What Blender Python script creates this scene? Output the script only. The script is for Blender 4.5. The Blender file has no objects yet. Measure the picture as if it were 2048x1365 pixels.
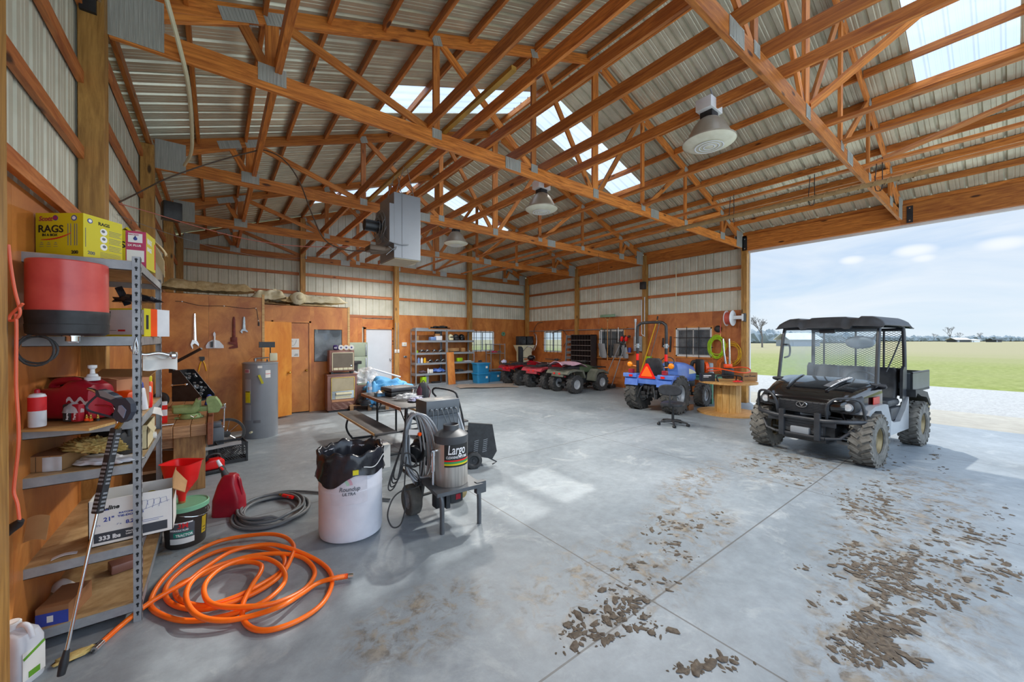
import bpy, bmesh, math, random
from mathutils import Vector, Matrix, Euler
random.seed(7)
R = math.radians
PI = math.pi
S = bpy.context.scene
COL = S.collection

# ------------------------------------------------------------ camera, sky, sun, exposure
YAW, PITCH, CAMH = 0.65524, -0.004596, 1.707
cam_d = bpy.data.cameras.new('camera')
cam = bpy.data.objects.new('camera', cam_d)
COL.objects.link(cam)
cam.location = (0, 0, CAMH)
cam.rotation_euler = (PI/2 + PITCH, 0, -YAW)
cam_d.sensor_width = 36.0
cam_d.lens = 36.0 * 770.7 / 2048
cam_d.clip_start = 0.05
cam_d.clip_end = 2000
S.camera = cam

SUN_AZ, SUN_EL = R(61), R(44.5)          # azimuth from +Y towards +X
SUN_DIR = Vector((math.sin(SUN_AZ)*math.cos(SUN_EL), math.cos(SUN_AZ)*math.cos(SUN_EL), math.sin(SUN_EL)))
sun_d = bpy.data.lights.new('sun', 'SUN')
sun_d.energy = 2.5
sun_d.angle = R(0.9)
sun_d.color = (1.0, 0.95, 0.86)
sun = bpy.data.objects.new('sun', sun_d)
COL.objects.link(sun)
sun.rotation_euler = (-SUN_DIR).to_track_quat('-Z', 'Y').to_euler()
sun.location = (20, 10, 20)

def build_world():
    w = bpy.data.worlds.new('sky')
    S.world = w
    w.use_nodes = True
    nt = w.node_tree
    n = nt.nodes; l = nt.links
    n.clear()
    out = n.new('ShaderNodeOutputWorld'); bg = n.new('ShaderNodeBackground')
    tc = n.new('ShaderNodeTexCoord')
    sep = n.new('ShaderNodeSeparateXYZ'); l.new(tc.outputs['Generated'], sep.inputs[0])
    # blue haze to zenith
    ramp = n.new('ShaderNodeValToRGB')
    e = ramp.color_ramp.elements
    e[0].position = 0.0; e[0].color = (0.53, 0.63, 0.70, 1)
    e[1].position = 1.0; e[1].color = (0.45, 0.55, 0.72, 1)
    for p, c in ((0.05, (0.50, 0.61, 0.71, 1)), (0.16, (0.42, 0.54, 0.70, 1)), (0.34, (0.37, 0.51, 0.70, 1)), (0.6, (0.40, 0.52, 0.70, 1))):
        a = e.new(p); a.color = c
    l.new(sep.outputs['Z'], ramp.inputs[0])
    # thin streaky cloud layer
    mp = n.new('ShaderNodeMapping'); mp.inputs['Scale'].default_value = (2.2, 2.2, 9.0)
    l.new(tc.outputs['Generated'], mp.inputs[0])
    nz = n.new('ShaderNodeTexNoise'); nz.inputs['Scale'].default_value = 1.6; nz.inputs['Detail'].default_value = 9; nz.inputs['Roughness'].default_value = 0.55
    nz.inputs['Distortion'].default_value = 0.5
    l.new(mp.outputs[0], nz.inputs['Vector'])
    cr = n.new('ShaderNodeValToRGB'); cr.color_ramp.elements[0].position = 0.43; cr.color_ramp.elements[1].position = 0.72
    l.new(nz.outputs[0], cr.inputs[0])
    fac = cr.outputs[0]
    # lens shaped clouds
    total = None
    for (px, py, wx, wy) in ((1703, 521, .020, .009), (1828, 502, .030, .012), (2006, 488, .032, .012), (1846, 517, .017, .008)):
        d = cam_ray(px, py).normalized()
        t = Vector((d.y, -d.x, 0)).normalized(); u = t.cross(d)
        vals = []
        for ax, s in ((t, wx), (u, wy)):
            dp = n.new('ShaderNodeVectorMath'); dp.operation = 'DOT_PRODUCT'; dp.inputs[1].default_value = ax
            l.new(tc.outputs['Generated'], dp.inputs[0])
            mu = n.new('ShaderNodeMath'); mu.operation = 'MULTIPLY'; mu.inputs[1].default_value = 1/s; l.new(dp.outputs['Value'], mu.inputs[0])
            sq = n.new('ShaderNodeMath'); sq.operation = 'MULTIPLY'; l.new(mu.outputs[0], sq.inputs[0]); l.new(mu.outputs[0], sq.inputs[1])
            vals.append(sq)
        ad = n.new('ShaderNodeMath'); ad.operation = 'ADD'; l.new(vals[0].outputs[0], ad.inputs[0]); l.new(vals[1].outputs[0], ad.inputs[1])
        wob = n.new('ShaderNodeMath'); wob.operation = 'MULTIPLY_ADD'; wob.inputs[1].default_value = 1.3; l.new(nz.outputs[0], wob.inputs[0]); l.new(ad.outputs[0], wob.inputs[2])
        mr = n.new('ShaderNodeMapRange'); mr.inputs['From Min'].default_value = 1.95; mr.inputs['From Max'].default_value = .55
        mr.inputs['To Min'].default_value = 0; mr.inputs['To Max'].default_value = 1; mr.interpolation_type = 'SMOOTHSTEP'
        l.new(wob.outputs[0], mr.inputs['Value'])
        dd = n.new('ShaderNodeVectorMath'); dd.operation = 'DOT_PRODUCT'; dd.inputs[1].default_value = d; l.new(tc.outputs['Generated'], dd.inputs[0])
        gt = n.new('ShaderNodeMath'); gt.operation = 'GREATER_THAN'; gt.inputs[1].default_value = 0.5; l.new(dd.outputs['Value'], gt.inputs[0])
        m2 = n.new('ShaderNodeMath'); m2.operation = 'MULTIPLY'; m2.use_clamp = True; l.new(gt.outputs[0], m2.inputs[0]); l.new(mr.outputs[0], m2.inputs[1])
        if total is None: total = m2.outputs[0]
        else:
            mx = n.new('ShaderNodeMath'); mx.operation = 'MAXIMUM'; l.new(total, mx.inputs[0]); l.new(m2.outputs[0], mx.inputs[1]); total = mx.outputs[0]
    mixc = n.new('ShaderNodeMix'); mixc.data_type = 'RGBA'
    mf = n.new('ShaderNodeMath'); mf.operation = 'MULTIPLY'; mf.inputs[1].default_value = 0.8; l.new(fac, mf.inputs[0])
    l.new(mf.outputs[0], mixc.inputs[0]); l.new(ramp.outputs[0], mixc.inputs[6]); mixc.inputs[7].default_value = (0.64, 0.69, 0.74, 1)
    mix2 = n.new('ShaderNodeMix'); mix2.data_type = 'RGBA'
    l.new(total, mix2.inputs[0]); l.new(mixc.outputs[2], mix2.inputs[6]); mix2.inputs[7].default_value = (0.68, 0.72, 0.77, 1)
    # extra sky strength overhead and behind the camera, added to light the interior
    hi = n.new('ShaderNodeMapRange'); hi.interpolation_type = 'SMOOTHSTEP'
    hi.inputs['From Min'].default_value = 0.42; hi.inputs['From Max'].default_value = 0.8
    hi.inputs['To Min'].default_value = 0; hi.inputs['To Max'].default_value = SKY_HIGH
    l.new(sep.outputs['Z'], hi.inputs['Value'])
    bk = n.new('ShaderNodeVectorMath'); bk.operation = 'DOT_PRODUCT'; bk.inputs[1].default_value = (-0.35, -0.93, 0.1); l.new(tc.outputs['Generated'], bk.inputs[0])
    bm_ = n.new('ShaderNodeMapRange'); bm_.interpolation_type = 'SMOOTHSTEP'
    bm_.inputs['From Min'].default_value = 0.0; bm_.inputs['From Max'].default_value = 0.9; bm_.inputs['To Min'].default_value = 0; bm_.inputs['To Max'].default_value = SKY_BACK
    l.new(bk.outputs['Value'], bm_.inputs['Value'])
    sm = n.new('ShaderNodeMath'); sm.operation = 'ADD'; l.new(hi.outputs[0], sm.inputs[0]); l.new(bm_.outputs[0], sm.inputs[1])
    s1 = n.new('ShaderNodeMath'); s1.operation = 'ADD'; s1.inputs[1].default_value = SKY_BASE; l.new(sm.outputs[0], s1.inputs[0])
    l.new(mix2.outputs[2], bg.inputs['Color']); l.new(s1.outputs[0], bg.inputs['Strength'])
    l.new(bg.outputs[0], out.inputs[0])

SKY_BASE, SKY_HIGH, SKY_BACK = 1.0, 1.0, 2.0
def cam_ray(px, py):
    r = Vector((math.cos(YAW), -math.sin(YAW), 0)); f = Vector((math.sin(YAW), math.cos(YAW), 0))
    return f + r*((px-1024)/770.7) + Vector((0, 0, (679-py)/770.7))
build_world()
try:
    S.cycles.use_denoising = True
    S.cycles.max_bounces = 9
    S.cycles.diffuse_bounces = 5
    S.cycles.use_adaptive_sampling = True
    S.cycles.adaptive_threshold = 0.02
    S.cycles.transparent_max_bounces = 16
    S.cycles.sample_clamp_indirect = 6.0
    S.cycles.caustics_reflective = False
    S.cycles.caustics_refractive = False
except Exception:
    pass
S.view_settings.view_transform = 'Standard'
S.view_settings.look = 'None'
S.view_settings.gamma = 1.0
S.view_settings.exposure = 0.45
S.view_settings.use_curve_mapping = False

# ------------------------------------------------------------ materials
def lin(h):
    h = h.lstrip('#')
    o = []
    for i in (0, 2, 4):
        c = int(h[i:i+2], 16)/255
        o.append(c/12.92 if c <= .04045 else ((c+.055)/1.055)**2.4)
    return tuple(o)+(1,)
_M = {}
def mat(name, hexc='808080', rough=.5, metal=0.0, var=.12, scale=8.0, bump=0.0, hex2=None, spec=.5, coat=0.0, stretch=(1, 1, 1), detail=4, lo=.35, hi=.7, emit=0, alpha=1.0, coord='Object'):
    if name in _M: return _M[name]
    m = bpy.data.materials.new(name); m.use_nodes = True
    nt = m.node_tree; n = nt.nodes; l = nt.links
    b = n['Principled BSDF']
    c1 = lin(hexc)
    c2 = lin(hex2) if hex2 else tuple(max(0, x*(1-var*2)) for x in c1[:3])+(1,)
    tc = n.new('ShaderNodeTexCoord'); oi = n.new('ShaderNodeObjectInfo')
    mp = n.new('ShaderNodeMapping'); mp.inputs['Scale'].default_value = stretch
    ad = n.new('ShaderNodeVectorMath'); ad.operation = 'ADD'
    sc = n.new('ShaderNodeVectorMath'); sc.operation = 'SCALE'; sc.inputs[0].default_value = (37, 19, 53); l.new(oi.outputs['Random'], sc.inputs['Scale'])
    l.new(tc.outputs[coord], mp.inputs[0]); l.new(mp.outputs[0], ad.inputs[0]); l.new(sc.outputs[0], ad.inputs[1])
    nz = n.new('ShaderNodeTexNoise'); nz.inputs['Scale'].default_value = scale; nz.inputs['Detail'].default_value = detail; nz.inputs['Roughness'].default_value = .6
    l.new(ad.outputs[0], nz.inputs['Vector'])
    cr = n.new('ShaderNodeValToRGB'); cr.color_ramp.elements[0].position = lo; cr.color_ramp.elements[1].position = hi
    cr.color_ramp.elements[0].color = c2; cr.color_ramp.elements[1].color = c1
    l.new(nz.outputs[0], cr.inputs[0]); l.new(cr.outputs[0], b.inputs['Base Color'])
    b.inputs['Roughness'].default_value = rough; b.inputs['Metallic'].default_value = metal
    b.inputs['Specular IOR Level'].default_value = spec
    b.inputs['Coat Weight'].default_value = coat
    b.inputs['Alpha'].default_value = alpha
    if emit:
        b.inputs['Emission Color'].default_value = c1; b.inputs['Emission Strength'].default_value = emit
    if bump:
        bp = n.new('ShaderNodeBump'); bp.inputs['Strength'].default_value = bump; bp.inputs['Distance'].default_value = .02
        l.new(nz.outputs[0], bp.inputs['Height']); l.new(bp.outputs[0], b.inputs['Normal'])
    _M[name] = m
    return m

def wood(name, dark, light, stretch=(1.0, 16, 16), scale=2.4, rough=.5, knots=True, rnd=.25):
    if name in _M: return _M[name]
    m = bpy.data.materials.new(name); m.use_nodes = True
    nt = m.node_tree; n = nt.nodes; l = nt.links
    b = n['Principled BSDF']
    tc = n.new('ShaderNodeTexCoord'); oi = n.new('ShaderNodeObjectInfo')
    sc = n.new('ShaderNodeVectorMath'); sc.operation = 'SCALE'; sc.inputs[0].default_value = (31, 17, 23); l.new(oi.outputs['Random'], sc.inputs['Scale'])
    a0 = n.new('ShaderNodeVectorMath'); a0.operation = 'ADD'; l.new(tc.outputs['Object'], a0.inputs[0]); l.new(sc.outputs[0], a0.inputs[1])
    mp = n.new('ShaderNodeMapping'); mp.inputs['Scale'].default_value = stretch; l.new(a0.outputs[0], mp.inputs[0])
    warp = n.new('ShaderNodeTexNoise'); warp.inputs['Scale'].default_value = 1.1; warp.inputs['Detail'].default_value = 2
    l.new(a0.outputs[0], warp.inputs['Vector'])
    wm = n.new('ShaderNodeVectorMath'); wm.operation = 'SCALE'; wm.inputs['Scale'].default_value = 1.6; l.new(warp.outputs['Color'], wm.inputs[0])
    a1 = n.new('ShaderNodeVectorMath'); a1.operation = 'ADD'; l.new(mp.outputs[0], a1.inputs[0]); l.new(wm.outputs[0], a1.inputs[1])
    nz = n.new('ShaderNodeTexNoise'); nz.inputs['Scale'].default_value = scale; nz.inputs['Detail'].default_value = 6; nz.inputs['Roughness'].default_value = .65
    l.new(a1.outputs[0], nz.inputs['Vector'])
    cr = n.new('ShaderNodeValToRGB'); cr.color_ramp.elements[0].position = .34; cr.color_ramp.elements[1].position = .66
    cr.color_ramp.elements[0].color = lin(dark); cr.color_ramp.elements[1].color = lin(light)
    l.new(nz.outputs[0], cr.inputs[0])
    col = cr.outputs[0]
    if knots:
        vo = n.new('ShaderNodeTexVoronoi'); vo.inputs['Scale'].default_value = 1.0
        mk = n.new('ShaderNodeMapping'); mk.inputs['Scale'].default_value = (1.6, 5, 5); l.new(a0.outputs[0], mk.inputs[0]); l.new(mk.outputs[0], vo.inputs['Vector'])
        kr = n.new('ShaderNodeMapRange'); kr.inputs['From Min'].default_value = .07; kr.inputs['From Max'].default_value = .13; l.new(vo.outputs['Distance'], kr.inputs['Value'])
        kx = n.new('ShaderNodeMix'); kx.data_type = 'RGBA'; kx.inputs[6].default_value = tuple(x*.25 for x in lin(dark)[:3])+(1,)
        l.new(kr.outputs[0], kx.inputs[0]); l.new(col, kx.inputs[7]); col = kx.outputs[2]
    hs = n.new('ShaderNodeHueSaturation'); l.new(col, hs.inputs['Color'])
    mr = n.new('ShaderNodeMapRange'); mr.inputs['To Min'].default_value = 1-rnd; mr.inputs['To Max'].default_value = 1+rnd; l.new(oi.outputs['Random'], mr.inputs['Value'])
    l.new(mr.outputs[0], hs.inputs['Value'])
    l.new(hs.outputs[0], b.inputs['Base Color']); b.inputs['Roughness'].default_value = rough
    bp = n.new('ShaderNodeBump'); bp.inputs['Strength'].default_value = .15; bp.inputs['Distance'].default_value = .01; l.new(nz.outputs[0], bp.inputs['Height']); l.new(bp.outputs[0], b.inputs['Normal'])
    _M[name] = m
    return m

def glass(name, col=(.9, .95, 1), trans=.85, rough=.05, dust=None):
    """pane: mostly see-through with a thin reflecting or dusty surface"""
    if name in _M: return _M[name]
    m = bpy.data.materials.new(name); m.use_nodes = True
    nt = m.node_tree; n = nt.nodes; l = nt.links; n.clear()
    out = n.new('ShaderNodeOutputMaterial'); t = n.new('ShaderNodeBsdfTransparent'); t.inputs[0].default_value = tuple(col)+(1,)
    g = n.new('ShaderNodeBsdfPrincipled'); g.inputs['Base Color'].default_value = lin(dust or '8a96a0'); g.inputs['Roughness'].default_value = rough
    mx = n.new('ShaderNodeMixShader'); mx.inputs[0].default_value = 1-trans
    if dust:
        tc = n.new('ShaderNodeTexCoord'); nz = n.new('ShaderNodeTexNoise'); nz.inputs['Scale'].default_value = 3.2; nz.inputs['Detail'].default_value = 7; l.new(tc.outputs['Object'], nz.inputs['Vector'])
        mr = n.new('ShaderNodeMapRange'); mr.inputs['From Min'].default_value = .35; mr.inputs['From Max'].default_value = .75
        mr.inputs['To Min'].default_value = max(0, (1-trans)*.45); mr.inputs['To Max'].default_value = min(1, (1-trans)*1.9); l.new(nz.outputs[0], mr.inputs['Value']); l.new(mr.outputs[0], mx.inputs[0])
    l.new(t.outputs[0], mx.inputs[1]); l.new(g.outputs[0], mx.inputs[2]); l.new(mx.outputs[0], out.inputs[0])
    _M[name] = m
    return m

def translucent(name, hexc, clear=.3, tl=.9):
    m = bpy.data.materials.new(name); m.use_nodes = True
    nt = m.node_tree; n = nt.nodes; l = nt.links; n.clear()
    out = n.new('ShaderNodeOutputMaterial'); t = n.new('ShaderNodeBsdfTransparent'); t.inputs[0].default_value = (.93, .96, 1, 1)
    tr = n.new('ShaderNodeBsdfTranslucent'); tr.inputs[0].default_value = tuple(x*tl for x in lin(hexc)[:3])+(1,)
    mx = n.new('ShaderNodeMixShader'); mx.inputs[0].default_value = 1-clear
    l.new(t.outputs[0], mx.inputs[1]); l.new(tr.outputs[0], mx.inputs[2]); l.new(mx.outputs[0], out.inputs[0])
    return m

WOOD = wood('stained_lumber', '9c5420', 'da8a3c')
POSTW = wood('treated_post', '8e642e', 'c0904a', stretch=(1.0, 12, 12), rnd=.12)
GIRT = wood('girt_lumber', 'a05224', 'cc8148')
PLY = wood('plywood', 'a8602c', 'd08844', stretch=(2.2, 1.4, .9), scale=1.5, rough=.45, knots=False, rnd=.06)
PLYB = wood('plywood_bright', 'b4652a', 'd88f44', stretch=(2.5, 1.6, 1.1), scale=1.4, rough=.4, knots=False, rnd=.05)
PALEW = wood('pale_wood', 'b98d52', 'dcb578', rnd=.1)
BOARD = wood('shelf_board', '9a7a50', 'c4a67a', stretch=(3, 3, 3), scale=3, knots=False, rnd=.1)
OLDW = wood('old_bench_wood', '7e583a', 'bc946a', rnd=.15)
SHEET = mat('galvalume_sheet', 'b9b7a6', .42, .15, .08, 3, hex2='9d9b8a', stretch=(1, .15, 1))
WALLSHEET = mat('white_sheet', 'dcdccc', .42, .05, .06, 2.5, hex2='c6c7b6')
ROOFSHEET = mat('roof_sheet', 'dddac2', .3, .4, .1, 2.0, hex2='bfbca6')
STEEL = mat('galvanised', 'a9aeb2', .38, .75, .1, 18, hex2='8a9095')
RACK = mat('rack_steel', 'a7abae', .45, .35, .1, 9, hex2='8b9094')
CHROME = mat('chrome', 'e2e4e6', .16, 1.0, .04, 6)
DARKMET = mat('dark_metal', '3a3d40', .42, .5, .15, 12)
BLACK = mat('black_paint', '1b1c1e', .38, .1, .15, 10, hex2='2c2d30')
BLACKP = mat('black_plastic', '1f2022', .5, 0, .15, 14, hex2='303235')
RUBBER = mat('rubber', '2e2f30', .75, 0, .2, 14, hex2='454545', bump=.2)
DUSTRUB = mat('dusty_rubber', '6a6862', .85, 0, .2, 9, hex2='4a4a47', bump=.3)
WHITE = mat('white_paint', 'e2e4e4', .45, 0, .04, 6)
PAPER = mat('paper', 'e8e6e0', .7, 0, .03, 6)
CARD = mat('cardboard', 'b48a5c', .8, 0, .08, 5, hex2='a0784c')
CARDD = mat('brown_cardboard', '9a6a44', .8, 0, .08, 5)
WHITEP = mat('white_plastic', 'e4e6ea', .4, 0, .05, 4, hex2='cfd2d8')
RED = mat('red_plastic', 'c4202a', .4, 0, .12, 6, hex2='a01a28')
REDP = mat('red_paint', 'a81424', .25, 0, .1, 6, coat=.5)
BLUE = mat('blue_paint', '4a6ec0', .3, 0, .1, 6, hex2='5f84cc', coat=.4)
ORANGE = mat('orange_plastic', 'ff5a10', .35, 0, .06, 6, hex2='f04c08')
ORTRI = mat('orange_reflective', 'ff6a12', .5, 0, .03, 6)
REDREF = mat('red_reflector', 'e81c14', .3, 0, .04, 6)
YELL = mat('yellow_print', 'd8cc14', .5, 0, .05, 6)
YPAINT = mat('yellow_paint', 'e8b010', .4, 0, .05, 6)
GREYP = mat('grey_paint', '8f9499', .4, .1, .06, 5, hex2='858a90')
GREYHOSE = mat('grey_hose', '70767a', .5, 0, .1, 9)
BLUETOTE = mat('blue_tote', '2a86b8', .4, 0, .08, 5)
LIME = mat('lime_plastic', 'a8d820', .4, 0, .06, 6)
VISEG = mat('green_cast', '9ab478', .5, 0, .1, 9, hex2='768e58')
GREENP = mat('green_paint', '5f9478', .5, 0, .1, 6)
BROWNC = mat('brown_cabinet', '7a5248', .4, .1, .1, 5, hex2='8c6458')
BEIGE = mat('beige', 'b5a88a', .5, 0, .08, 6)
CREAM = mat('cream', 'ddd6b4', .5, 0, .06, 6)
INSUL = mat('insulation_batt', 'c8b088', .95, 0, .15, 12, hex2='a88e62', bump=.6)
SUNYEL = mat('cloth_yellow', 'e4cc88', .9, 0, .2, 10, hex2='b09450', bump=.5)
INK = mat('black_ink', '202020', .6, 0, .02, 5)
INKW = mat('white_ink', 'f0f0f0', .6, 0, .02, 5)
INKR = mat('red_ink', 'd02028', .6, 0, .02, 5)
INKB = mat('blue_ink', '3a4a9a', .6, 0, .02, 5)
INKG = mat('green_ink', '2f9a5a', .6, 0, .02, 5)
INKG2 = mat('grey_ink', '6c7078', .6, 0, .02, 5)
LENS = mat('milky_lens', 'dedcc8', .3, 0, .06, 8, hex2='cfccb6')
REFL = mat('lamp_reflector', 'b0a897', .4, .3, .06, 6)
BAGM = mat('black_film', '15161a', .22, 0, .2, 6, hex2='2a2c34')
CLEARF = glass('clear_film', (1, 1, 1), .45, .2, 'd8dce0')
SEATBLK = mat('seat_vinyl', '24262a', .45, 0, .2, 10, hex2='34373c')
TARP = mat('blue_cloth', '5aa0d0', .7, 0, .15, 6, hex2='3f88bc')

# ------------------------------------------------------------ mesh helpers
class MB:
    def __init__(s): s.bm = bmesh.new(); s.mi = 0
    def m(s, i): s.mi = i; return s
    def _xf(s, vs, M):
        if M is not None:
            for v in vs: v.co = M @ v.co
    def box(s, c, d, rot=None, bev=0.0, taper=None):
        r = bmesh.ops.create_cube(s.bm, size=1.0)
        vs = r['verts']
        for v in vs:
            v.co.x *= d[0]; v.co.y *= d[1]; v.co.z *= d[2]
            if taper and v.co.z > 0: v.co.x *= taper[0]; v.co.y *= taper[1]
        M = Matrix.Translation(c)
        if rot is not None: M = M @ Euler(rot).to_matrix().to_4x4()
        fs = set(f for v in vs for f in v.link_faces)
        for f in fs: f.material_index = s.mi
        if bev > 0:
            es = list(set(e for v in vs for e in v.link_edges))
            rr = bmesh.ops.bevel(s.bm, geom=es, offset=bev, segments=2, profile=.5, affect='EDGES')
            for f in rr['faces']: f.material_index = s.mi
            vs = list(set(v for f in rr['faces'] for v in f.verts) | set(v for v in vs if v.is_valid))
        s._xf(vs, M)
        return s
    def bx(s, x0, x1, y0, y1, z0, z1, bev=0.0):
        return s.box(((x0+x1)/2, (y0+y1)/2, (z0+z1)/2), (abs(x1-x0), abs(y1-y0), abs(z1-z0)), bev=bev)
    def cyl(s, p0, p1, r0, r1=None, seg=16, cap=True):
        if r1 is None: r1 = r0
        p0 = Vector(p0); p1 = Vector(p1); a = p1-p0; L = a.length
        if L < 1e-7: return s
        r = bmesh.ops.create_cone(s.bm, cap_ends=cap, cap_tris=False, segments=seg, radius1=r0, radius2=r1, depth=L)
        M = Matrix.Translation((p0+p1)/2) @ a.to_track_quat('Z', 'Y').to_matrix().to_4x4()
        for f in set(f for v in r['verts'] for f in v.link_faces): f.material_index = s.mi
        s._xf(r['verts'], M)
        return s
    def tube(s, pts, r, seg=8, closed=False, smooth=0):
        P = [Vector(p) for p in pts]
        if smooth: P = catmull(P, smooth, closed)
        n = len(P); rings = []
        up = Vector((0, 0, 1)); prev = None
        for i in range(n):
            if closed: t = (P[(i+1) % n]-P[i-1])
            else: t = P[min(i+1, n-1)]-P[max(i-1, 0)]
            if t.length < 1e-9: t = Vector((0, 0, 1))
            t.normalize()
            if prev is None:
                a = up if abs(t.dot(up)) < .9 else Vector((1, 0, 0))
                x = t.cross(a).normalized()
            else:
                x = prev - t*prev.dot(t)
                x = x.normalized() if x.length > 1e-6 else t.cross(up).normalized()
            prev = x; y = t.cross(x)
            if isinstance(r, (list, tuple)):
                q = i/(n-1)*(len(r)-1); qi = min(int(q), len(r)-2); rr = r[qi]+(r[qi+1]-r[qi])*(q-qi)
            else: rr = r
            rings.append([s.bm.verts.new(P[i] + (x*math.cos(2*PI*k/seg)+y*math.sin(2*PI*k/seg))*rr) for k in range(seg)])
        rng = range(n if closed else n-1)
        for i in rng:
            A, B = rings[i], rings[(i+1) % n]
            for k in range(seg):
                f = s.bm.faces.new((A[k], A[(k+1) % seg], B[(k+1) % seg], B[k])); f.material_index = s.mi
        if not closed:
            for ring, fl in ((rings[0], True), (rings[-1], False)):
                try:
                    f = s.bm.faces.new(ring[::-1] if fl else ring); f.material_index = s.mi
                except Exception: pass
        return s
    def lathe(s, prof, c=(0, 0, 0), axis='z', seg=28, a0=0, a1=2*PI, wob=None):
        full = abs(a1-a0-2*PI) < 1e-6
        n = seg if full else seg+1
        rings = []
        for k in range(n):
            a = a0+(a1-a0)*k/seg
            ring = []
            for j, (r, h) in enumerate(prof):
                if wob: r = r*(1+wob(a, j))
                x, y = r*math.cos(a), r*math.sin(a)
                p = {'z': (x, y, h), 'y': (x, h, y), 'x': (h, x, y)}[axis]
                ring.append(s.bm.verts.new(Vector(c)+Vector(p)))
            rings.append(ring)
        for k in range(n if full else n-1):
            A, B = rings[k], rings[(k+1) % n]
            for j in range(len(prof)-1):
                try:
                    f = s.bm.faces.new((A[j], B[j], B[j+1], A[j+1])); f.material_index = s.mi
                except Exception: pass
        return s
    def prism(s, poly, d0, d1, plane='xz'):
        """poly in the plane, extruded along the third axis"""
        def P(u, v, w): return {'xz': (u, w, v), 'xy': (u, v, w), 'yz': (w, u, v)}[plane]
        A = [s.bm.verts.new(P(u, v, d0)) for u, v in poly]; B = [s.bm.verts.new(P(u, v, d1)) for u, v in poly]
        n = len(poly)
        for f in (A, B[::-1]):
            ff = s.bm.faces.new(f); ff.material_index = s.mi
        for i in range(n):
            ff = s.bm.faces.new((A[i], B[i], B[(i+1) % n], A[(i+1) % n])); ff.material_index = s.mi
        return s
    def sphere(s, c, r, seg=16, rings=10, scale=(1, 1, 1), rot=None):
        q = bmesh.ops.create_uvsphere(s.bm, u_segments=seg, v_segments=rings, radius=r)
        M = Matrix.Translation(c)
        if rot is not None: M = M @ Euler(rot).to_matrix().to_4x4()
        M = M @ Matrix.Diagonal((*scale, 1))
        for f in set(f for v in q['verts'] for f in v.link_faces): f.material_index = s.mi
        s._xf(q['verts'], M)
        return s
    def loft(s, secs, axis='x', seg=20, cap=True):
        """secs: (pos, cu, cv, hu, hv, power) rounded-box sections along the axis"""
        rings = []
        for (p, cu, cv, hu, hv, pw) in secs:
            ring = []
            for k in range(seg):
                a = 2*PI*(k+.5)/seg
                ca, sa = math.cos(a), math.sin(a)
                u = cu+hu*math.copysign(abs(ca)**(2/pw), ca); v = cv+hv*math.copysign(abs(sa)**(2/pw), sa)
                ring.append(s.bm.verts.new({'x': (p, u, v), 'y': (u, p, v), 'z': (u, v, p)}[axis]))
            rings.append(ring)
        for A, B in zip(rings, rings[1:]):
            for k in range(seg):
                f = s.bm.faces.new((A[k], A[(k+1) % seg], B[(k+1) % seg], B[k])); f.material_index = s.mi
        if cap:
            for r_ in (rings[0][::-1], rings[-1]):
                f = s.bm.faces.new(r_); f.material_index = s.mi
        return s
    def surf(s, fn, nu, nv, th=0.0):
        """a sheet: fn(u,v) -> point, u,v in 0..1; th gives it thickness"""
        G = [[s.bm.verts.new(fn(i/nu, j/nv)) for j in range(nv+1)] for i in range(nu+1)]
        fs = []
        for i in range(nu):
            for j in range(nv):
                f = s.bm.faces.new((G[i][j], G[i+1][j], G[i+1][j+1], G[i][j+1])); f.material_index = s.mi; fs.append(f)
        if th:
            s.bm.normal_update()
            bmesh.ops.solidify(s.bm, geom=fs, thickness=th)
        return s
    def blob(s, c, r, scale=(1, 1, 1), amp=.15, sub=3, seed=0, freq=3.0, flat=None):
        from mathutils import noise
        q = bmesh.ops.create_icosphere(s.bm, subdivisions=sub, radius=1.0)
        for v in q['verts']:
            d = v.co.normalized()
            k = 1+amp*noise.noise(d*freq+Vector((seed*3.1, seed*1.7, 0)))*2
            v.co = Vector((d.x*scale[0], d.y*scale[1], d.z*scale[2]))*r*k
            if flat is not None and v.co.z < flat: v.co.z = flat
            v.co += Vector(c)
        for f in set(f for v in q['verts'] for f in v.link_faces): f.material_index = s.mi
        return s
    def build(s, name, mats, parent=None, smooth=True, angle=38, loc=None, rot=None):
        bmesh.ops.recalc_face_normals(s.bm, faces=s.bm.faces)
        me = bpy.data.meshes.new(name); s.bm.to_mesh(me); s.bm.free()
        if not isinstance(mats, (list, tuple)): mats = [mats]
        for m_ in mats: me.materials.append(m_)
        if smooth:
            me.polygons.foreach_set('use_smooth', [True]*len(me.polygons))
            try: me.set_sharp_from_angle(angle=R(angle))
            except Exception: pass
        o = bpy.data.objects.new(name, me); COL.objects.link(o)
        if parent is not None: o.parent = parent
        if loc is not None: o.location = loc
        if rot is not None: o.rotation_euler = rot
        return o

def catmull(P, k, closed=False):
    out = []; n = len(P)
    rng = range(n if closed else n-1)
    for i in rng:
        p0 = P[i-1] if (closed or i > 0) else P[0]*2-P[1]
        p1 = P[i]; p2 = P[(i+1) % n]
        p3 = P[(i+2) % n] if (closed or i+2 < n) else P[-1]*2-P[-2]
        for j in range(k):
            t = j/k
            out.append(.5*((2*p1)+(p2-p0)*t+(2*p0-5*p1+4*p2-p3)*t*t+(3*p1-p0-3*p2+p3)*t**3))
    if not closed: out.append(P[-1])
    return out

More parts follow.
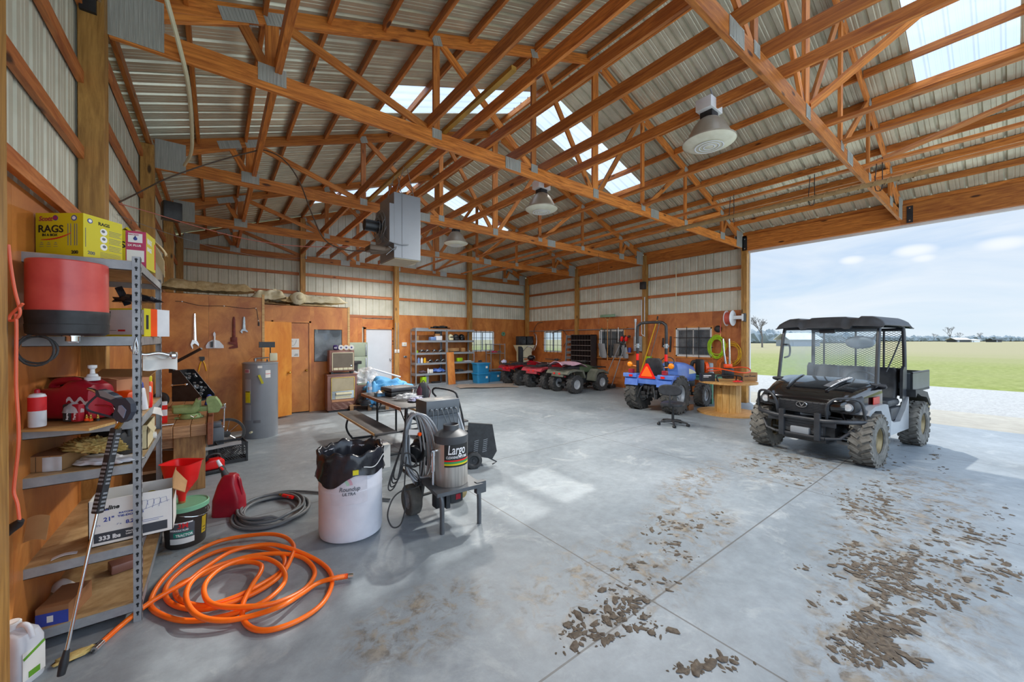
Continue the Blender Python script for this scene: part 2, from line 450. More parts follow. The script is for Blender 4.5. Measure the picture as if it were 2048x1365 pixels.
def tag(o, label=None, cat=None, group=None, kind=None):
    if label: o['label'] = label
    if cat: o['category'] = cat
    if group: o['group'] = group
    if kind: o['kind'] = kind
    return o
def thing(name, label, cat, loc=(0, 0, 0), rz=0.0, group=None):
    o = bpy.data.objects.new(name, None); COL.objects.link(o)
    o.empty_display_size = .05
    o.location = loc; o.rotation_euler = (0, 0, rz)
    return tag(o, label, cat, group)
def copy_tree(o, parent=None):
    c = o.copy(); COL.objects.link(c); c.parent = parent
    for ch in [x for x in bpy.data.objects if x.parent == o]: copy_tree(ch, c)
    return c
def copy_thing(o, label, loc=None, rz=None, group=None):
    c = copy_tree(o); c['label'] = label
    if loc is not None: c.location = loc
    if rz is not None: c.rotation_euler[2] = rz
    if group: c['group'] = group
    return c
def beam(name, p0, p1, w, h, m, parent=None, up=(0, 0, 1), kind=None, bev=.003):
    """a board from p0 to p1; local X runs along it, h is measured towards up, w across"""
    p0 = Vector(p0); p1 = Vector(p1); x = (p1-p0); L = x.length; x.normalize()
    u = Vector(up); u = (u-x*u.dot(x)).normalized(); y = u.cross(x)
    b = MB(); b.box((0, 0, 0), (L, w, h), bev=bev)
    o = b.build(name, m, parent, smooth=False)
    M = Matrix((x, y, u)).transposed().to_4x4(); M.translation = (p0+p1)/2
    o.matrix_local = M
    if kind: o['kind'] = kind
    return o
_DG = None
def text(body, size, org, xd, up, m, parent=None, name='lettering', bold=0.0, align='LEFT', ext=.0006, wrap=None, shear=0.0, sx=1.0):
    """printed lettering as a thin mesh: org = baseline start, xd = reading direction; wrap = (centre, radius, a0, h0) bends it round a vertical cylinder"""
    cu = bpy.data.curves.new('t', 'FONT'); cu.body = body; cu.size = size; cu.extrude = ext; cu.offset = bold; cu.align_x = align; cu.shear = shear
    cu.resolution_u = 3
    t = bpy.data.objects.new('t', cu); COL.objects.link(t)
    dg = bpy.context.evaluated_depsgraph_get(); dg.update()
    me = bpy.data.meshes.new_from_object(t.evaluated_get(dg))
    bpy.data.objects.remove(t); bpy.data.curves.remove(cu)
    me.name = name; me.materials.clear(); me.materials.append(m)
    x = Vector(xd).normalized() if xd else None
    if wrap:
        c, r, a0, h0 = wrap
        for v in me.vertices:
            a = a0+v.co.x*sx/r; rr = r+.0008+v.co.z
            v.co = Vector((c[0]+rr*math.cos(a), c[1]+rr*math.sin(a), h0+v.co.y))
    else:
        u = Vector(up); u = (u-x*u.dot(x)).normalized(); nrm = x.cross(u); org = Vector(org)
        for v in me.vertices: v.co = org+x*(v.co.x*sx)+u*v.co.y+nrm*(v.co.z+.001)
    o = bpy.data.objects.new(name, me); COL.objects.link(o)
    if parent is not None: o.parent = parent
    return o
def patch(org, xd, up, w, h, m, parent, name='printed_panel', off=.0006, th=.0006):
    """a thin printed panel or sticker on a face; org = lower left corner"""
    x = Vector(xd).normalized(); u = Vector(up); u = (u-x*u.dot(x)).normalized(); n = x.cross(u); o = Vector(org)+n*(off+th/2)
    b = MB(); c = o+x*w/2+u*h/2
    q = bmesh.ops.create_cube(b.bm, size=1)
    for v in q['verts']: v.co = c+x*(v.co.x*w)+u*(v.co.y*h)+n*(v.co.z*th)
    return b.build(name, m, parent, smooth=False)
# ------------------------------------------------------------ the building
XL, XR = -0.685, 11.25
XC = 5.28
Y1, BAY = 4.486, 3.048
TY = {k: Y1+(k-1)*BAY for k in range(-1, 5)}
YB = TY[4]
YS = -1.78                       # near end of what is built
HC = 4.16                        # underside of the truss bottom chords
def zroof(x): return 6.70-0.352*abs(x-XC)
XE0, XE1 = -1.0, 11.55           # eaves

def floor_material():
    m = bpy.data.materials.new('concrete_slab'); m.use_nodes = True
    nt = m.node_tree; n = nt.nodes; l = nt.links; b = n['Principled BSDF']
    tc = n.new('ShaderNodeTexCoord')
    def noise_(scale, det=5, rough=.6, vec=None, dist=0):
        z = n.new('ShaderNodeTexNoise'); z.inputs['Scale'].default_value = scale; z.inputs['Detail'].default_value = det; z.inputs['Roughness'].default_value = rough; z.inputs['Distortion'].default_value = dist
        l.new(vec or tc.outputs['Object'], z.inputs['Vector']); return z.outputs[0]
    def ramp(src, p0, p1, c0, c1):
        r = n.new('ShaderNodeValToRGB'); r.color_ramp.elements[0].position = p0; r.color_ramp.elements[1].position = p1
        r.color_ramp.elements[0].color = c0; r.color_ramp.elements[1].color = c1; l.new(src, r.inputs[0]); return r.outputs[0]
    def mix(f, a, c, typ='MIX'):
        x = n.new('ShaderNodeMix'); x.data_type = 'RGBA'; x.blend_type = typ
        if isinstance(f, float): x.inputs[0].default_value = f
        else: l.new(f, x.inputs[0])
        for v, i in ((a, 6), (c, 7)):
            if isinstance(v, tuple): x.inputs[i].default_value = v
            else: l.new(v, x.inputs[i])
        return x.outputs[2]
    def math_(op, a, c=None):
        q = n.new('ShaderNodeMath'); q.operation = op
        for v, i in ((a, 0), (c, 1)):
            if v is None: continue
            if isinstance(v, (int, float)): q.inputs[i].default_value = v
            else: l.new(v, q.inputs[i])
        return q.outputs[0]
    base = ramp(noise_(.55, 8, .62, dist=.4), .32, .68, lin('7c868d'), lin('a2abb1'))
    fine = ramp(noise_(9, 8, .7), .3, .75, (.78, .78, .78, 1), (1.08, 1.08, 1.08, 1))
    col = mix(1.0, base, fine, 'MULTIPLY')
    # pale worn swirls
    col = mix(ramp(noise_(1.7, 9, .7, dist=1.2), .56, .74, (0, 0, 0, 1), (.5, .5, .5, 1)), col, lin('c6cbca'))
    sep = n.new('ShaderNodeSeparateXYZ'); l.new(tc.outputs['Object'], sep.inputs[0])
    X, Y = sep.outputs[0], sep.outputs[1]
    # tan earth stains and tracked mud, most of it where the vehicles drive in
    def blobmask(cx, cy, rx, ry, rot=0):
        dx = math_('SUBTRACT', X, cx); dy = math_('SUBTRACT', Y, cy)
        c, s_ = math.cos(rot), math.sin(rot)
        u = math_('ADD', math_('MULTIPLY', dx, c/rx), math_('MULTIPLY', dy, s_/rx)); v = math_('ADD', math_('MULTIPLY', dx, -s_/ry), math_('MULTIPLY', dy, c/ry))
        d = math_('ADD', math_('MULTIPLY', u, u), math_('MULTIPLY', v, v))
        mr = n.new('ShaderNodeMapRange'); mr.interpolation_type = 'SMOOTHSTEP'; mr.inputs['From Min'].default_value = 1.6; mr.inputs['From Max'].default_value = .1; l.new(d, mr.inputs['Value']); return mr.outputs[0]
    tot = None
    for a in ((4.6, .55, 1.9, .55, .08), (3.0, .5, .9, .3, 0), (2.3, 1.75, .9, .45, -.1), (3.5, 1.85, .7, .4, .2), (6.3, 1.9, 1.2, .7, .1), (1.0, 2.2, .5, .3, 0), (6.2, .6, 1.2, .5, 0), (4.5, 2.3, 1.0, .3, .2), (-.2, 4.1, .5, .15, -.3)):
        q = blobmask(*a); tot = q if tot is None else math_('MAXIMUM', tot, q)
    st = n.new('ShaderNodeMapRange'); st.inputs['From Min'].default_value = .47; st.inputs['From Max'].default_value = .6; l.new(noise_(7, 9, .72, dist=.6), st.inputs['Value'])
    am = math_('MULTIPLY', math_('MULTIPLY', tot, st.outputs[0]), .95)
    col = mix(am, col, ramp(noise_(14, 4), .4, .6, lin('5e564c'), lin('8e8576')))
    # joints
    j = None
    for src, vals in ((X, (2.25, 5.28, 8.35)), (Y, (1.43, 4.45, 7.5, 10.55))):
        for v in vals:
            a = math_('ABSOLUTE', math_('SUBTRACT', src, v)); q = math_('LESS_THAN', a, .006); j = q if j is None else math_('MAXIMUM', j, q)
    jj = math_('MULTIPLY', j, .75)
    col = mix(jj, col, lin('55524e'))
    l.new(col, b.inputs['Base Color'])
    rg = n.new('ShaderNodeMapRange'); rg.inputs['To Min'].default_value = .3; rg.inputs['To Max'].default_value = .62; l.new(noise_(1.3, 6, .7), rg.inputs['Value']); l.new(rg.outputs[0], b.inputs['Roughness'])
    bp = n.new('ShaderNodeBump'); bp.inputs['Strength'].default_value = .25; bp.inputs['Distance'].default_value = .004; l.new(noise_(22, 8, .7), bp.inputs['Height']); l.new(bp.outputs[0], b.inputs['Normal'])
    return m
b = MB(); b.bx(-1.05, 11.5, YS, YB+.2, -.15, 0)
tag(b.build('floor', floor_material(), smooth=False), 'grey concrete shop floor with sawn joints and tracked mud', 'floor', kind='structure')

def ground_material(name, cols, scale, det=8, bump=.3, stretch=(1, 1, 1), lo=.3, hi=.7, rough=.9):
    m = bpy.data.materials.new(name); m.use_nodes = True
    nt = m.node_tree; n = nt.nodes; l = nt.links; b = n['Principled BSDF']
    tc = n.new('ShaderNodeTexCoord'); mp = n.new('ShaderNodeMapping'); mp.inputs['Scale'].default_value = stretch; l.new(tc.outputs['Object'], mp.inputs[0])
    z = n.new('ShaderNodeTexNoise'); z.inputs['Scale'].default_value = scale; z.inputs['Detail'].default_value = det; z.inputs['Roughness'].default_value = .7; l.new(mp.outputs[0], z.inputs['Vector'])
    r = n.new('ShaderNodeValToRGB'); e = r.color_ramp.elements; e[0].position = lo; e[0].color = lin(cols[0]); e[1].position = hi; e[1].color = lin(cols[-1])
    for i, c in enumerate(cols[1:-1]): a = e.new(lo+(hi-lo)*(i+1)/(len(cols)-1)); a.color = lin(c)
    l.new(z.outputs[0], r.inputs[0]); l.new(r.outputs[0], b.inputs['Base Color']); b.inputs['Roughness'].default_value = rough; b.inputs['Specular IOR Level'].default_value = .1
    if bump:
        bp = n.new('ShaderNodeBump'); bp.inputs['Strength'].default_value = bump; bp.inputs['Distance'].default_value = .03; l.new(z.outputs[0], bp.inputs['Height']); l.new(bp.outputs[0], b.inputs['Normal'])
    return m
APRON = ground_material('apron_concrete', ('9c978c', 'b2ada0'), 3, bump=.1)
GRAVEL = ground_material('gravel', ('8f8e8a', 'a6a5a1', 'bab9b5'), 16, bump=.5)
GRASS = ground_material('grass_turf', ('687036', '7c8444', '969a62'), 3.5, stretch=(1, 1, 1), bump=.6)
FIELD = ground_material('dry_field', ('8a8464', '989274', '848a5c'), .06, stretch=(.25, 1, 1), bump=.1)
b = MB(); b.bx(11.5, 14.0, -14, YB+3, -.17, -.02)
tag(b.build('ground_apron', APRON, smooth=False), 'pale concrete apron outside the open side', 'ground', kind='structure')
b = MB(); b.bx(14.0, 21.0, -60, 60, -.2, -.03); b.bx(-20, 14.0, -60, -14, -.2, -.03)
tag(b.build('ground_gravel', GRAVEL, smooth=False), 'light gravel driveway beside the barn', 'ground', kind='structure')
# the grass turns into tan stubble with distance
gm = GRASS; n = gm.node_tree.nodes; l = gm.node_tree.links
tc = n.new('ShaderNodeTexCoord'); sp = n.new('ShaderNodeSeparateXYZ'); l.new(tc.outputs['Object'], sp.inputs[0])
mp = n.new('ShaderNodeMapping'); mp.inputs['Scale'].default_value = (.06, .015, 1); l.new(tc.outputs['Object'], mp.inputs[0])
nz = n.new('ShaderNodeTexNoise'); nz.inputs['Scale'].default_value = 1.0; nz.inputs['Detail'].default_value = 6; l.new(mp.outputs[0], nz.inputs['Vector'])
ma = n.new('ShaderNodeMath'); ma.operation = 'MULTIPLY_ADD'; ma.inputs[1].default_value = 60; l.new(nz.outputs[0], ma.inputs[0]); l.new(sp.outputs[0], ma.inputs[2])
mr = n.new('ShaderNodeMapRange'); mr.inputs['From Min'].default_value = 56; mr.inputs['From Max'].default_value = 105; l.new(ma.outputs[0], mr.inputs['Value'])
mx = n.new('ShaderNodeMix'); mx.data_type = 'RGBA'; l.new(mr.outputs[0], mx.inputs[0]); mx.inputs[7].default_value = lin('938c6c')
bs = n['Principled BSDF']; src = bs.inputs['Base Color'].links[0].from_socket; l.new(src, mx.inputs[6]); l.new(mx.outputs[2], bs.inputs['Base Color'])
b = MB(); b.bx(21.0, 900, -500, 900, -.22, -.035); b.bx(11.5, 21, 60, 900, -.22, -.035)
tag(b.build('ground_grass', GRASS, smooth=False), 'green grass turning to tan stubble out to the horizon', 'ground', kind='structure')
b = MB(); b.bx(-400, 11.5, 60, 900, -.24, -.05); b.bx(-400, -1.2, -14, 60, -.24, -.05); b.bx(-1.2, 11.5, YB+.6, 60, -.24, -.05)
tag(b.build('ground_field', FIELD, smooth=False), 'flat tan and green farm field behind the barn', 'ground', kind='structure')

def ribbed(bld, P, u0, u1, v0, v1, out, pitch=.2286, rib=.019, phase=0.0):
    """ribbed sheet: P(u, v, d) gives the point; ribs step outwards by rib; v1 may be a function of u"""
    prof = [(0, 0), (.018, 0), (.034, 1), (.056, 1), (.072, 0), (.118, 0), (.124, .14), (.136, .14), (.142, 0), (.168, 0), (.174, .14), (.186, .14), (.192, 0)]
    us = []
    k = math.floor((u0-phase)/pitch)-1
    while phase+k*pitch < u1:
        for a, h in prof:
            u = phase+k*pitch+a
            if u0 < u < u1: us.append((u, h*rib))
        k += 1
    us = [(u0, 0)]+us+[(u1, 0)]
    f = v1 if callable(v1) else (lambda u: v1)
    prev = None
    for u, h in us:
        a = bld.bm.verts.new(P(u, v0, h*out)); c = bld.bm.verts.new(P(u, f(u), h*out))
        if prev:
            ff = bld.bm.faces.new((prev[0], a, c, prev[1])); ff.material_index = bld.mi
        prev = (a, c)
def strips_around(u0, u1, v0, v1, holes):
    """rectangles covering u0..u1 x v0..v1 except the holes (ua, ub, va, vb)"""
    out = []; u = u0
    for (a, c, va, vb) in sorted(holes):
        if a > u: out.append((u, a, v0, v1))
        if va > v0: out.append((a, c, v0, va))
        if (vb < (v1 if not callable(v1) else 99)): out.append((a, c, vb, v1))
        u = c
    if u < u1: out.append((u, u1, v0, v1))
    return out
WIN_B = (8.41, 9.57, 1.19, 2.05)
WIN_R = [(11.38, 12.48, 1.16, 2.05), (8.32, 9.43, 1.05, 2.05), (5.30, 6.40, 1.18, 2.05)]
XSL, XSR, YSB = -.845, 11.41, 13.80          # sheet planes
# left wall
b = MB(); ribbed(b, lambda u, v, d: (XSL-d, u, v), YS, YSB, 0, zroof(XSL)-.02, 1)
wl = tag(b.build('wall_left', WALLSHEET, smooth=False), 'white ribbed metal wall along the left side', 'wall', kind='structure')
# back gable wall
b = MB()
for (a, c, v0, v1) in strips_around(XSL, XSR, 0, lambda u: zroof(u)-.02, [WIN_B, (4.13, 5.07, -.1, 2.07)]):
    ribbed(b, lambda u, v, d: (u, YSB+d, v), a, c, v0, v1, 1)
wb = tag(b.build('wall_back', WALLSHEET, smooth=False), 'white ribbed metal gable wall at the far end', 'wall', kind='structure')
# right wall, closed bays only
b = MB()
for (a, c, v0, v1) in strips_around(Y1+.02, YSB, 0, zroof(XSR)-.02, WIN_R):
    ribbed(b, lambda u, v, d: (XSR+d, u, v), a, c, v0, v1, 1)
wr = tag(b.build('wall_right', WALLSHEET, smooth=False), 'white ribbed metal wall with barred windows on the right', 'wall', kind='structure')
# plywood linings: one child per sheet
def ply(parent, axis, u0, u1, z0, z1, d, m=PLY, holes=(), th=.012, seams=1.22):
    for (a, c, v0, v1) in strips_around(u0, u1, z0, z1, list(holes)):
        w = a
        while w < c-1e-4:
            e = min(c, w+seams)
            bb = MB()
            if axis == 'y': bb.bx(w+.001, e-.001, d, d+th, v0, v1)
            else: bb.bx(d, d+th, w+.001, e-.001, v0, v1)
            bb.build('plywood_sheet', m, parent, smooth=False)
            w = e
PLYR = wood('plywood_red', 'a0562a', 'cc7e42', stretch=(1.6, 1.6, 1.0), scale=1.6, rough=.5, knots=False, rnd=.06)
ply(wl, 'x', YS, YSB-.05, 0, 2.52, XSL+.012, PLY)
ply(wb, 'y', 5.25, 11.36, 0, 2.60, YSB-.06, PLY, [WIN_B])
ply(wb, 'y', 2.65, 4.02, 0, 2.45, YSB-.06, PLYB)
ply(wb, 'y', 4.02, 5.25, 2.14, 2.42, YSB-.06, PLYB)
ply(wr, 'x', Y1+.03, YSB-.06, 0, 2.51, XSR-.05, PLYR, WIN_R)

# posts
def post(x0, x1, y0, y1, z1, label):
    o = beam('wall_post', ((x0+x1)/2, (y0+y1)/2, 0), ((x0+x1)/2, (y0+y1)/2, z1), y1-y0, x1-x0, POSTW, up=(1, 0, 0), bev=.004)
    return tag(o, label, 'post')
ORD = ['nearest', 'second', 'third', 'fourth', 'fifth', 'sixth', 'seventh', 'eighth', 'ninth', 'tenth', 'eleventh']
post(XL-.145, XL, TY[1]-.14, TY[1], zroof(XL)-.15, 'thick timber post on the left wall right behind the yellow rag boxes')
post(XL-.145, XL, TY[2]-.14, TY[2], zroof(XL)-.15, 'timber post on the left wall that carries the black speaker')
post(XL-.145, XL, TY[3]-.14, TY[3], zroof(XL)-.15, 'timber post on the left wall just beyond the one with the speaker')
post(XL-.145, XL, YB-.14, YB, zroof(XL)-.15, 'timber post in the far left corner above the small room')
post(XL-.145, XL, 2.41, 2.55, 3.9, 'timber stud at the left edge of the view with the orange cord hung on it')
post(XR, XR+.14, TY[1]-.14, TY[1], zroof(XR)-.12, 'timber post at the edge of the open side beside the hose reel')
post(XR, XR+.14, TY[2]-.14, TY[2], zroof(XR)-.12, 'timber post on the right wall behind the tractor')
post(XR, XR+.14, TY[3]-.14, TY[3], zroof(XR)-.12, 'timber post on the right wall behind the dark pigeonhole rack')
post(XR-.02, XR+.12, YB-.14, YB, zroof(XR)-.12, 'timber post in the far right corner of the shop')
post(2.16-.07, 2.16+.07, 13.49, 13.63, zroof(2.16)-.12, 'timber post on the back wall above the insulation batts')
post(5.16-.08, 5.16+.08, 13.49, 13.63, zroof(5.16)-.12, 'timber post on the back wall beside the white door')
post(8.23-.09, 8.23+.09, 13.49, 13.63, zroof(8.23)-.12, 'timber post on the back wall behind the right end of the grey shelves')
# outer jamb trim at the open side
b = MB(); b.bx(XR+.14, XR+.19, TY[1]-.17, TY[1]+.02, 0, 4.2)
tag(b.build('trim_1', WHITE, smooth=False), 'white metal corner trim on the edge of the open side', 'trim', kind='structure')

# girts
def girt(p0, p1, label, g=None, h=.092):
    o = beam('wall_girt', p0, p1, .038, h, GIRT)
    tag(o, label, 'girt', g)
LV = [(3.135, 'lowest'), (3.715, 'middle'), (4.30, 'highest')]
ly = [(YS, 2.41, 'nearest the camera'), (2.55, TY[1]-.14, 'above the tool rack'), (TY[1], TY[2]-.14, 'between the first and second post'), (TY[2], TY[3]-.14, 'between the second and third post'), (TY[3], YB-.14, 'in the far bay')]
for a, c, t in ly:
    for z, lv in LV:
        girt((XSL+.03, a-.1, z), (XSL+.03, c+.1, z), f'{lv} orange girt on the left wall {t}')
    girt((XSL+.075, a, 2.56), (XSL+.075, c, 2.56), f'orange rail capping the plywood on the left wall {t}')
by = [(XL-.1, 2.09, 'above the small room, left of its post'), (2.23, 5.08, 'between the insulation batts and the white door post'), (5.24, 8.14, 'above the grey shelves'), (8.32, 11.25, 'next to the far right corner')]
for a, c, t in by:
    for z, lv in ((3.18, 'lower'), (3.77, 'upper'), (4.4, 'top hidden')):
        if lv != 'top hidden': girt((a, YSB-.04, z), (c, YSB-.04, z), f'{lv} orange girt on the back wall {t}')
girt((2.65, YSB-.05, 2.50), (5.08, YSB-.05, 2.50), 'orange rail over the white door head')
for a, c, t in ((3.2, 7.4, 'centre'),):
    girt((a, YSB-.04, 5.05), (c, YSB-.04, 5.05), 'orange girt high in the back gable')
ry = [(TY[1], TY[2]-.14, 'between the open side and the tractor post'), (TY[2], TY[3]-.14, 'above the shovels'), (TY[3], YB-.14, 'next to the far right corner')]
for a, c, t in ry:
    for z, lv in ((3.10, 'lower'), (3.685, 'upper')):
        girt((XSR-.03, a, z), (XSR-.03, c, z), f'{lv} orange girt on the right wall {t}')
    o = beam('eave_beam', (XR+.08, a, 4.33), (XR+.08, c, 4.33), .05, .30, WOOD)
    tag(o, f'wide orange eave beam on the right wall {t}', 'beam')
# header over the open side
for a, c, t in ((TY[0], TY[1]-.02, 'farther'), (YS, TY[0], 'nearer')):
    o = beam('door_header', (XR+.05, a, 4.28), (XR+.05, c, 4.28), .10, .40, WOOD)
    tag(o, f'{t} length of the deep orange header over the open side', 'beam')
for y, t in ((TY[0]-.14, 'where a truss lands on the header'), (TY[1]-.10, 'at the post end of the header')):
    r_ = thing('bracket', f'black bolted steel bracket {t}', 'bracket', (XR, y, 4.28))
    b = MB(); b.bx(-.012, 0, -.045, .045, -.19, .15); b.build('plate', BLACK, r_, smooth=False)
    for z in (-.15, .1):
        b = MB(); b.cyl((-.035, 0, z), (-.012, 0, z), .014, seg=6); b.build('bolt', CHROME, r_)
r_ = thing('bracket', 'dark bolted bracket high on the nearest left wall post', 'bracket', (XL-.10, TY[1]-.142, 4.32))
b = MB(); b.bx(-.03, .06, -.03, .0, -.10, .12); b.build('plate', DARKMET, r_, smooth=False)
b = MB(); b.cyl((.03, -.05, .02), (.03, -.03, .02), .02, seg=6); b.cyl((.07, -.02, .03), (.07, .002, .03), .018, seg=10); b.build('bolt', CHROME, r_)
b = MB(); b.bx(XR+.10, XR+.13, YS, TY[1], 4.02, 4.09)
tag(b.build('trim_2', WHITE, smooth=False), 'thin white metal trim under the open side header', 'trim', kind='structure')

# roof
def roofsheet(bld, side, x0, x1, y0, y1, lift=0.0):
    def P(u, v, d):
        return (v, u, zroof(v)+lift+d)
    ribbed(bld, P, y0, y1, x0, x1, 1, rib=.032, phase=.05)
SKY_L = [(2.2, 5.05, .5, 1.41), (2.2, 5.05, 5.80, 6.72), (2.2, 5.05, 11.42, 12.33)]
SKY_R = [(5.6, 8.56, -.04, .91), (5.55, 8.47, 5.66, 6.57), (5.5, 8.35, 11.03, 11.94)]
for side, holes, x0, x1 in (('left', SKY_L, XE0, XC), ('right', SKY_R, XC, XE1)):
    b = MB(); y = YS-.2
    hs = sorted(((h[2], h[3], h[0], h[1]) for h in holes))
    for (ya, yb_, xa, xb) in hs:
        roofsheet(b, side, x0, x1, y, ya); roofsheet(b, side, x0, xa, ya, yb_); roofsheet(b, side, xb, x1, ya, yb_); y = yb_
    roofsheet(b, side, x0, x1, y, YSB+.2)
    tag(b.build('ceiling', ROOFSHEET, smooth=False), f'ribbed metal underside of the {side} roof slope', 'roof', kind='structure')
SKYM = translucent('skylight_sheet', 'e8f0ff', .70, .85)
for i, (side, (xa, xb, ya, yb_), t) in enumerate([('left', SKY_L[0], 'nearest'), ('left', SKY_L[1], 'middle'), ('left', SKY_L[2], 'farthest'), ('right', SKY_R[0], 'nearest'), ('right', SKY_R[1], 'middle'), ('right', SKY_R[2], 'farthest')]):
    b = MB(); roofsheet(b, side, xa, xb, ya, yb_, .002)
    tag(b.build(f'window_{i+6}', SKYM, smooth=False), f'{t} translucent skylight panel in the {side} roof slope', 'skylight', kind='structure')
b = MB(); b.prism([(XC-.14, zroof(XC-.14)+.03), (XC, zroof(XC)+.04), (XC+.14, zroof(XC+.14)+.03), (XC+.14, zroof(XC+.14)+.045), (XC, zroof(XC)+.055), (XC-.14, zroof(XC-.14)+.045)], YS-.2, YSB+.2)
tag(b.build('trim_3', SHEET, smooth=False), 'ridge cap over the roof', 'trim', kind='structure')

# trusses
PLATE = mat('gusset_steel', 'c6c8c0', .45, .25, .1, 4, hex2='9c9e98', stretch=(60, 1, 1))
def plate_mesh(w, h):
    b = MB(); b.bx(-w/2, w/2, -.002, .002, -h/2, h/2)
    k = int(w/.028)
    for i in range(k):                        # pressed teeth rows
        x = -w/2+(i+.5)*w/k
        b.bx(x-.004, x+.004, -.006, .006, -h/2+.01, h/2-.01)
    return b
TW = .045
def truss(y, label):
    t = thing('roof_truss', label, 'truss', (0, y, 0))
    zc = HC+.092
    beam('bottom_chord', (XL+.005, 0, zc), (XR-.005, 0, zc), TW, .184, WOOD, t)
    xs = XL+.02
    beam('top_chord', (XL+.0, 0, zroof(XL)-.11), (XC, 0, zroof(XC)-.11), TW-.002, .15, WOOD, t)
    beam('top_chord', (XC, 0, zroof(XC)-.11), (XR-.0, 0, zroof(XR)-.11), TW-.003, .15, WOOD, t)
    for s in (-1, 1):
        X = lambda d: XC+s*d
        zt = lambda d: zroof(X(d))-.17
        beam('heel_wedge', (X(5.85), 0, HC+.28), (X(5.05), 0, zt(5.05)+.04), TW-.004, .17, WOOD, t)
        for d, h in ((4.83, .12), (3.05, .089), (1.42, .089)):
            beam('web', (X(d), 0, HC+.18), (X(d), 0, zt(d)+.02), TW-.006, h, WOOD, t, up=(1, 0, 0))
        for d0, d1 in ((5.1, 4.86), (4.78, 3.12), (3.0, 1.50), (1.36, .12)):
            beam('web', (X(d0), 0, zt(d0)+.03), (X(d1), 0, HC+.17), TW-.008, .089, WOOD, t, up=(1, 0, 0))
    beam('web', (XC, 0, HC+.18), (XC, 0, zroof(XC)-.18), TW-.004, .14, WOOD, t, up=(1, 0, 0))
    for side in (-1, 1):
        yy = side*(TW/2+.004)
        for (x, z, w, h) in ((XL+.17, HC+.22, .34, .42), (XR-.17, HC+.22, .34, .42), (XC, zroof(XC)-.16, .3, .2)):
            plate_mesh(w, h).build('gusset_plate', PLATE, t, smooth=False, loc=(x, yy, z))
        for s in (-1, 1):
            for d, w, h in ((4.83, .24, .17), (3.05, .13, .12), (1.42, .13, .12)):
                plate_mesh(w, h).build('gusset_plate', PLATE, t, smooth=False, loc=(XC+s*d, yy, HC+.15))
            for d, w, h in ((5.1, .30, .12), (4.80, .2, .12), (3.05, .13, .12), (1.42, .13, .12)):
                plate_mesh(w, h).build('gusset_plate', PLATE, t, smooth=False, loc=(XC+s*d, yy, zroof(XC+s*d)-.14), rot=(0, s*.34, 0))
        for x, w, h in ((XC, .14, .15), (3.45, .28, .17), (7.1, .28, .17)):
            plate_mesh(w, h).build('gusset_plate', PLATE, t, smooth=False, loc=(x, yy, HC+.1))
    return t
tl = {-1: 'orange roof truss nearest the camera, overhead', 0: 'orange roof truss that lands on the open side header', 1: 'orange roof truss landing on the post behind the rag boxes',
      2: 'orange roof truss just behind the hanging heater', 3: 'orange roof truss over the water heater and far lamp', 4: 'orange roof truss against the back gable wall'}
for k in TY: truss(TY[k] if k < 4 else YB+.05, tl[k])
# purlins between the trusses
PX = [-.75, -.2, .39, .97, 1.56, 2.14, 2.72, 3.30, 3.88, 4.46, 5.07]
bays = [(-1, 0, 'the bay overhead'), (0, 1, 'the first bay'), (1, 2, 'the bay of the heater'), (2, 3, 'the bay behind the heater'), (3, 4, 'the last bay')]
for i, x in enumerate(PX):
    for s, sl in ((1, 'left'), (-1, 'right')):
        xx = x if s == 1 else 2*XC-x
        n_ = len(PX)-1-i
        for a, c, t in bays:
            z = zroof(xx)-.06
            o = beam('roof_purlin', (xx, TY[a]+.03, z), (xx, TY[c]-.03, z), .04, .115, WOOD, up=(0, 0, 1))
            nm = 'closest to the ridge' if n_ == 0 else f'{ORD[n_] if n_ else ""} from the ridge'
            tag(o, f'{sl} slope roof purlin, {nm}, in {t}', 'purlin', f'purlins of the {sl} roof slope')
# long runners lying on the bottom chords
for x, w, h, t in ((.5, .06, .15, 'leftmost, above the tool rack'), (2.12, .04, .14, 'just left of the heater rail'), (2.58, .04, .14, 'just right of the heater rail'), (2.98, .04, .13, 'left of the skylight glare'), (3.5, .045, .14, 'between heater and lamps'),
                   (4.1, .04, .14, 'beside the lamps, on their left'), (4.54, .04, .12, 'carrying the lamps'), (6.0, .09, .04, 'first flat one right of the ridge'), (6.7, .09, .04, 'second flat one right of the ridge'), (7.9, .09, .04, 'above the wooden pole'), (8.7, .09, .04, 'rightmost')):
    o = beam('long_runner', (x, YS, HC+.184+h/2), (x, YB, HC+.184+h/2), w, h, WOOD)
    tag(o, f'long orange runner lying on the truss chords, {t}', 'beam')
for p0, p1, t in (((5.38, 1.43, 4.36), (6.4, -.5, 6.1), 'rising from the middle of the header truss'), ((7.95, 1.43, 4.36), (8.85, -.75, 5.2), 'rising from the right end of the header truss')):
    tag(beam('diagonal_brace', p0, p1, .04, .12, WOOD, up=(1, 0, 0)), f'orange diagonal brace {t} towards the camera', 'brace')

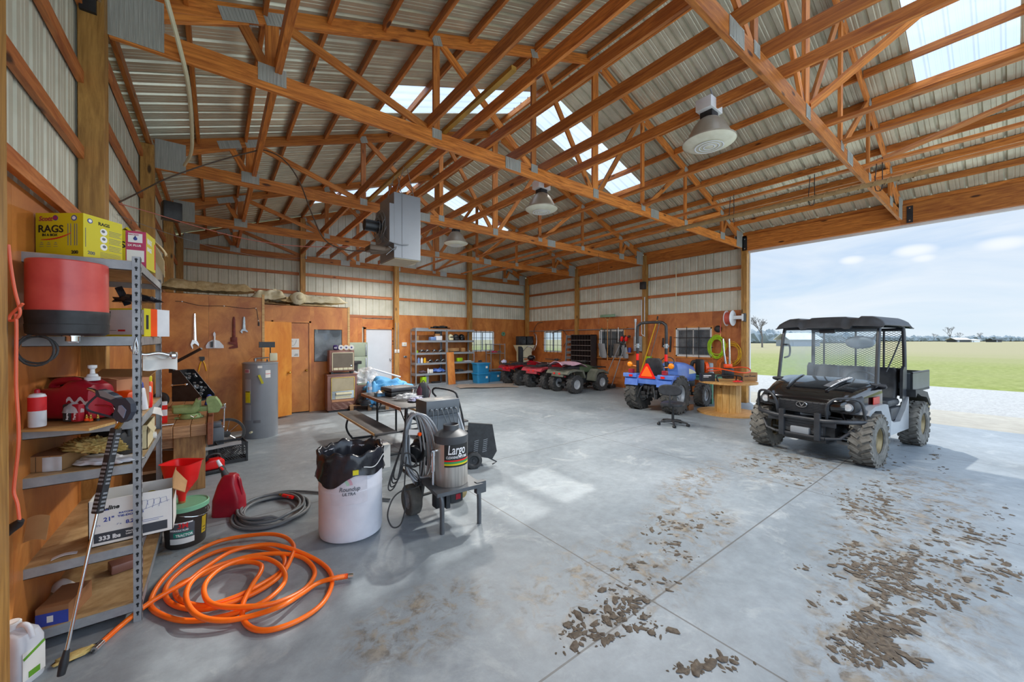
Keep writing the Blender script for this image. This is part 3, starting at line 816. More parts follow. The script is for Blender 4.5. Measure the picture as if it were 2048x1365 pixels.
# windows
ALU = mat('window_alloy', 'c2c6c8', .4, .5, .05, 6)
PANE = glass('window_pane', (.95, .98, 1), .86, .05)
PANED = glass('dusty_window_pane', (.5, .55, .6), .28, .35, '6c7278')
def window(name, axis, u0, u1, z0, z1, d, label, pane, vb, hb, grid=True):
    """a slider: frame, two sashes, panes and welded bars; axis y: in the back wall, x: in the right wall"""
    w = thing(name, label, 'window', (0, 0, 0)); w['kind'] = 'structure'
    def B(b, a, c, e, f, p, q):
        if axis == 'y': b.bx(a, c, d+p, d+q, e, f)
        else: b.bx(d+p, d+q, a, c, e, f)
    b = MB(); f = .04
    for r_ in ((u0, u1, z0, z0+f), (u0, u1, z1-f, z1), (u0, u0+f, z0, z1), (u1-f, u1, z0, z1)): B(b, *r_, -.02, .06)
    b.build('window_frame', WHITE if grid else ALU, w, smooth=False)
    m_ = (u0+u1)/2
    for a, c, o_ in ((u0+f, m_+.02, 0), (m_-.02, u1-f, .02)):
        b = MB()
        for r_ in ((a, c, z0+f, z0+f+.025), (a, c, z1-f-.025, z1-f), (a, a+.025, z0+f, z1-f), (c-.025, c, z0+f, z1-f)): B(b, *r_, o_, o_+.018)
        s_ = b.build('sash', ALU, w, smooth=False)
        b = MB(); B(b, a+.02, c-.02, z0+f+.02, z1-f-.02, o_+.007, o_+.010); b.build('pane', pane, s_, smooth=False)
    b = MB()
    for i in range(1, vb+1):
        u = u0+(u1-u0)*i/(vb+1); B(b, u-.007, u+.007, z0-.03, z1+.03, -.06, -.045)
    for i in range(1, hb+1):
        z = z0+(z1-z0)*i/(hb+1); B(b, u0-.05, u1+.05, z-.007, z+.007, -.048, -.035)
    b.build('security_bars', BLACK, w, smooth=False)
    return w
window('window_1', 'y', *WIN_B, YSB-.045, 'bright barred window in the back wall right of the grey shelves', PANE, 4, 2)
window('window_2', 'x', *WIN_R[0], XSR-.045, 'bright barred window in the right wall nearest the far corner', PANE, 4, 2)
window('window_3', 'x', *WIN_R[1], XSR-.045, 'dark barred window behind the hanging shovels', PANED, 3, 2)
window('window_4', 'x', *WIN_R[2], XSR-.045, 'dark barred window right of the tractor', PANED, 2, 2)
for k, (a, c, z0, z1) in enumerate(WIN_R):
    b = MB(); f = .05
    for r_ in ((a-f, c+f, z0-f, z0), (a-f, c+f, z1, z1+f), (a-f, a, z0, z1), (c, c+f, z0, z1)): b.bx(XSR-.07, XSR-.045, *r_[:2], *r_[2:])
    tag(b.build(f'trim_{k+4}', PLYB, smooth=False), f'wooden casing around window {["nearest the far corner", "behind the shovels", "right of the tractor"][k]}', 'trim', kind='structure')
# lean-to behind the two dark windows
b = MB(); ribbed(b, lambda u, v, d: (12.4+d, u, v), 5.25, 10.2, 0, 3.0, 1); b.bx(11.46, 12.5, 5.25, 10.2, 2.98, 3.02)
tag(b.build('wall_outer', GREYP, smooth=False), 'grey sheet wall of the lean-to seen through the dark windows', 'wall', kind='structure')

# white entry door in the back wall
d_ = thing('door_1', 'plain white entry door in the back wall', 'door', (4.6, YSB-.05, 0)); d_['kind'] = 'structure'
b = MB(); b.bx(-.46, .46, 0, .045, .02, 2.06, bev=.004); dp = b.build('door_panel', mat('door_white', 'd4dbe4', .4, 0, .03, 3), d_, smooth=False)
b = MB(); b.cyl((.40, -.05, .98), (.40, 0, .98), .012); b.sphere((.40, -.06, .98), .03); b.cyl((.40, -.008, .98), (.40, 0, .98), .035); b.build('door_knob', CHROME, dp)
b = MB()
for z in (.25, 1.05, 1.85): b.cyl((-.455, -.008, z-.05), (-.455, -.008, z+.05), .008)
b.build('hinge', STEEL, dp)
b = MB(); b.bx(-.52, -.46, -.05, .06, 0, 2.12); b.bx(.46, .52, -.05, .06, 0, 2.12); b.bx(-.52, .52, -.05, .06, 2.06, 2.14); b.build('door_frame', WOOD, d_, smooth=False)

# small room in the far left corner
rm = thing('partition_room', 'small plywood room with an office window in the far left corner', 'room', (0, 0, 0)); rm['kind'] = 'structure'
def panel(x0, x1, y0, y1, z0, z1, m=PLYB, nm='wall_panel'):
    b = MB(); b.bx(x0, x1, y0, y1, z0, z1); return b.build(nm, m, rm, smooth=False)
PLYW = wood('plywood_amber', 'a25c26', 'd08c44', stretch=(1.6, 1.6, 1.1), scale=1.7, rough=.45, knots=False, rnd=.03)
for a, c in ((-.77, -.1), (-.1, .72)): panel(a+.001, c-.001, 8.75, 8.77, 0, 2.5, PLYW)
panel(.70, .74, 8.735, 8.80, 0, 2.56, PALEW, 'corner_trim')
panel(.70, .72, 8.80, 9.42, 0, 2.5); panel(.70, .72, 10.08, 10.12, 0, 2.5)
panel(.72, 1.02, 10.10, 10.12, 0, 2.48); panel(1.76, 1.845, 10.10, 10.12, 0, 2.48); panel(1.02, 1.76, 10.10, 10.12, 2.10, 2.48)
panel(1.845, 2.47, 10.10, 10.12, 0, 1.17); panel(1.845, 2.47, 10.10, 10.12, 1.94, 2.48); panel(2.47, 2.63, 10.10, 10.12, 0, 2.48)
panel(2.61, 2.63, 10.12, 13.73, 0, 2.48); panel(2.60, 2.65, 10.09, 10.14, 0, 2.5, PALEW, 'corner_trim')
panel(-.77, .72, 8.77, 13.7, 2.47, 2.50, PLY, 'ceiling_panel'); panel(.72, 2.63, 10.12, 13.7, 2.46, 2.48, PLY, 'ceiling_panel')
b = MB()
for r_ in ((1.74, 1.78, 0, 2.13), (.99, 1.02, 0, 2.13), (.99, 1.78, 2.09, 2.13)): b.bx(r_[0], r_[1], 10.085, 10.10, r_[2], r_[3])
b.build('door_frame', PLYB, rm, smooth=False)
b = MB(); b.bx(1.86, 2.46, 10.108, 10.112, 1.18, 1.93); b.build('pane', glass('office_pane', (.8, .85, .9), .55, .08, '8c949c'), rm, smooth=False)
d_ = thing('door_2', 'closed plywood door of the small room with two posters', 'door', (1.38, 10.105, 0)); d_['kind'] = 'structure'
b = MB(); b.bx(-.355, .355, 0, .03, .02, 2.08); dd = b.build('door_panel', PLYB, d_, smooth=False)
KN = mat('brass', 'd8b45c', .25, .9, .05, 6)
b = MB(); b.sphere((.30, -.05, .98), .028); b.cyl((.30, -.04, .98), (.30, 0, .98), .014); b.build('door_knob', KN, dd)
for nm, z, w, h, lb in (('poster', 1.52, .2, .20, 'white notice sheet with a line drawing, upper one on the plywood door'), ('poster', 1.30, .2, .17, 'white notice sheet with a blue symbol, lower one on the plywood door')):
    t = thing(nm, lb, 'poster', (1.33, 10.10, z))
    b = MB(); b.bx(0, w, -.002, 0, 0, h); b.build('sheet', PAPER, t, smooth=False)
    if z > 1.5:
        b = MB(); b.tube([(.06, -.004, .04), (.10, -.004, .05), (.13, -.004, .1), (.15, -.004, .17)], .003, 5); b.bx(.02, .07, -.004, -.002, .15, .155); b.bx(.02, .08, -.004, -.002, .13, .134); b.build('drawing', INKG2, t)
    else:
        b = MB(); b.lathe([(.045, -.004), (.045, -.001), (.0, -.001)], (.07, 0, .10), 'y', 20); b.build('symbol', INKB, t)
        b = MB(); b.bx(.1, .18, -.004, -.002, .03, .045); b.bx(.12, .18, -.004, -.002, .06, .07); b.build('print_lines', INKG2, t)
d_ = thing('door_3', 'open orange plywood door leaf standing behind the water heater', 'door', (.74, 9.45, 0), math.atan2(.27, .57)); d_['kind'] = 'structure'
b = MB(); b.bx(0, .64, -.016, .016, .04, 2.08); dd = b.build('door_panel', wood('door_veneer', 'c87424', 'e29a3c', stretch=(4, 4, .8), scale=1.4, rough=.35, knots=False, rnd=0), d_, smooth=False)
b = MB(); b.sphere((.57, -.055, .98), .028); b.sphere((.57, .055, .98), .028); b.cyl((.57, -.05, .98), (.57, .05, .98), .013); b.build('door_knob', KN, dd)
# inside the office: grey locker shape behind the glass
b = MB(); b.cyl((2.18, 10.7, 0), (2.18, 10.7, 1.85), .2, seg=24); b.bx(1.95, 2.5, 10.45, 10.95, 0, .9)
tag(b.build('metal_drum', STEEL), 'shiny metal cylinder seen through the office window', 'cylinder')

# insulation batts on top of the small room
def batt(cx, cy, z, lx, ly_, h, rz, label, seed, roll=False, m=INSUL):
    from mathutils import noise
    b = MB()
    def fn(u, v):
        x = (u-.5)*lx; y = (v-.5)*ly_
        edge = min(1, min(u, 1-u)*6)*min(1, min(v, 1-v)*5)
        zz = h*(.35+.65*edge)*(1+.35*noise.noise(Vector((u*2.4+seed, v*2, seed))))+.10*h*noise.noise(Vector((u*11, v*9, seed)))+(.16*(u-.5)**2)
        return (x, y, max(.012, zz))
    b.surf(fn, 26, 12)
    b.surf(lambda u, v: ((u-.5)*lx, (v-.5)*ly_, .004), 2, 2)
    if roll:
        b.tube([(-lx*.5+lx*.12, -ly_/2, h*.5+.05), (-lx*.5+lx*.12, ly_/2, h*.5+.05)], h*.62, 14)
        b.tube([(-lx*.5+lx*.14, -ly_/2-.01, h*.6+.05), (-lx*.5+lx*.14, ly_/2+.01, h*.6+.05)], h*.3, 12)
    o = b.build('insulation_batt', m, angle=180, loc=(cx, cy, z), rot=(0, 0, rz))
    return tag(o, label, 'insulation', 'insulation batts on the small room')
INS2 = mat('insulation_facing', 'e2dcc4', .9, 0, .08, 6, hex2='c8ba94', bump=.4)
batt(-.28, 9.05, 2.50, 1.0, .6, .24, .05, 'long tan insulation batt over the wrench wall, nearest the rack', 1)
batt(.1, 9.0, 2.50, 1.0, .5, .22, -.06, 'tan insulation batt sloping down over the wrench wall', 2)
batt(.98, 10.3, 2.49, .66, .6, .30, -.2, 'pale bent insulation piece at the inner corner of the room', 3, m=INS2)
batt(1.45, 10.45, 2.49, .9, .6, .18, .1, 'flat tan insulation batt in the middle of the office roof', 4)
batt(2.0, 10.4, 2.49, 1.25, .6, .24, .0, 'folded insulation batt over the office window', 5, roll=True, m=INS2)
batt(1.6, 11.3, 2.49, 1.9, .6, .12, .1, 'tan insulation batt at the rear of the office roof', 6)
# ------------------------------------------------------------ left foreground: rack and what is on and around it
def at(px, py, depth): return Vector((0, 0, CAMH))+cam_ray(px, py)*depth
def fl(px, py, z=0.0):
    d = cam_ray(px, py); t = (z-CAMH)/d.z
    return Vector((d.x*t, d.y*t, z))
VR = -YAW                                   # heading of things that stand square to the view
def slots(b, x, y, z0, z1, axis, step=.0508):
    z = z0+.03
    while z < z1-.02:
        if axis == 'y': b.cyl((x, y-.0006, z+.005), (x, y+.0004, z+.005), .0075, seg=10); b.bx(x-.0042, x+.0042, y-.0006, y+.0004, z-.014, z+.003)
        else: b.cyl((x-.0004, y, z+.005), (x+.0006, y, z+.005), .0075, seg=10); b.bx(x-.0004, x+.0006, y-.0042, y+.0042, z-.014, z+.003)
        z += step
def shelving(name, loc, W, D, H, zs, label, beam_h=.055, board=BOARD, rz=0, slot=True, rackm=RACK, mid=None):
    """boltless angle-steel unit: W along x, D along y"""
    t = thing(name, label, 'shelves', loc, rz)
    f = .038
    for (x, sx) in ((0, 1), (W, -1)):
        for (y, sy) in ((0, 1), (D, -1)):
            b = MB(); b.bx(x, x+sx*f, y, y+sy*.002, 0, H); b.bx(x, x+sx*.002, y, y+sy*f, 0, H)
            p = b.build('upright', rackm, t, smooth=False)
            if slot:
                b = MB(); slots(b, x+sx*f*.5, y-sy*.0006, .02, H, 'y'); slots(b, x-sx*.0006, y+sy*f*.5, .02, H, 'x')
                b.build('slots', DARKMET, p, smooth=False)
    for z in zs:
        b = MB()
        b.bx(.003, W-.003, .003, .006, z-beam_h, z); b.bx(.003, W-.003, D-.006, D-.003, z-beam_h, z)
        b.bx(.003, .006, .003, D-.003, z-beam_h, z); b.bx(W-.006, W-.003, .003, D-.003, z-beam_h, z)
        b.bx(.003, W-.003, .003, .02, z-beam_h, z-beam_h+.003); b.bx(W-.02, W-.003, .003, D, z-beam_h, z-beam_h+.003)
        s = b.build('shelf', rackm, t, smooth=False)
        b = MB(); b.bx(.007, W-.007, .007, D-.007, z-.012, z+.003); b.build('board', board, s, smooth=False)
    return t
RK = shelving('shelving_unit', (-.86, 3.22, 0), .50, 1.13, 2.205, [2.175, 1.722, 1.222, .957, .470, .118], 'tall slotted steel shelving unit against the left wall')

def carton(name, label, cat, c, w, d, h, rz, m, open_top=False, group=None, th=.004):
    t = thing(name, label, cat, c, rz, group)
    b = MB()
    if not open_top: b.bx(-w/2, w/2, -d/2, d/2, 0, h)
    else:
        b.bx(-w/2, w/2, -d/2, d/2, 0, th); b.bx(-w/2, w/2, -d/2, -d/2+th, 0, h); b.bx(-w/2, w/2, d/2-th, d/2, 0, h)
        b.bx(-w/2, -w/2+th, -d/2, d/2, 0, h); b.bx(w/2-th, w/2, -d/2, d/2, 0, h)
    b.build('carton', m, t, smooth=False)
    return t
FX = (1, 0, 0); UZ = (0, 0, 1)
def ftext(t, s, size, x, z, w, d, m, bold=0.0, sx=1.0, align='LEFT', shear=0.0):   # on the front (-y) face
    return text(s, size, (x, -d/2, z), FX, UZ, m, t, bold=bold, sx=sx, align=align, shear=shear)
def stext(t, s, size, y, z, w, m, bold=0.0, sx=1.0, align='LEFT'):                  # on the right (+x) face
    return text(s, size, (w/2, y, z), (0, 1, 0), UZ, m, t, bold=bold, sx=sx, align=align)

# yellow rag boxes on the top shelf
YB_ = mat('rag_box_yellow', 'd6c81a', .55, 0, .03, 4)
t = carton('rag_box', 'yellow box of rags with three round pictures, nearer one on the top shelf', 'box', (-.640, 3.412, 2.179), .272, .220, .25, VR, YB_)
w, d, h = .272, .22, .25
ftext(t, 'RAGS', .058, -.122, .140, w, d, INK, bold=.0012, sx=1.02); ftext(t, 'IN A BOX', .020, -.098, .118, w, d, INK, bold=.0006)
ftext(t, 'Scott', .036, -.118, .205, w, d, mat('brand_red', 'b04048', .6), bold=.001, shear=.25); ftext(t, '200', .026, .068, .018, w, d, INK, bold=.0008)
b = MB()
for i in range(12):
    u = i/11; x = -.095+.155*u; z = .098+.035*u**2.2; b.box((x, -d/2-.001, z), (.016, .001, .0035+.004*math.sin(PI*u)), rot=(0, -.1-.5*u, 0))
b.build('red_swoosh', INKR, t, smooth=False)
def ring(t, x, z, r, m, d, inner=.6, name='round_mark'):
    b = MB(); b.lathe([(r, -.0012), (r, 0)], (x, -d/2-.0003, z), 'y', 20); b.lathe([(0, -.0012), (r, -.0012)], (x, -d/2-.0003, z), 'y', 20); return b.build(name, m, t)
ring(t, .085, .222, .016, INKB, d); ring(t, .085, .222, .010, INKW, d+.002); ring(t, -.022, .222, .015, INKB, d); 
b = MB()
for i in range(5): b.bx(-.034, -.010, -d/2-.0028, -d/2-.0018, .213+i*.004, .215+i*.004)
b.build('flag_stripes', INKR, t, smooth=False)
b = MB()
for i, x in enumerate((-.112, -.072, -.032)):
    b.bx(x, x+.02, -d/2-.001, -d/2, .070, .073); b.bx(x+.004, x+.016, -d/2-.001, -d/2, .080, .083); b.bx(x-.002, x+.022, -d/2-.001, -d/2, .058, .060)
for x in (.047, .063, .085, .098): b.bx(x, x+.004, -d/2-.001, -d/2, .065, .19)
b.build('fine_print', INKG2, t, smooth=False)
stext(t, 'RAGS', .026, -.03, .205, w, INK, bold=.0006); stext(t, '200', .026, -.088, .022, w, INKG2, bold=.0006)
b = MB()
for z in (.17, .125, .08):
    b.lathe([(0, .0012), (.020, .0012), (.020, 0)], (w/2, 0, z), 'x', 18)
b.build('round_pictures', INKW, t)
b = MB()
for z, o in ((.17, 0), (.125, 1), (.08, 2)):
    b.sphere((w/2+.001, -.003+.003*o, z+.003), .011, 10, 8, (.1, 1, .8))
    for k in range(4): b.bx(w/2, w/2+.001, .03, .105-.006*(k % 3), z+.012-k*.009, z+.0145-k*.009)
for k in range(5): b.bx(w/2, w/2+.001, -.02, .10, .045-k*.008, .0465-k*.008)
b.bx(w/2, w/2+.001, -.1, -.097, .06, .17)
b.build('fine_print', INKG2, t, smooth=False)
b = MB(); b.lathe([(0, .0012), (.014, .0012), (.014, 0)], (w/2, -.075, .215), 'x', 18); b.build('round_mark', INKB, t)
b = MB(); b.lathe([(0, .0022), (.009, .0022), (.009, 0)], (w/2, -.075, .215), 'x', 18); b.build('round_mark', INKW, t)
t = carton('rag_box', 'yellow rag box with a pink and white panel, farther one on the top shelf', 'box', (-.478, 3.645, 2.179), .25, .22, .24, -.11, YB_)
w, d, h = .25, .22, .24
PINK = mat('pink_print', 'c8406c', .55)
patch((.025, -d/2, 0), FX, UZ, .10, .24, PINK, t, 'pink_panel')
text('RAGS', .058, (-.118, -d/2, .125), FX, UZ, INK, t, bold=.0012)
patch((.037, -d/2-.001, .165), FX, UZ, .07, .06, INKW, t, 'white_square'); patch((.030, -d/2-.001, .04), FX, UZ, .085, .075, INKW, t, 'white_square')
text('2X PLUS', .018, (.034, -d/2-.001, .14), FX, UZ, INKW, t, bold=.0006); text('ABSORBS', .013, (.036, -d/2-.003, .212), FX, UZ, PINK, t); text('200', .026, (.062, -d/2-.001, .012), FX, UZ, INKW, t, bold=.0008)
b = MB(); b.sphere((.072, -d/2-.002, .19), .011, 12, 8, (1, .1, 1)); b.cyl((.072, -d/2-.002, .19), (.072, -d/2-.002, .212), .009, 0, 10); b.build('water_drop', INKB, t)
stext(t, 'MAX', .05, -.09, .17, w, INKW, bold=.001); stext(t, 'RAGS', .04, -.09, .12, w, INKW, bold=.001)
b = MB(); b.bx(w/2, w/2+.001, .085, .108, .02, .2); b.build('red_strip', INKR, t, smooth=False)
b = MB(); b.surf(lambda u, v: (-.06+.12*u, -.06+.09*v, .24+.03*math.sin(u*3.1)*math.sin(v*2.4+.4)+.012*math.sin(u*13)), 10, 6, .001); b.build('loose_flap', YB_, t)
# torn cardboard beyond them
t = carton('cardboard_box', 'torn open cardboard box at the far end of the top shelf', 'box', (-.57, 4.12, 2.179), .30, .26, .30, .0, CARD, True)
b = MB(); b.surf(lambda u, v: (.15+.11*u, -.12+.24*v, .30-.10*u*u-.02*math.sin(v*6)), 8, 8, .004); b.surf(lambda u, v: (.1+.16*u, -.13-.03*v-.03*u, .22+.12*v-.22*u*u), 8, 4, .003)
b.build('torn_flap', mat('cardboard_torn', 'd8c296', .85), t)

# red drum with a black base, overhanging the second shelf
t = thing('grease_drum', 'faded red drum with black plastic base on the second shelf', 'drum', (-.64, 3.165, 1.726))
FADE = mat('faded_red', 'dc5e54', .3, 0, .12, 5, hex2='c84844')
b = MB(); b.lathe([(.150, .125), (.154, .13), (.153, .395), (.149, .40), (.0, .405)], seg=48); b.build('red_cover', FADE, t)
b = MB(); b.lathe([(0, .012), (.10, .01), (.135, .0), (.153, .012), (.157, .06), (.154, .062), (.156, .09), (.160, .118), (.158, .132), (.15, .132)], seg=48); b.build('base', BLACKP, t)
b = MB(); b.lathe([(.0, -.03), (.028, -.03), (.028, -.005), (.042, -.004), (.042, .008), (0, .008)], (.03, -.085, 0), seg=24); b.build('outlet_fitting', CHROME, t)
b = MB(); b.blob((.03, -.085, -.033), .02, (1.1, 1, .35), .5, 2, 3); b.build('tape_scrap', WHITEP, t)
b = MB()
for k in range(2): b.tube([(-.10+.07*math.cos(a)*(1-.1*k), -.05-.03*k, -.075+(.07+.012*k)*math.sin(a)) for a in [2*PI*i/20 for i in range(21)]], .006, 6)
b.tube([(-.10, -.06, -.005), (-.09, -.06, .02)], .006)
tag(b.build('rubber_hose_coil', RUBBER, loc=(-.64, 3.165, 1.726)), 'thin black hose loops hanging under the red drum', 'hose')

# second shelf: white carton, black bag, papers, tube, pipe
t = carton('glove_carton', 'white and yellow carton lying under a black bag on the second shelf', 'box', (-.455, 3.86, 1.727), .30, .20, .195, VR, WHITEP)
w, d = .30, .20
for z0, z1 in ((0, .012), (.185, .195)): patch((-w/2, -d/2, z0), FX, UZ, w, z1-z0, YELL, t, 'yellow_edge')
patch((w/2, -d/2, 0), (0, 1, 0), UZ, .05, .195, YELL, t, 'yellow_edge'); patch((w/2, -d/2+.05, .0), (0, 1, 0), UZ, .05, .195, ORANGE, t, 'orange_print')
patch((-.13, -d/2, .15), FX, UZ, .05, .025, INKG2, t, 'barcode'); patch((-.03, -d/2, .035), FX, UZ, .05, .012, INKR, t, 'red_print'); patch((-.10, -d/2, .04), FX, UZ, .06, .003, INKG2, t, 'print_line')
patch((w/2, -d/2+.015, .05), (0, 1, 0), UZ, .018, .10, INK, t, 'print_bar', off=.0015)
b = MB(); b.blob((0, 0, .05), .13, (1.0, .55, .42), .35, 3, 5, 2.5, flat=0); b.surf(lambda u, v: (-.13+.07*u, -.03+.05*v, .02+.13*(1-u)+.02*v), 4, 3, .004)
tag(b.build('black_bag', BAGM, loc=(-.45, 3.86, 1.925), rot=(0, 0, VR)), 'crumpled black bag on top of the white carton', 'bag')
b = MB()
for k in range(4): b.box((.004*k, .003*k, .09), (.06, .004, .18+.01*(k % 2)), rot=(0, .05*k-.08, 0))
tag(b.build('paper_stack', PAPER, smooth=False, loc=(-.38, 4.18, 1.727), rot=(0, 0, VR-.3)), 'upright papers at the right end of the second shelf', 'paper')
t = thing('paper_tube', 'pale cardboard tube sticking out of the second shelf', 'tube', (-.43, 4.02, 1.745)); b = MB(); b.lathe([(.016, -.2), (.016, .12), (.012, .12), (.012, -.2), (.016, -.2)], axis='x', seg=18); b.build('tube', CREAM, t); t.rotation_euler[2] = -.35
b = MB(); b.tube([(-.06, .0, .06), (-.05, 0, .01), (0, 0, -.02), (.07, 0, -.012), (.13, 0, -.03)], .011, 10, smooth=5); b.lathe([(.011, .12), (.026, .13), (.026, .15), (.011, .16)], (0, 0, -.03), 'x', 18)
tag(b.build('bent_pipe', CHROME, loc=(-.36, 3.34, 1.63), rot=(0, 0, .25)), 'bent chrome pipe hooked on the front rack upright', 'pipe')
b = MB(); b.surf(lambda u, v: (.0+.17*u, .05*u+.02*math.sin(u*5), -.02-.085*v-.05*u*v+.03*u+.01*math.sin(v*4+u*5)), 14, 8, .0012); b.surf(lambda u, v: (.02+.15*u, -.02+.03*u, -.012+.01*math.sin(u*9)-.02*v), 10, 3, .0012)
tag(b.build('paper_sheets', PAPER, loc=(-.37, 3.38, 1.62), rot=(0, 0, .15)), 'white paper sheets hanging by the front rack upright', 'paper')
b = MB()
for k in range(3): b.tube([(0, 0, 0), (.008, 0, -.05-.01*k), (-.012+.008*k, 0, -.09), (-.006, 0, -.03), (.002, 0, .01)], .0028, 6, smooth=5)
tag(b.build('wire_hooks', CHROME, loc=(-.38, 3.212, 1.71)), 'bunch of wire hooks on the front rack upright', 'hook')

# third shelf: gas can, cans, carton, tools
def gascan_flat(t):
    b = MB(); b.loft([(-.165, 0, .085, .055, .080, 3), (-.155, 0, .09, .072, .088, 4), (-.02, 0, .10, .080, .098, 4), (.02, 0, .115, .080, .113, 4), (.10, 0, .118, .080, .116, 4), (.16, 0, .105, .070, .10, 4), (.17, 0, .10, .05, .08, 3)], 'x', 28); b.build('can_body', REDP2, t)
    b = MB(); b.tube([(-.14, 0, .16), (-.13, 0, .205), (-.08, 0, .222), (.0, 0, .222), (.035, 0, .20), (.04, 0, .17)], .022, 10, smooth=4); b.build('handle', REDP2, t)
    b = MB(); b.lathe([(.034, .225), (.034, .245), (.026, .248), (.022, .262), (.012, .266), (.010, .29), (.020, .30), (.02, .315), (0, .318)], (.105, 0, 0), seg=20); b.build('spout_cap', WHITE, t)
REDP2 = mat('gas_can_red', 'b4182e', .35, 0, .1, 5, hex2='941226')
t = thing('gas_can', 'low red plastic gas can with white spout cap on the third shelf', 'can', (-.66, 3.39, 1.238), VR-.05); gascan_flat(t)
b = MB(); b.surf(lambda u, v: (-.24+.43*u, -.10+.22*v-.05*(u**3), .0), 12, 4, .014); 
o = tag(b.build('loose_board', PALEW, loc=(-.655, 3.245, 1.226), rot=(0, 0, -.42)), 'bare wooden board lying across the front of the third shelf', 'board')
t = thing('spray_can', 'red and white aerosol can at the left end of the loose board', 'can', (-.755, 3.165, 1.242))
b = MB(); b.lathe([(0, 0), (.031, 0), (.033, .004), (.033, .16), (.028, .172), (.012, .178), (0, .178)], seg=24); cb = b.build('can', WHITEP, t)
b = MB(); b.lathe([(.0335, .085), (.0335, .158)], seg=24); b.build('red_label', INKR, cb)
b = MB(); b.lathe([(.011, .178), (.011, .195), (.006, .20), (0, .20)], seg=14); b.build('cap', REDP2, t)
t = thing('torque_pack', 'black and red bottle pair shrink-wrapped on the loose board', 'bottle pack', (-.64, 3.235, 1.242), VR)
b = MB(); b.box((-.022, 0, .05), (.045, .035, .10), bev=.008); b.build('black_bottle', BLACKP, t)
b = MB(); b.box((.026, 0, .05), (.045, .035, .10), bev=.008); b.build('red_bottle', REDP2, t)
b = MB(); b.blob((0, 0, .052), .055, (1.0, .5, 1.0), .06, 3, 8, 3, flat=-.0); b.surf(lambda u, v: (-.04+.12*u, .0, .105+.02*v+.015*math.sin(u*12)), 12, 3, .001); b.build('wrap', CLEARF, t)
text('Supreme', .016, (-.008, -.0185, .012), (0, 0, 1), (-1, 0, 0), INKW, t, bold=.0004); text('Torque', .018, (.034, -.0185, .012), (0, 0, 1), (-1, 0, 0), INKW, t, bold=.0004)
for i, (x, y, lb) in enumerate(((-.585, 3.215, 'brass and orange spark plug standing left of two others on the board'), (-.565, 3.195, 'brass and orange plug in the middle of three on the board'), (-.535, 3.18, 'chrome plug standing right of two others on the board'))):
    t = thing('spark_plug', lb, 'plug', (x, y, 1.242)); b = MB(); b.lathe([(0, 0), (.009, 0), (.009, .012), (.006, .014)], seg=10); b.build('collar', ORANGE if i < 2 else DARKMET, t)
    b = MB(); b.lathe([(.006, .012), (.007, .025), (.004, .028), (.004, .036), (0, .037)], seg=10); b.build('tip', KN, t)
t = carton('brake_cleaner_carton', 'brown carton of brake parts cleaner with open flaps on the third shelf', 'box', (-.595, 3.70, 1.24), .40, .22, .205, VR, mat('carton_orange', 'b8805c', .8, 0, .05, 4))
w, d = .40, .22
ftext(t, 'BRAKE PARTS CLEANER', .024, -.185, .115, w, d, INK, bold=.0009, sx=1.2); ftext(t, 'LIMPIADOR PARA', .023, -.185, .083, w, d, INK, bold=.0009, sx=1.1); ftext(t, 'PIEZAS DE FRENOS', .023, -.185, .052, w, d, INK, bold=.0009, sx=1.1)
patch((-.185, -d/2, .155), FX, UZ, .07, .022, INK, t, 'dark_emblem'); patch((-.10, -d/2, .16), FX, UZ, .11, .014, CARDD, t, 'oval_frame'); ftext(t, 'NON-CHLORINATED', .011, -.097, .163, w, d, INK)
b = MB(); b.surf(lambda u, v: (-.26+.30*u, -.11-.09*v, .205+.02*v+.012*u), 6, 4, .003); b.surf(lambda u, v: (.0+.21*u, -.11-.06*v, .207+.015*v), 6, 4, .003); b.surf(lambda u, v: (-.2+.4*u, .11+.07*v, .205+.05*v), 6, 4, .003)
b.build('flap', CARD, t)
t = thing('hedge_trimmer', 'orange power tool with black case on the third shelf', 'power tool', (-.50, 3.45, 1.226), VR)
b = MB(); b.loft([(-.11, 0, .12, .02, .012, 3), (-.05, 0, .125, .028, .02, 3), (.02, 0, .125, .035, .03, 3), (.06, 0, .105, .045, .055, 4), (.11, 0, .10, .04, .05, 4), (.12, 0, .10, .02, .03, 3)], 'x', 20); b.tube([(-.09, 0, .125), (-.1, 0, .10), (-.06, 0, .085), (.03, 0, .085)], .010, 8, smooth=3); b.build('housing', ORANGE, t)
b = MB(); b.bx(-.14, .12, -.05, .05, 0, .05, .008); b.bx(-.02, .05, -.038, .038, .05, .10, .006); b.build('case', BLACKP, t)
b = MB(); b.bx(-.06, .03, -.052, -.048, .06, .085); b.build('side_plate', GREYP, t, smooth=False)
def spray(nm, lb, x, y, z, r, h, mb, mc, g=None, caph=.04, tilt=0):
    t = thing(nm, lb, 'can', (x, y, z), 0, g); t.rotation_euler[1] = tilt
    b = MB(); b.lathe([(0, 0), (r-.002, 0), (r, .003), (r, h-.01), (r-.006, h), (0, h)], seg=18); b.build('can', mb, t)
    b = MB(); b.lathe([(r-.005, h-.002), (r-.004, h+caph*.8), (r-.010, h+caph), (0, h+caph)], seg=18); b.build('cap', mc, t); return t
spray('spray_can', 'white spray can with blue cap behind the front rack upright', -.395, 3.60, 1.228, .03, .15, WHITEP, INKB, tilt=-.12)
spray('spray_can', 'slim yellow can between the blue capped can and the orange one', -.405, 3.78, 1.228, .022, .17, YELL, LIME)
spray('spray_can', 'slim orange can next to the yellow one on the third shelf', -.39, 3.88, 1.228, .020, .17, ORANGE, YELL)
spray('spray_can', 'small red bottle in front of the yellow can', -.372, 3.70, 1.228, .016, .11, REDREF, WHITE)
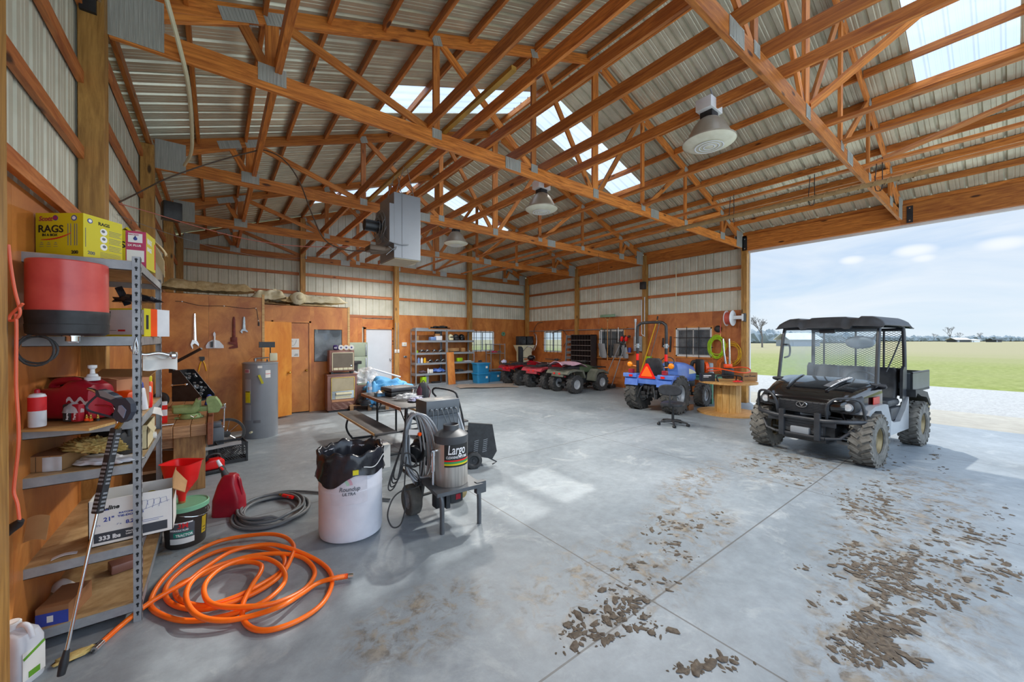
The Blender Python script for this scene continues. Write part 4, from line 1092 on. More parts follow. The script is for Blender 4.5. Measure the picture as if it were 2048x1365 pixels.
t = carton('parts_box', 'small brown box with pink and orange tags, right of the front rack upright', 'box', (-.43, 3.36, 1.228), .10, .07, .10, .1, CARDD)
b = MB(); b.box((.052, .0, .08), (.003, .05, .02), rot=(.4, 0, 0)); b.build('pink_tag', PINK, t, smooth=False)
b = MB(); b.box((.052, .02, .05), (.006, .03, .016), rot=(.7, 0, 0)); b.box((.052, .032, .03), (.006, .016, .016)); b.build('orange_clip', ORANGE, t, smooth=False)
b = MB(); b.surf(lambda u, v: (.14*u, .10*v, .02*math.sin(3*u)+.03*u*v), 8, 5, .0015)
tag(b.build('manual_pages', PAPER, loc=(-.44, 3.75, 1.17), rot=(.2, .2, .3)), 'fanned white manual pages under the third shelf end', 'paper')

# fourth shelf
t = thing('coolant_jug', 'black coolant jug with a yellow label on the fourth shelf', 'jug', (-.53, 3.55, .962), VR)
b = MB(); b.loft([(0, 0, 0, .10, .062, 5), (.01, 0, 0, .105, .066, 5), (.13, 0, 0, .105, .066, 5), (.16, 0, 0, .09, .058, 4), (.175, -.02, 0, .06, .045, 3)], 'z', 28); b.build('jug_body', BLACKP, t)
b = MB(); b.tube([(-.03, 0, .165), (0, 0, .20), (.06, 0, .20), (.095, 0, .17), (.10, 0, .12)], .014, 10, smooth=4); b.build('handle', BLACKP, t)
b = MB(); b.lathe([(.02, .165), (.02, .20), (0, .20)], (-.055, 0, 0), seg=16); b.build('cap', BLACKP, t)
patch((-.06, -.0675, .03), FX, UZ, .12, .045, mat('gold_label', 'c8a828', .5), t, 'label'); text('COOLANT', .02, (-.045, -.069, .04), FX, UZ, INK, t, bold=.0006); text('AMERICAN', .012, (-.04, -.069, .085), FX, UZ, INKW, t)
t = carton('cream_box', 'open cream cardboard box right of the front rack upright', 'box', (-.43, 3.78, .962), .12, .40, .16, 0, mat('cream_card', 'd8caa0', .8, 0, .05, 5), True)
b = MB(); b.surf(lambda u, v: (.06+.03*u, -.2+.16*v, .16-.05*u), 4, 4, .003); b.surf(lambda u, v: (-.06+.12*u, -.2-.04*v, .16-.03*v), 4, 4, .003); b.build('flap', mat('cream_card', ''), t)
b = MB(); b.cyl((.06, .12, .03), (.075, .12, .03), .025, seg=20); b.cyl((.075, .12, .03), (.078, .12, .03), .015, seg=16); b.build('white_cap', WHITE, t)
b = MB(); b.blob((0, 0, .05), .12, (1.35, .65, .55), .22, 5, 11, 9, flat=.0)
tag(b.build('sheepskin_cloth', SUNYEL, angle=180, loc=(-.575, 3.345, 1.0), rot=(0, .06, VR)), 'fluffy tan sheepskin mitt on a white bag, fourth shelf', 'cloth')
b = MB(); b.blob((0, 0, .01), .15, (1.1, .55, .22), .25, 4, 17, 3, flat=0)
tag(b.build('plastic_bag', WHITEP, angle=180, loc=(-.53, 3.335, .962), rot=(0, 0, VR+.1)), 'crumpled white plastic bag under the sheepskin mitt', 'bag')
t = carton('flat_carton', 'long brown carton in clear wrap at the left of the fourth shelf', 'box', (-.735, 3.42, .962), .155, .22, .085, -.35, CARD)
b = MB(); b.bx(-.079, .079, -.112, .112, .085, .088); b.build('lid_top', CARDD, t, smooth=False)
b = MB()
for x in (-.03, .03): b.bx(x, x+.0015, -.1112, -.110, 0, .085)
b.build('seam', INK, t, smooth=False)
b = MB(); b.surf(lambda u, v: (.0+.085*u, -.113-.002*math.sin(u*9), .0+.08*v), 8, 4, .0008); b.build('wrap', CLEARF, t)

# fifth shelf: white tie-down box, scraps
t = carton('tie_down_box', 'white open-topped box of ratcheting tie-downs on the fifth shelf', 'box', (-.41, 3.43, .476), .375, .25, .27, 0, PAPER, True)
w, d = .375, .25
INKD = mat('slate_print', '3c4048', .6)
patch((-.165, -d/2, .02), FX, UZ, .355-.03, .055, INKD, t, 'dark_band'); ftext(t, '333 lbs', .034, -.145, .032, w, d+.002, INKW, bold=.0012, sx=.95); ftext(t, 'Working', .013, -.03, .052, w, d+.002, INKW, bold=.0005); ftext(t, 'Load Limit', .013, -.03, .038, w, d+.002, INKW, bold=.0005)
ftext(t, 'RATCHETING', .013, -.06, .172, w, d, INKB, bold=.0005, sx=1.3); ftext(t, 'TIE-DOWNS', .016, -.065, .152, w, d, INKB, bold=.0006, sx=1.3); ftext(t, '21"', .034, -.125, .14, w, d, INKB, bold=.001); ftext(t, '2"x', .013, -.155, .118, w, d, INKB); ftext(t, '8.2"', .03, -.03, .105, w, d, INKB, bold=.001); ftext(t, '1" x', .013, -.07, .107, w, d, INKB)
ftext(t, 'A-line', .034, -.14, .208, w, d, INK, bold=.0012, shear=.2)
b = MB(); b.bx(-.165, -.10, -d/2-.001, -d/2, .205, .213)
for k, x in enumerate((.05, .08, .11, .14)): b.tube([(x-.02, -d/2-.0008, .17), (x-.01, -d/2-.0008, .22), (x+.015, -d/2-.0008, .225), (x+.02, -d/2-.0008, .19)], .0008, 4)
b.tube([(.02, -d/2-.0008, .16), (.17, -d/2-.0008, .20)], .0008, 4); b.bx(.04, .14, -d/2-.001, -d/2, .10, .102); b.bx(.04, .12, -d/2-.001, -d/2, .09, .092)
b.build('line_print', INKB, t, smooth=False)
b = MB(); b.surf(lambda u, v: (.1875+.06*u, -.125+.25*v, .27-.04*u+.05*(1-u)*v), 4, 4, .004); b.bx(.185, .1885, -.12, .12, .2, .34); b.build('side_flap', CARD, t)
for k, (x, y, m_, lb, nm) in enumerate(((-.42, 3.42, BLACKP, 'black ratchet handle in the tie-down box', 'ratchet'), (-.34, 3.46, mat('olive_strap', 'a8a030', .6), 'rolled olive strap in the tie-down box', 'strap'), (-.47, 3.47, GREYP, 'grey ratchet in the tie-down box left of the black one', 'ratchet'))):
    b = MB(); b.box((0, 0, .16), (.10, .04, .05), rot=(0, .12*k, .3), bev=.008) if k != 1 else b.cyl((-.0, -.03, .19), (0, .03, .19), .03)
    b.bx(-.03, .03, -.03, .03, 0, .16, .004)
    tag(b.build(nm, m_, loc=(x, y, .482)), lb, nm)
b = MB(); b.surf(lambda u, v: (.13*u, .035*v+.03*u, .003+.008*math.sin(u*5)), 8, 3, .0015); tag(b.build('plastic_scrap', WHITEP, loc=(-.73, 3.25, .474), rot=(0, 0, .1)), 'white plastic scrap on the fifth shelf', 'scrap')
b = MB(); b.surf(lambda u, v: (.09*u, .03*v, .12*v+.05*u*(1-u)), 6, 5, .003); tag(b.build('burlap_scrap', CARD, loc=(-.818, 3.21, .62), rot=(0, 0, -.3)), 'torn brown cardboard scrap hanging beside the left rack upright', 'scrap')
# bottom shelf
t = carton('blue_carton', 'brown carton with a blue end panel on the bottom shelf', 'box', (-.70, 3.36, .122), .13, .24, .10, VR+.45, CARDD)
patch((-.065, -.12, .0), FX, UZ, .13, .07, mat('royal_blue', '3a4fb0', .5), t, 'blue_panel'); patch((-.02, -.121, .018), FX, UZ, .025, .035, PAPER, t, 'barcode_label')
b = MB(); b.box((0, 0, .03), (.16, .12, .06), bev=.008); tag(b.build('brown_tool_pouch', BROWNC, loc=(-.50, 3.75, .122), rot=(0, 0, .3)), 'small brown pouch at the back of the bottom shelf', 'pouch')
b = MB(); b.surf(lambda u, v: (.10*u, .10*v, .03+.05*math.sin(u*3)*math.sin(v*2.5+.5)), 8, 8, .0015); tag(b.build('white_rag', PAPER, loc=(-.80, 3.62, .10), rot=(0, 0, .6)), 'white rag tucked behind the blue ended carton', 'rag')

# pressure washer gun leaning on the rack
t = thing('washer_lance', 'long pressure washer gun and lance leaning on the shelving unit', 'spray gun', (0, 0, 0))
g0 = at(236, 838, 2.17); tip = Vector((-.615, 2.88, .035)); ax = (tip-g0).normalized()
b = MB(); b.tube([g0, tip+ax*-.10], .0075, 10); ln = b.build('lance', CHROME, t)
b = MB(); b.tube([tip-ax*.11, tip-ax*.05, tip], [.012, .018, .015], 12); b.build('nozzle', BLACKP, ln)
s0 = g0+ax*.055; s1 = g0+ax*.50
zq = ax.to_track_quat('X', 'Z').to_matrix().to_4x4(); zq.translation = s0
b = MB(); b.box((.22, 0, 0), (.45, .040, .036), bev=.007); sh = b.build('heat_shield', BLACKP, t); sh.matrix_local = zq
b = MB()
for i in range(18):
    x = .03+i*.021+(.03 if i > 5 else 0)+(.03 if i > 11 else 0)
    if x < .43:
        for yy in (-.021, .021): b.box((x, yy, .0), (.010, .002, .020))
        b.box((x, 0, .0185), (.010, .026, .002)); b.box((x, 0, -.0185), (.010, .026, .002))
b.build('vent_slots', GREYP, sh, smooth=False)
rt = Vector((math.cos(YAW), -math.sin(YAW), 0)); upv = Vector((0, 0, 1)); fo = Vector((math.sin(YAW), math.cos(YAW), 0))
def G(px, py, dd=0.0): return at(px, py, 2.13+dd)
def flatshape(b, pts, th=.032, dd=0.0):
    A = [b.bm.verts.new(G(x, y, dd)-fo*th/2) for x, y in pts]; B = [b.bm.verts.new(G(x, y, dd)+fo*th/2) for x, y in pts]
    n = len(pts); b.bm.faces.new(A); b.bm.faces.new(B[::-1])
    for i in range(n): b.bm.faces.new((A[i], B[i], B[(i+1) % n], A[(i+1) % n]))
GUN = mat('gun_slate', '3a4250', .45, 0, .08, 8)
b = MB(); flatshape(b, [(196, 782), (205, 779), (228, 788), (240, 797), (256, 796), (266, 808), (267, 824), (258, 840), (250, 845), (237, 842), (230, 832), (236, 815), (228, 806), (208, 797), (197, 792)]); gb = b.build('gun_body', GUN, t, smooth=False)
b = MB(); flatshape(b, [(203, 781), (212, 781), (238, 795), (228, 799), (207, 792)], .038, -.002); b.build('grip', GREYP, gb)
b = MB(); flatshape(b, [(243, 811), (248, 810), (257, 820), (252, 836), (241, 822)], .036, -.003); b.build('side_panel', mat('lilac_grey', '9aa0b4', .4), gb)
b = MB(); b.tube([G(196, 790), G(184, 800), G(173, 812), G(177, 822), G(200, 829), G(226, 836)], .006, 8, smooth=4); b.build('trigger_guard', GUN, gb)
b = MB(); b.tube([G(228, 826), G(222, 815), G(208, 812), G(190, 811)], [.008, .007, .006, .004], 8, smooth=3); b.build('trigger', REDP2, gb)
b = MB(); b.tube([G(197, 787), G(186, 781), G(176, 778)], [.010, .010, .008], 10); b.build('hose_fitting', CHROME, gb)
b = MB(); b.tube([G(243, 843), g0+ax*.06], .012, 10); b.build('coupling', KN, gb)

# orange extension cord hanging on the stud
OCORD = mat('orange_cord', 'ff7a58', .4, 0, .05, 6)
t = thing('extension_cord', 'orange extension cord hanging from the stud at the left edge', 'cord', (0, 0, 0))
b = MB(); b.tube([at(x, y, 1.83) for x, y in ((18, 490), (22, 530), (30, 580), (38, 612), (40, 628), (30, 640), (19, 641), (22, 630), (44, 610), (46, 608))], .0062, 8, smooth=5)
b.tube([at(x, y, 1.83) for x, y in ((32, 628), (33, 660), (32, 730), (32, 780), (36, 850), (35, 900), (29, 950), (26, 985), (33, 1010), (37, 1045))], .0066, 8, smooth=5)
b.build('cable', OCORD, t)
b = MB(); b.tube([at(40, 1042, 1.83), at(33, 1050, 1.83), at(15, 1062, 1.83), at(8, 1072, 1.83)], [.012, .02, .022, .016], 10); b.build('plug', BLACKP, t)
b = MB(); b.tube([at(8, 1070, 1.83), at(1, 1076, 1.83)], .004, 6); b.build('prong', KN, t)

# white jug on the floor
t = thing('white_jug', 'white plastic chemical jug with green striped label on the floor', 'jug', (-.795, 3.02, 0), VR+.1)
b = MB(); b.loft([(0, 0, 0, .078, .062, 5), (.01, 0, 0, .082, .066, 5), (.20, 0, 0, .082, .066, 5), (.245, -.0, 0, .068, .056, 4), (.27, -.02, 0, .04, .04, 3)], 'z', 28); b.build('jug_body', WHITEP, t)
b = MB(); b.lathe([(.033, .265), (.035, .27), (.035, .295), (.030, .30), (0, .30)], (-.02, 0, 0), seg=24); b.build('cap', WHITE, t)
b = MB(); b.tube([(.0, 0, .26), (.03, 0, .285), (.06, 0, .27), (.075, 0, .22)], .012, 10, smooth=4); b.build('handle', WHITEP, t)
patch((.083, -.05, .03), (0, 1, 0), UZ, .10, .14, PAPER, t, 'label', off=.0)
b = MB(); b.box((.0845, -.0, .155), (.001, .10, .014), rot=(.35, 0, 0)); b.box((.0845, 0, .05), (.001, .05, .03)); b.build('green_stripe', mat('leaf_green', '6aa830', .5), t, smooth=False)
b = MB(); b.blob((0, 0, .012), .06, (1.3, .6, .25), .35, 3, 21, 3, flat=0); tag(b.build('yellow_rag', SUNYEL, angle=180, loc=(-.60, 3.06, 0), rot=(0, 0, .3)), 'yellow rag on the floor under the lance', 'rag')

# orange hose in a loose coil
HO = mat('orange_hose', 'ff7c22', .32, 0, .05, 5, hex2='fa6a14')
def zf(x, y, z=.018): return fl(180+x/3.793, 1040+y/3.793, z)
pts = [(80, 940, .02), (250, 790, .022), (440, 640, .06), (600, 545, .085), (740, 470, .09), (860, 375, .09), (1060, 250, .085), (1250, 200, .08), (1400, 195, .075), (1560, 240, .05), (1720, 315, .02), (1815, 400, .018), (1830, 500, .02), (1760, 640, .02), (1600, 760, .02), (1400, 838, .02), (1250, 842, .02), (1165, 780, .02), (1150, 660, .045), (1220, 510, .06), (1290, 400, .06), (1285, 345, .06), (1180, 325, .06), (1020, 350, .06), (860, 420, .06), (700, 480, .05), (640, 540, .03), (680, 620, .03),
       (850, 660, .04), (1050, 610, .04), (1250, 520, .04), (1440, 400, .03), (1470, 300, .03), (1400, 240, .03), (1250, 215, .02), (1000, 235, .02), (780, 330, .02), (620, 450, .02), (560, 560, .02), (620, 650, .02), (800, 690, .02), (1000, 660, .03), (1250, 560, .03), (1440, 430, .045), (1520, 300, .045), (1540, 200, .045), (1460, 130, .04), (1300, 115, .035), (1000, 160, .03), (760, 270, .03), (570, 430, .03), (460, 590, .03), (470, 690, .02), (640, 765, .02), (850, 770, .02), (1100, 715, .035), (1330, 620, .05), (1470, 480, .05), (1450, 370, .06), (1330, 300, .07), (1150, 305, .075), (980, 380, .08), (870, 490, .08), (870, 600, .075), (960, 660, .07), (1150, 670, .07), (1400, 640, .055), (1600, 550, .03), (1690, 450, .02), (1690, 370, .018), (1600, 290, .03), (1430, 262, .05), (1250, 275, .06), (1100, 310, .065), (900, 380, .08), (770, 470, .09), (720, 580, .09), (760, 690, .08), (860, 755, .06), (1030, 772, .045), (1230, 735, .04), (1450, 660, .075), (1600, 570, .05), (1720, 490, .035), (1840, 452, .05), (1940, 435, .035)]
b = MB(); b.tube([zf(x, y, z) for x, y, z in pts], .0155, 10, smooth=6)
t = thing('orange_hose', 'orange hose lying in a tangled coil on the floor', 'hose', (0, 0, 0)); b.build('hose', HO, t)
b = MB(); b.tube([zf(80, 940, .02), zf(20, 1000, .019)], .016, 12); b.build('end_fitting', CHROME, t)
b = MB(); b.tube([zf(22, 996, .018), zf(0, 1022, .012)], [.008, .004], 8); b.build('dark_tip', DARKMET, t)
b = MB(); b.tube([zf(1955, 434, .035), zf(1995, 428, .035)], .020, 14); b.build('end_fitting', CHROME, t)
b = MB()
for i in range(6): p = zf(1872+i*16, 445-i*2.4, .036); b.tube([p, p+Vector((.004, -.003, 0))], .0185, 12)
b.build('strain_relief', ORANGE, t)

# bucket with funnel, red can, grey hose
t = thing('bucket', 'dark five gallon bucket with green lid and hydraulic fluid label', 'bucket', (-.205, 4.24, 0))
b = MB(); b.lathe([(0, .0), (.128, 0), (.132, .01), (.148, .30), (.150, .31), (.142, .31), (.0, .31)], seg=40); b.build('pail', mat('bucket_dark', '3a3430', .45, 0, .15, 5), t)
b = MB(); b.lathe([(.15, .298), (.158, .300), (.158, .333), (.150, .338), (.140, .330), (0, .330)], seg=40); b.build('lid', mat('mint_lid', '7fbf98', .45, 0, .08, 5), t)
b = MB(); b.tube([(.152*math.cos(a), .152*math.sin(a), .29+.0*a) if 0 else (.157*math.cos(a)*1.0, .157*math.sin(a)*.98-.02*math.sin((a+1.2)), .30-.06*abs(math.sin((a+2.2)))) for a in [(-2.2+3.14*i/14) for i in range(15)]], .0035, 6); b.build('handle', CHROME, t)
c0 = (0, 0); 
def wrp(tx, size, a0, h0, m_, bold=.001, sx=1.0, off=0.0): return text(tx, size, (0, 0, 0), None, UZ, m_, t, bold=bold, wrap=(c0, .1435+off, a0, h0), sx=sx)
def curved_patch(par, r, a0, a1, z0, z1, m_, nm, r1=None):
    b = MB(); r1 = r1 or r; b.surf(lambda u, v: ((r+(r1-r)*v)*math.cos(a0+(a1-a0)*u), (r+(r1-r)*v)*math.sin(a0+(a1-a0)*u), z0+(z1-z0)*v), 14, 1); return b.build(nm, m_, par)
curved_patch(t, .1375, -2.30, -1.12, .05, .21, mat('label_grey', '5a5e66', .5), 'label', .1438); curved_patch(t, .1380, -2.30, -1.12, .045, .09, PAPER, 'label_lower', .1395); curved_patch(t, .1405, -2.1, -1.2, .100, .138, mat('label_teal', '2a9a80', .5), 'label_teal', .1424)
curved_patch(t, .1405, -2.2, -1.2, .175, .22, INKW, 'label_top', .1448)
wrp('3M', .055, -1.88, .176, INKR, sx=1, off=.004); wrp('HYDRAULIC FLUID', .018, -2.25, .152, INKW, .0006, .8); wrp('TRACTOR', .028, -1.98, .107, INKW, .0008, .85)
curved_patch(t, .138, -.72, -.38, .08, .22, mat('gold_label', ''), 'gold_label', .1455)
b = MB(); 
for z in (.10, .125): b.lathe([(.1418, z), (.1418, z+.006)], seg=40, a0=-.66, a1=-.46)
b.build('gold_print', INK, t)
t = thing('funnel', 'large bright red plastic funnel standing in the bucket lid', 'funnel', (-.23, 4.26, .33), VR)
RF = mat('funnel_red', 'ee1c1c', .35, 0, .05, 5)
b = MB(); secs = [(.0, 0, 0, .022, .022, 2), (.07, 0, 0, .03, .028, 2), (.13, 0, 0, .065, .055, 3), (.18, 0, 0, .095, .078, 4), (.34, 0, 0, .120, .098, 5), (.345, 0, 0, .130, .106, 5), (.34, 0, 0, .115, .093, 5), (.18, 0, 0, .088, .072, 4), (.13, 0, 0, .07, .055, 3), (.10, 0, 0, .02, .02, 2)]
b.loft(secs, 'z', 36); b.build('cone', RF, t)
b = MB(); b.lathe([(.024, -.04), (.024, .03)], seg=16); b.build('stem', mat('amber_stem', 'b86a38', .4), t)
t = thing('gas_can', 'tall red fuel can with black spout and white nozzle on the floor', 'can', (.10, 4.66, 0), -.5)
b = MB(); b.loft([(0, 0, 0, .125, .08, 5), (.012, 0, 0, .13, .085, 5), (.16, 0, -.0, .125, .08, 5), (.30, .0, .0, .085, .07, 4), (.37, .01, 0, .062, .058, 4), (.39, .01, 0, .045, .045, 3)], 'z', 32); b.build('can_body', REDP2, t)
b = MB(); b.tube([(.05, 0, .36), (.085, 0, .34), (.10, 0, .27), (.115, 0, .19)], .016, 10, smooth=4); b.build('handle', REDP2, t)
b = MB(); b.tube([(-.03, 0, .37), (-.05, 0, .42), (-.075, 0, .47)], [.035, .024, .024], 12); b.build('spout', BLACKP, t)
b = MB(); b.tube([(-.07, 0, .46), (-.105, 0, .53)], [.018, .013], 12); b.build('nozzle', WHITEP, t)
b = MB(); b.tube([(-.045, -.02, .44), (-.06, -.03, .47)], .010, 8); b.build('red_lever', RF, t)
t = thing('grey_hose', 'grey rubber hose coiled on the floor with a red sleeve end', 'hose', (0, 0, 0))
P_ = []
for i in range(7*16+6):
    a = -1.2+2*PI*i/16; k = i/16; rr = 1-.055*(k % 3)+.03*math.sin(k*2.1)
    P_.append(Vector((.44+.035*math.sin(k*1.7)+.30*rr*math.cos(a), 4.46+.04*math.cos(k*2.3)+.37*rr*math.sin(a), .016+.022*(int(k) % 3)+.004*math.sin(a*3))))
b = MB(); b.tube(P_, .0125, 8, smooth=2); b.tube([P_[-1], P_[-1]+Vector((-.05, .06, .0)), Vector((.50, 4.80, .05)), Vector((.56, 4.72, .05)), Vector((.60, 4.60, .06))], .0125, 8, smooth=4)
b.tube([Vector((.20, 4.70, .02)), Vector((.40, 4.90, .016)), Vector((.62, 4.92, .016)), Vector((.9, 4.66, .016)), Vector((1.2, 4.3, .016)), Vector((1.45, 4.0, .016))], .0125, 8, smooth=6)
b.build('hose', GREYHOSE, t)
b = MB(); b.tube([Vector((.56, 4.70, .055)), Vector((.63, 4.56, .06))], .017, 12); b.build('red_sleeve', RF, t)
b = MB(); b.tube([Vector((.545, 4.72, .055)), Vector((.535, 4.75, .055))], .012, 10); b.build('brass_end', KN, t)
# ------------------------------------------------------------ left middle ground
def obj1(nm, m, label, cat, b, loc=(0, 0, 0), rz=0.0, group=None, **k): return tag(b.build(nm, m, loc=loc, rot=(0, 0, rz), **k), label, cat, group)
# white drum used as a bin
DRX, DRY, DRR = .955, 3.60, .262
t = thing('drum_bin', 'white plastic drum lined with a black bag, used as a bin', 'bin', (DRX, DRY, 0))
DRW = mat('drum_white', 'e6e6ec', .45, 0, .04, 3, hex2='d2d2da')
b = MB(); b.lathe([(0, .0), (.235, 0), (.255, .015), (.262, .05), (.262, .42), (.265, .43), (.262, .44), (.262, .68), (.250, .70), (.244, .70), (.250, .66), (.250, .02), (0, .02)], seg=56); dr = b.build('drum_body', DRW, t)
A0 = -1.83
def dpatch(a0, a1, z0, z1, m_, nm, r=.2635):
    b = MB(); b.surf(lambda u, v: (r*math.cos(a0+(a1-a0)*u), r*math.sin(a0+(a1-a0)*u), z0+(z1-z0)*v), 18, 1); return b.build(nm, m_, dr)
FADEW = mat('faded_label', 'd6d3da', .6, 0, .08, 9)
dpatch(A0-.62, A0+.50, .33, .58, FADEW, 'label')
def arc(cx, cz, r0, r1, a0, a1, m_, nm):
    b = MB()
    def fn(u, v):
        a = a0+(a1-a0)*u; r = r0+(r1-r0)*v; x = cx+r*math.cos(a); z = cz+r*math.sin(a); th = A0+x/.264
        return (.2652*math.cos(th), .2652*math.sin(th), z)
    b.surf(fn, 14, 1); b.build(nm, m_, dr)
arc(-.085, .485, .075, .098, .1, 1.65, mat('faded_pink', 'd8a8b4', .6), 'rainbow_arc'); arc(-.085, .485, .050, .073, .1, 1.65, mat('faded_mint', 'aed0b8', .6), 'rainbow_arc')
text('Roundup', .050, (0, 0, 0), None, UZ, INKG2, dr, bold=.0012, wrap=((0, 0), .2645, A0-.36, .445), shear=.2, sx=.9)
text('ULTRA', .034, (0, 0, 0), None, UZ, INKG2, dr, bold=.0012, wrap=((0, 0), .2645, A0-.27, .410), shear=.2)
b = MB(); rnd = random.Random(4)
def bagw(a, j): return .018*math.sin(a*17+j*1.3)+.012*math.sin(a*29+j*2.1)+.010*math.sin(a*7)
def low(a): return .10*max(0, math.sin(a*1.0-A0*1.0+1.2))
rings = [(.14, .34), (.20, .46), (.225, .59), (.238, .68), (.250, .735), (.262, .75), (.276, .735), (.272, .69), (.276, .65), (.270, .62), (.280, .59), (.284, .57)]
V = []
N = 96
for k in range(N):
    a = 2*PI*k/N; row = []
    for j, (r, z) in enumerate(rings):
        rr = r*(1+bagw(a, j)*(.9 if j < 9 else .55)+(.008 if j > 8 else 0)); zz = z+(.012*math.sin(a*5)+.01*math.sin(a*13) if 2 < j < 8 else 0)
        if j >= 9: zz -= (j-8)*(.020+.022*math.sin(a*2+.6)+.014*math.sin(a*5+1))*.6
        row.append(b.bm.verts.new((rr*math.cos(a), rr*math.sin(a), zz)))
    V.append(row)
for k in range(N):
    for j in range(len(rings)-1): b.bm.faces.new((V[k][j], V[(k+1) % N][j], V[(k+1) % N][j+1], V[k][j+1]))
b.bm.faces.new([V[k][0] for k in range(N)][::-1])
b.build('bin_liner', BAGM, t, angle=180)
b = MB(); a = A0+.12; b.box((.285*math.cos(a), (.285)*math.sin(a), .60), (.012, .045, .038), rot=(0, 0, a)); b.build('yellow_tag', YELL, t, smooth=False)
b = MB(); b.tube([(.283*math.cos(x), .283*math.sin(x), .60+.02*math.sin(7*x)+.05*(x-A0)) for x in [A0+.35+.06*i for i in range(16)]], .004, 6, smooth=2); b.build('twine', WHITE, t)

# pressure washer
t = thing('pressure_washer', 'hot pressure washer cart with stainless tank, hoses and black control box', 'pressure washer', (0, 0, 0))
TX, TYY = .0, 0
STG = mat('stand_grey', '666a6e', .4, .4, .12, 8)
PL = [(1.50, 3.02), (1.94, 2.985), (1.98, 3.40), (1.54, 3.44)]
b = MB(); b.prism(PL, .35, .378, 'xy'); b.prism([(1.50, 3.0), (1.95, 2.97), (1.95, 2.985), (1.50, 3.02)], .345, .378, 'xy'); b.bx(1.90, 2.0, 3.0, 3.05, .28, .385); b.build('tank_stand', STG, t, smooth=False)
for x, y in ((1.565, 3.05), (1.93, 3.02)):
    b = MB(); b.tube([(x-.01, y+.03, .35), (x, y+.0, .29), (x+.003, y-.005, .15), (x+.003, y-.005, 0)], .021, 10, smooth=4); b.build('leg', STG, t)
CX, CY, CR = 1.735, 3.19, .150
SS = mat('brushed_stainless', 'e0dad2', .34, .7, .08, 4, hex2='b8b2aa', stretch=(14, 14, .4))
b = MB(); b.lathe([(CR, .378), (CR+.003, .385), (CR+.003, .80), (CR, .80)], (CX, CY, 0), seg=56); tk = b.build('tank', SS, t)
TOPG = mat('tank_top_grey', '55585c', .5, .3, .08, 6)
b = MB(); b.lathe([(CR+.004, .76), (CR+.006, .765), (CR+.006, .828), (CR-.01, .838), (.085, .868), (.072, .872), (.072, .915), (.066, .918), (.062, .91), (.062, .80), (0, .80)], (CX, CY, 0), seg=48); b.build('tank_top', TOPG, t)
AF = math.atan2(-CY, -CX)+.18
def tpatch(z0, z1, m_, nm, a0=-.58, a1=1.15, r=CR+.0042, slope=0.0):
    b = MB(); b.surf(lambda u, v: (CX+r*math.cos(AF+a0+(a1-a0)*u), CY+r*math.sin(AF+a0+(a1-a0)*u), z0+(z1-z0)*v+slope*u), 20, 1); return b.build(nm, m_, tk)
tpatch(.560, .768, INK, 'black_label'); tpatch(.610, .623, REDREF, 'red_stripe', r=CR+.005); tpatch(.593, .608, INKG, 'green_stripe', r=CR+.005); tpatch(.576, .591, YELL, 'yellow_stripe', r=CR+.005)
text('Largo', .118, (0, 0, 0), None, UZ, INKW, tk, bold=.0010, wrap=((CX, CY), CR+.005, AF-.38, .675), shear=.15, sx=.64)
text('CLEANING SYSTEMS', .032, (0, 0, 0), None, UZ, INKW, tk, bold=.0004, wrap=((CX, CY), CR+.005, AF-.47, .637), sx=.72)
# burner fittings on the left of the tank
b = MB(); x0, y0 = CX-.19, CY-.02
b.tube([(x0, y0, .40), (x0, y0, .53)], .010, 8); b.tube([(x0, y0, .52), (x0, y0, .60), (x0, y0, .68)], [.016, .020, .016], 10); b.tube([(x0-.02, y0, .70), (x0+.06, y0+.01, .70)], .020, 10); b.tube([(x0, y0, .66), (x0, y0, .71)], .022, 10); b.build('outlet_fittings', CHROME, t)
b = MB(); b.tube([(x0+.06, y0+.01, .705), (x0+.14, y0-.02, .70)], .013, 10); b.build('outlet_valve', BLACKP, t)
b = MB(); b.tube([(x0, y0, .54), (x0, y0, .585)], .014, 10); b.build('brass_valve', KN, t)
# burner under the stand
b = MB(); b.box((1.79, 3.24, .24), (.14, .13, .14), bev=.02); b.cyl((1.70, 3.24, .26), (1.60, 3.26, .25), .045); b.build('burner_motor', BLACKP, t)
b = MB(); b.box((1.61, 3.20, .24), (.09, .09, .13), bev=.01); b.bx(1.66, 1.70, 3.14, 3.18, .16, .3); b.build('burner_pump', DARKMET, t)
b = MB(); b.box((1.80, 3.172, .23), (.05, .003, .05)); b.build('red_sticker', REDP2, t, smooth=False)
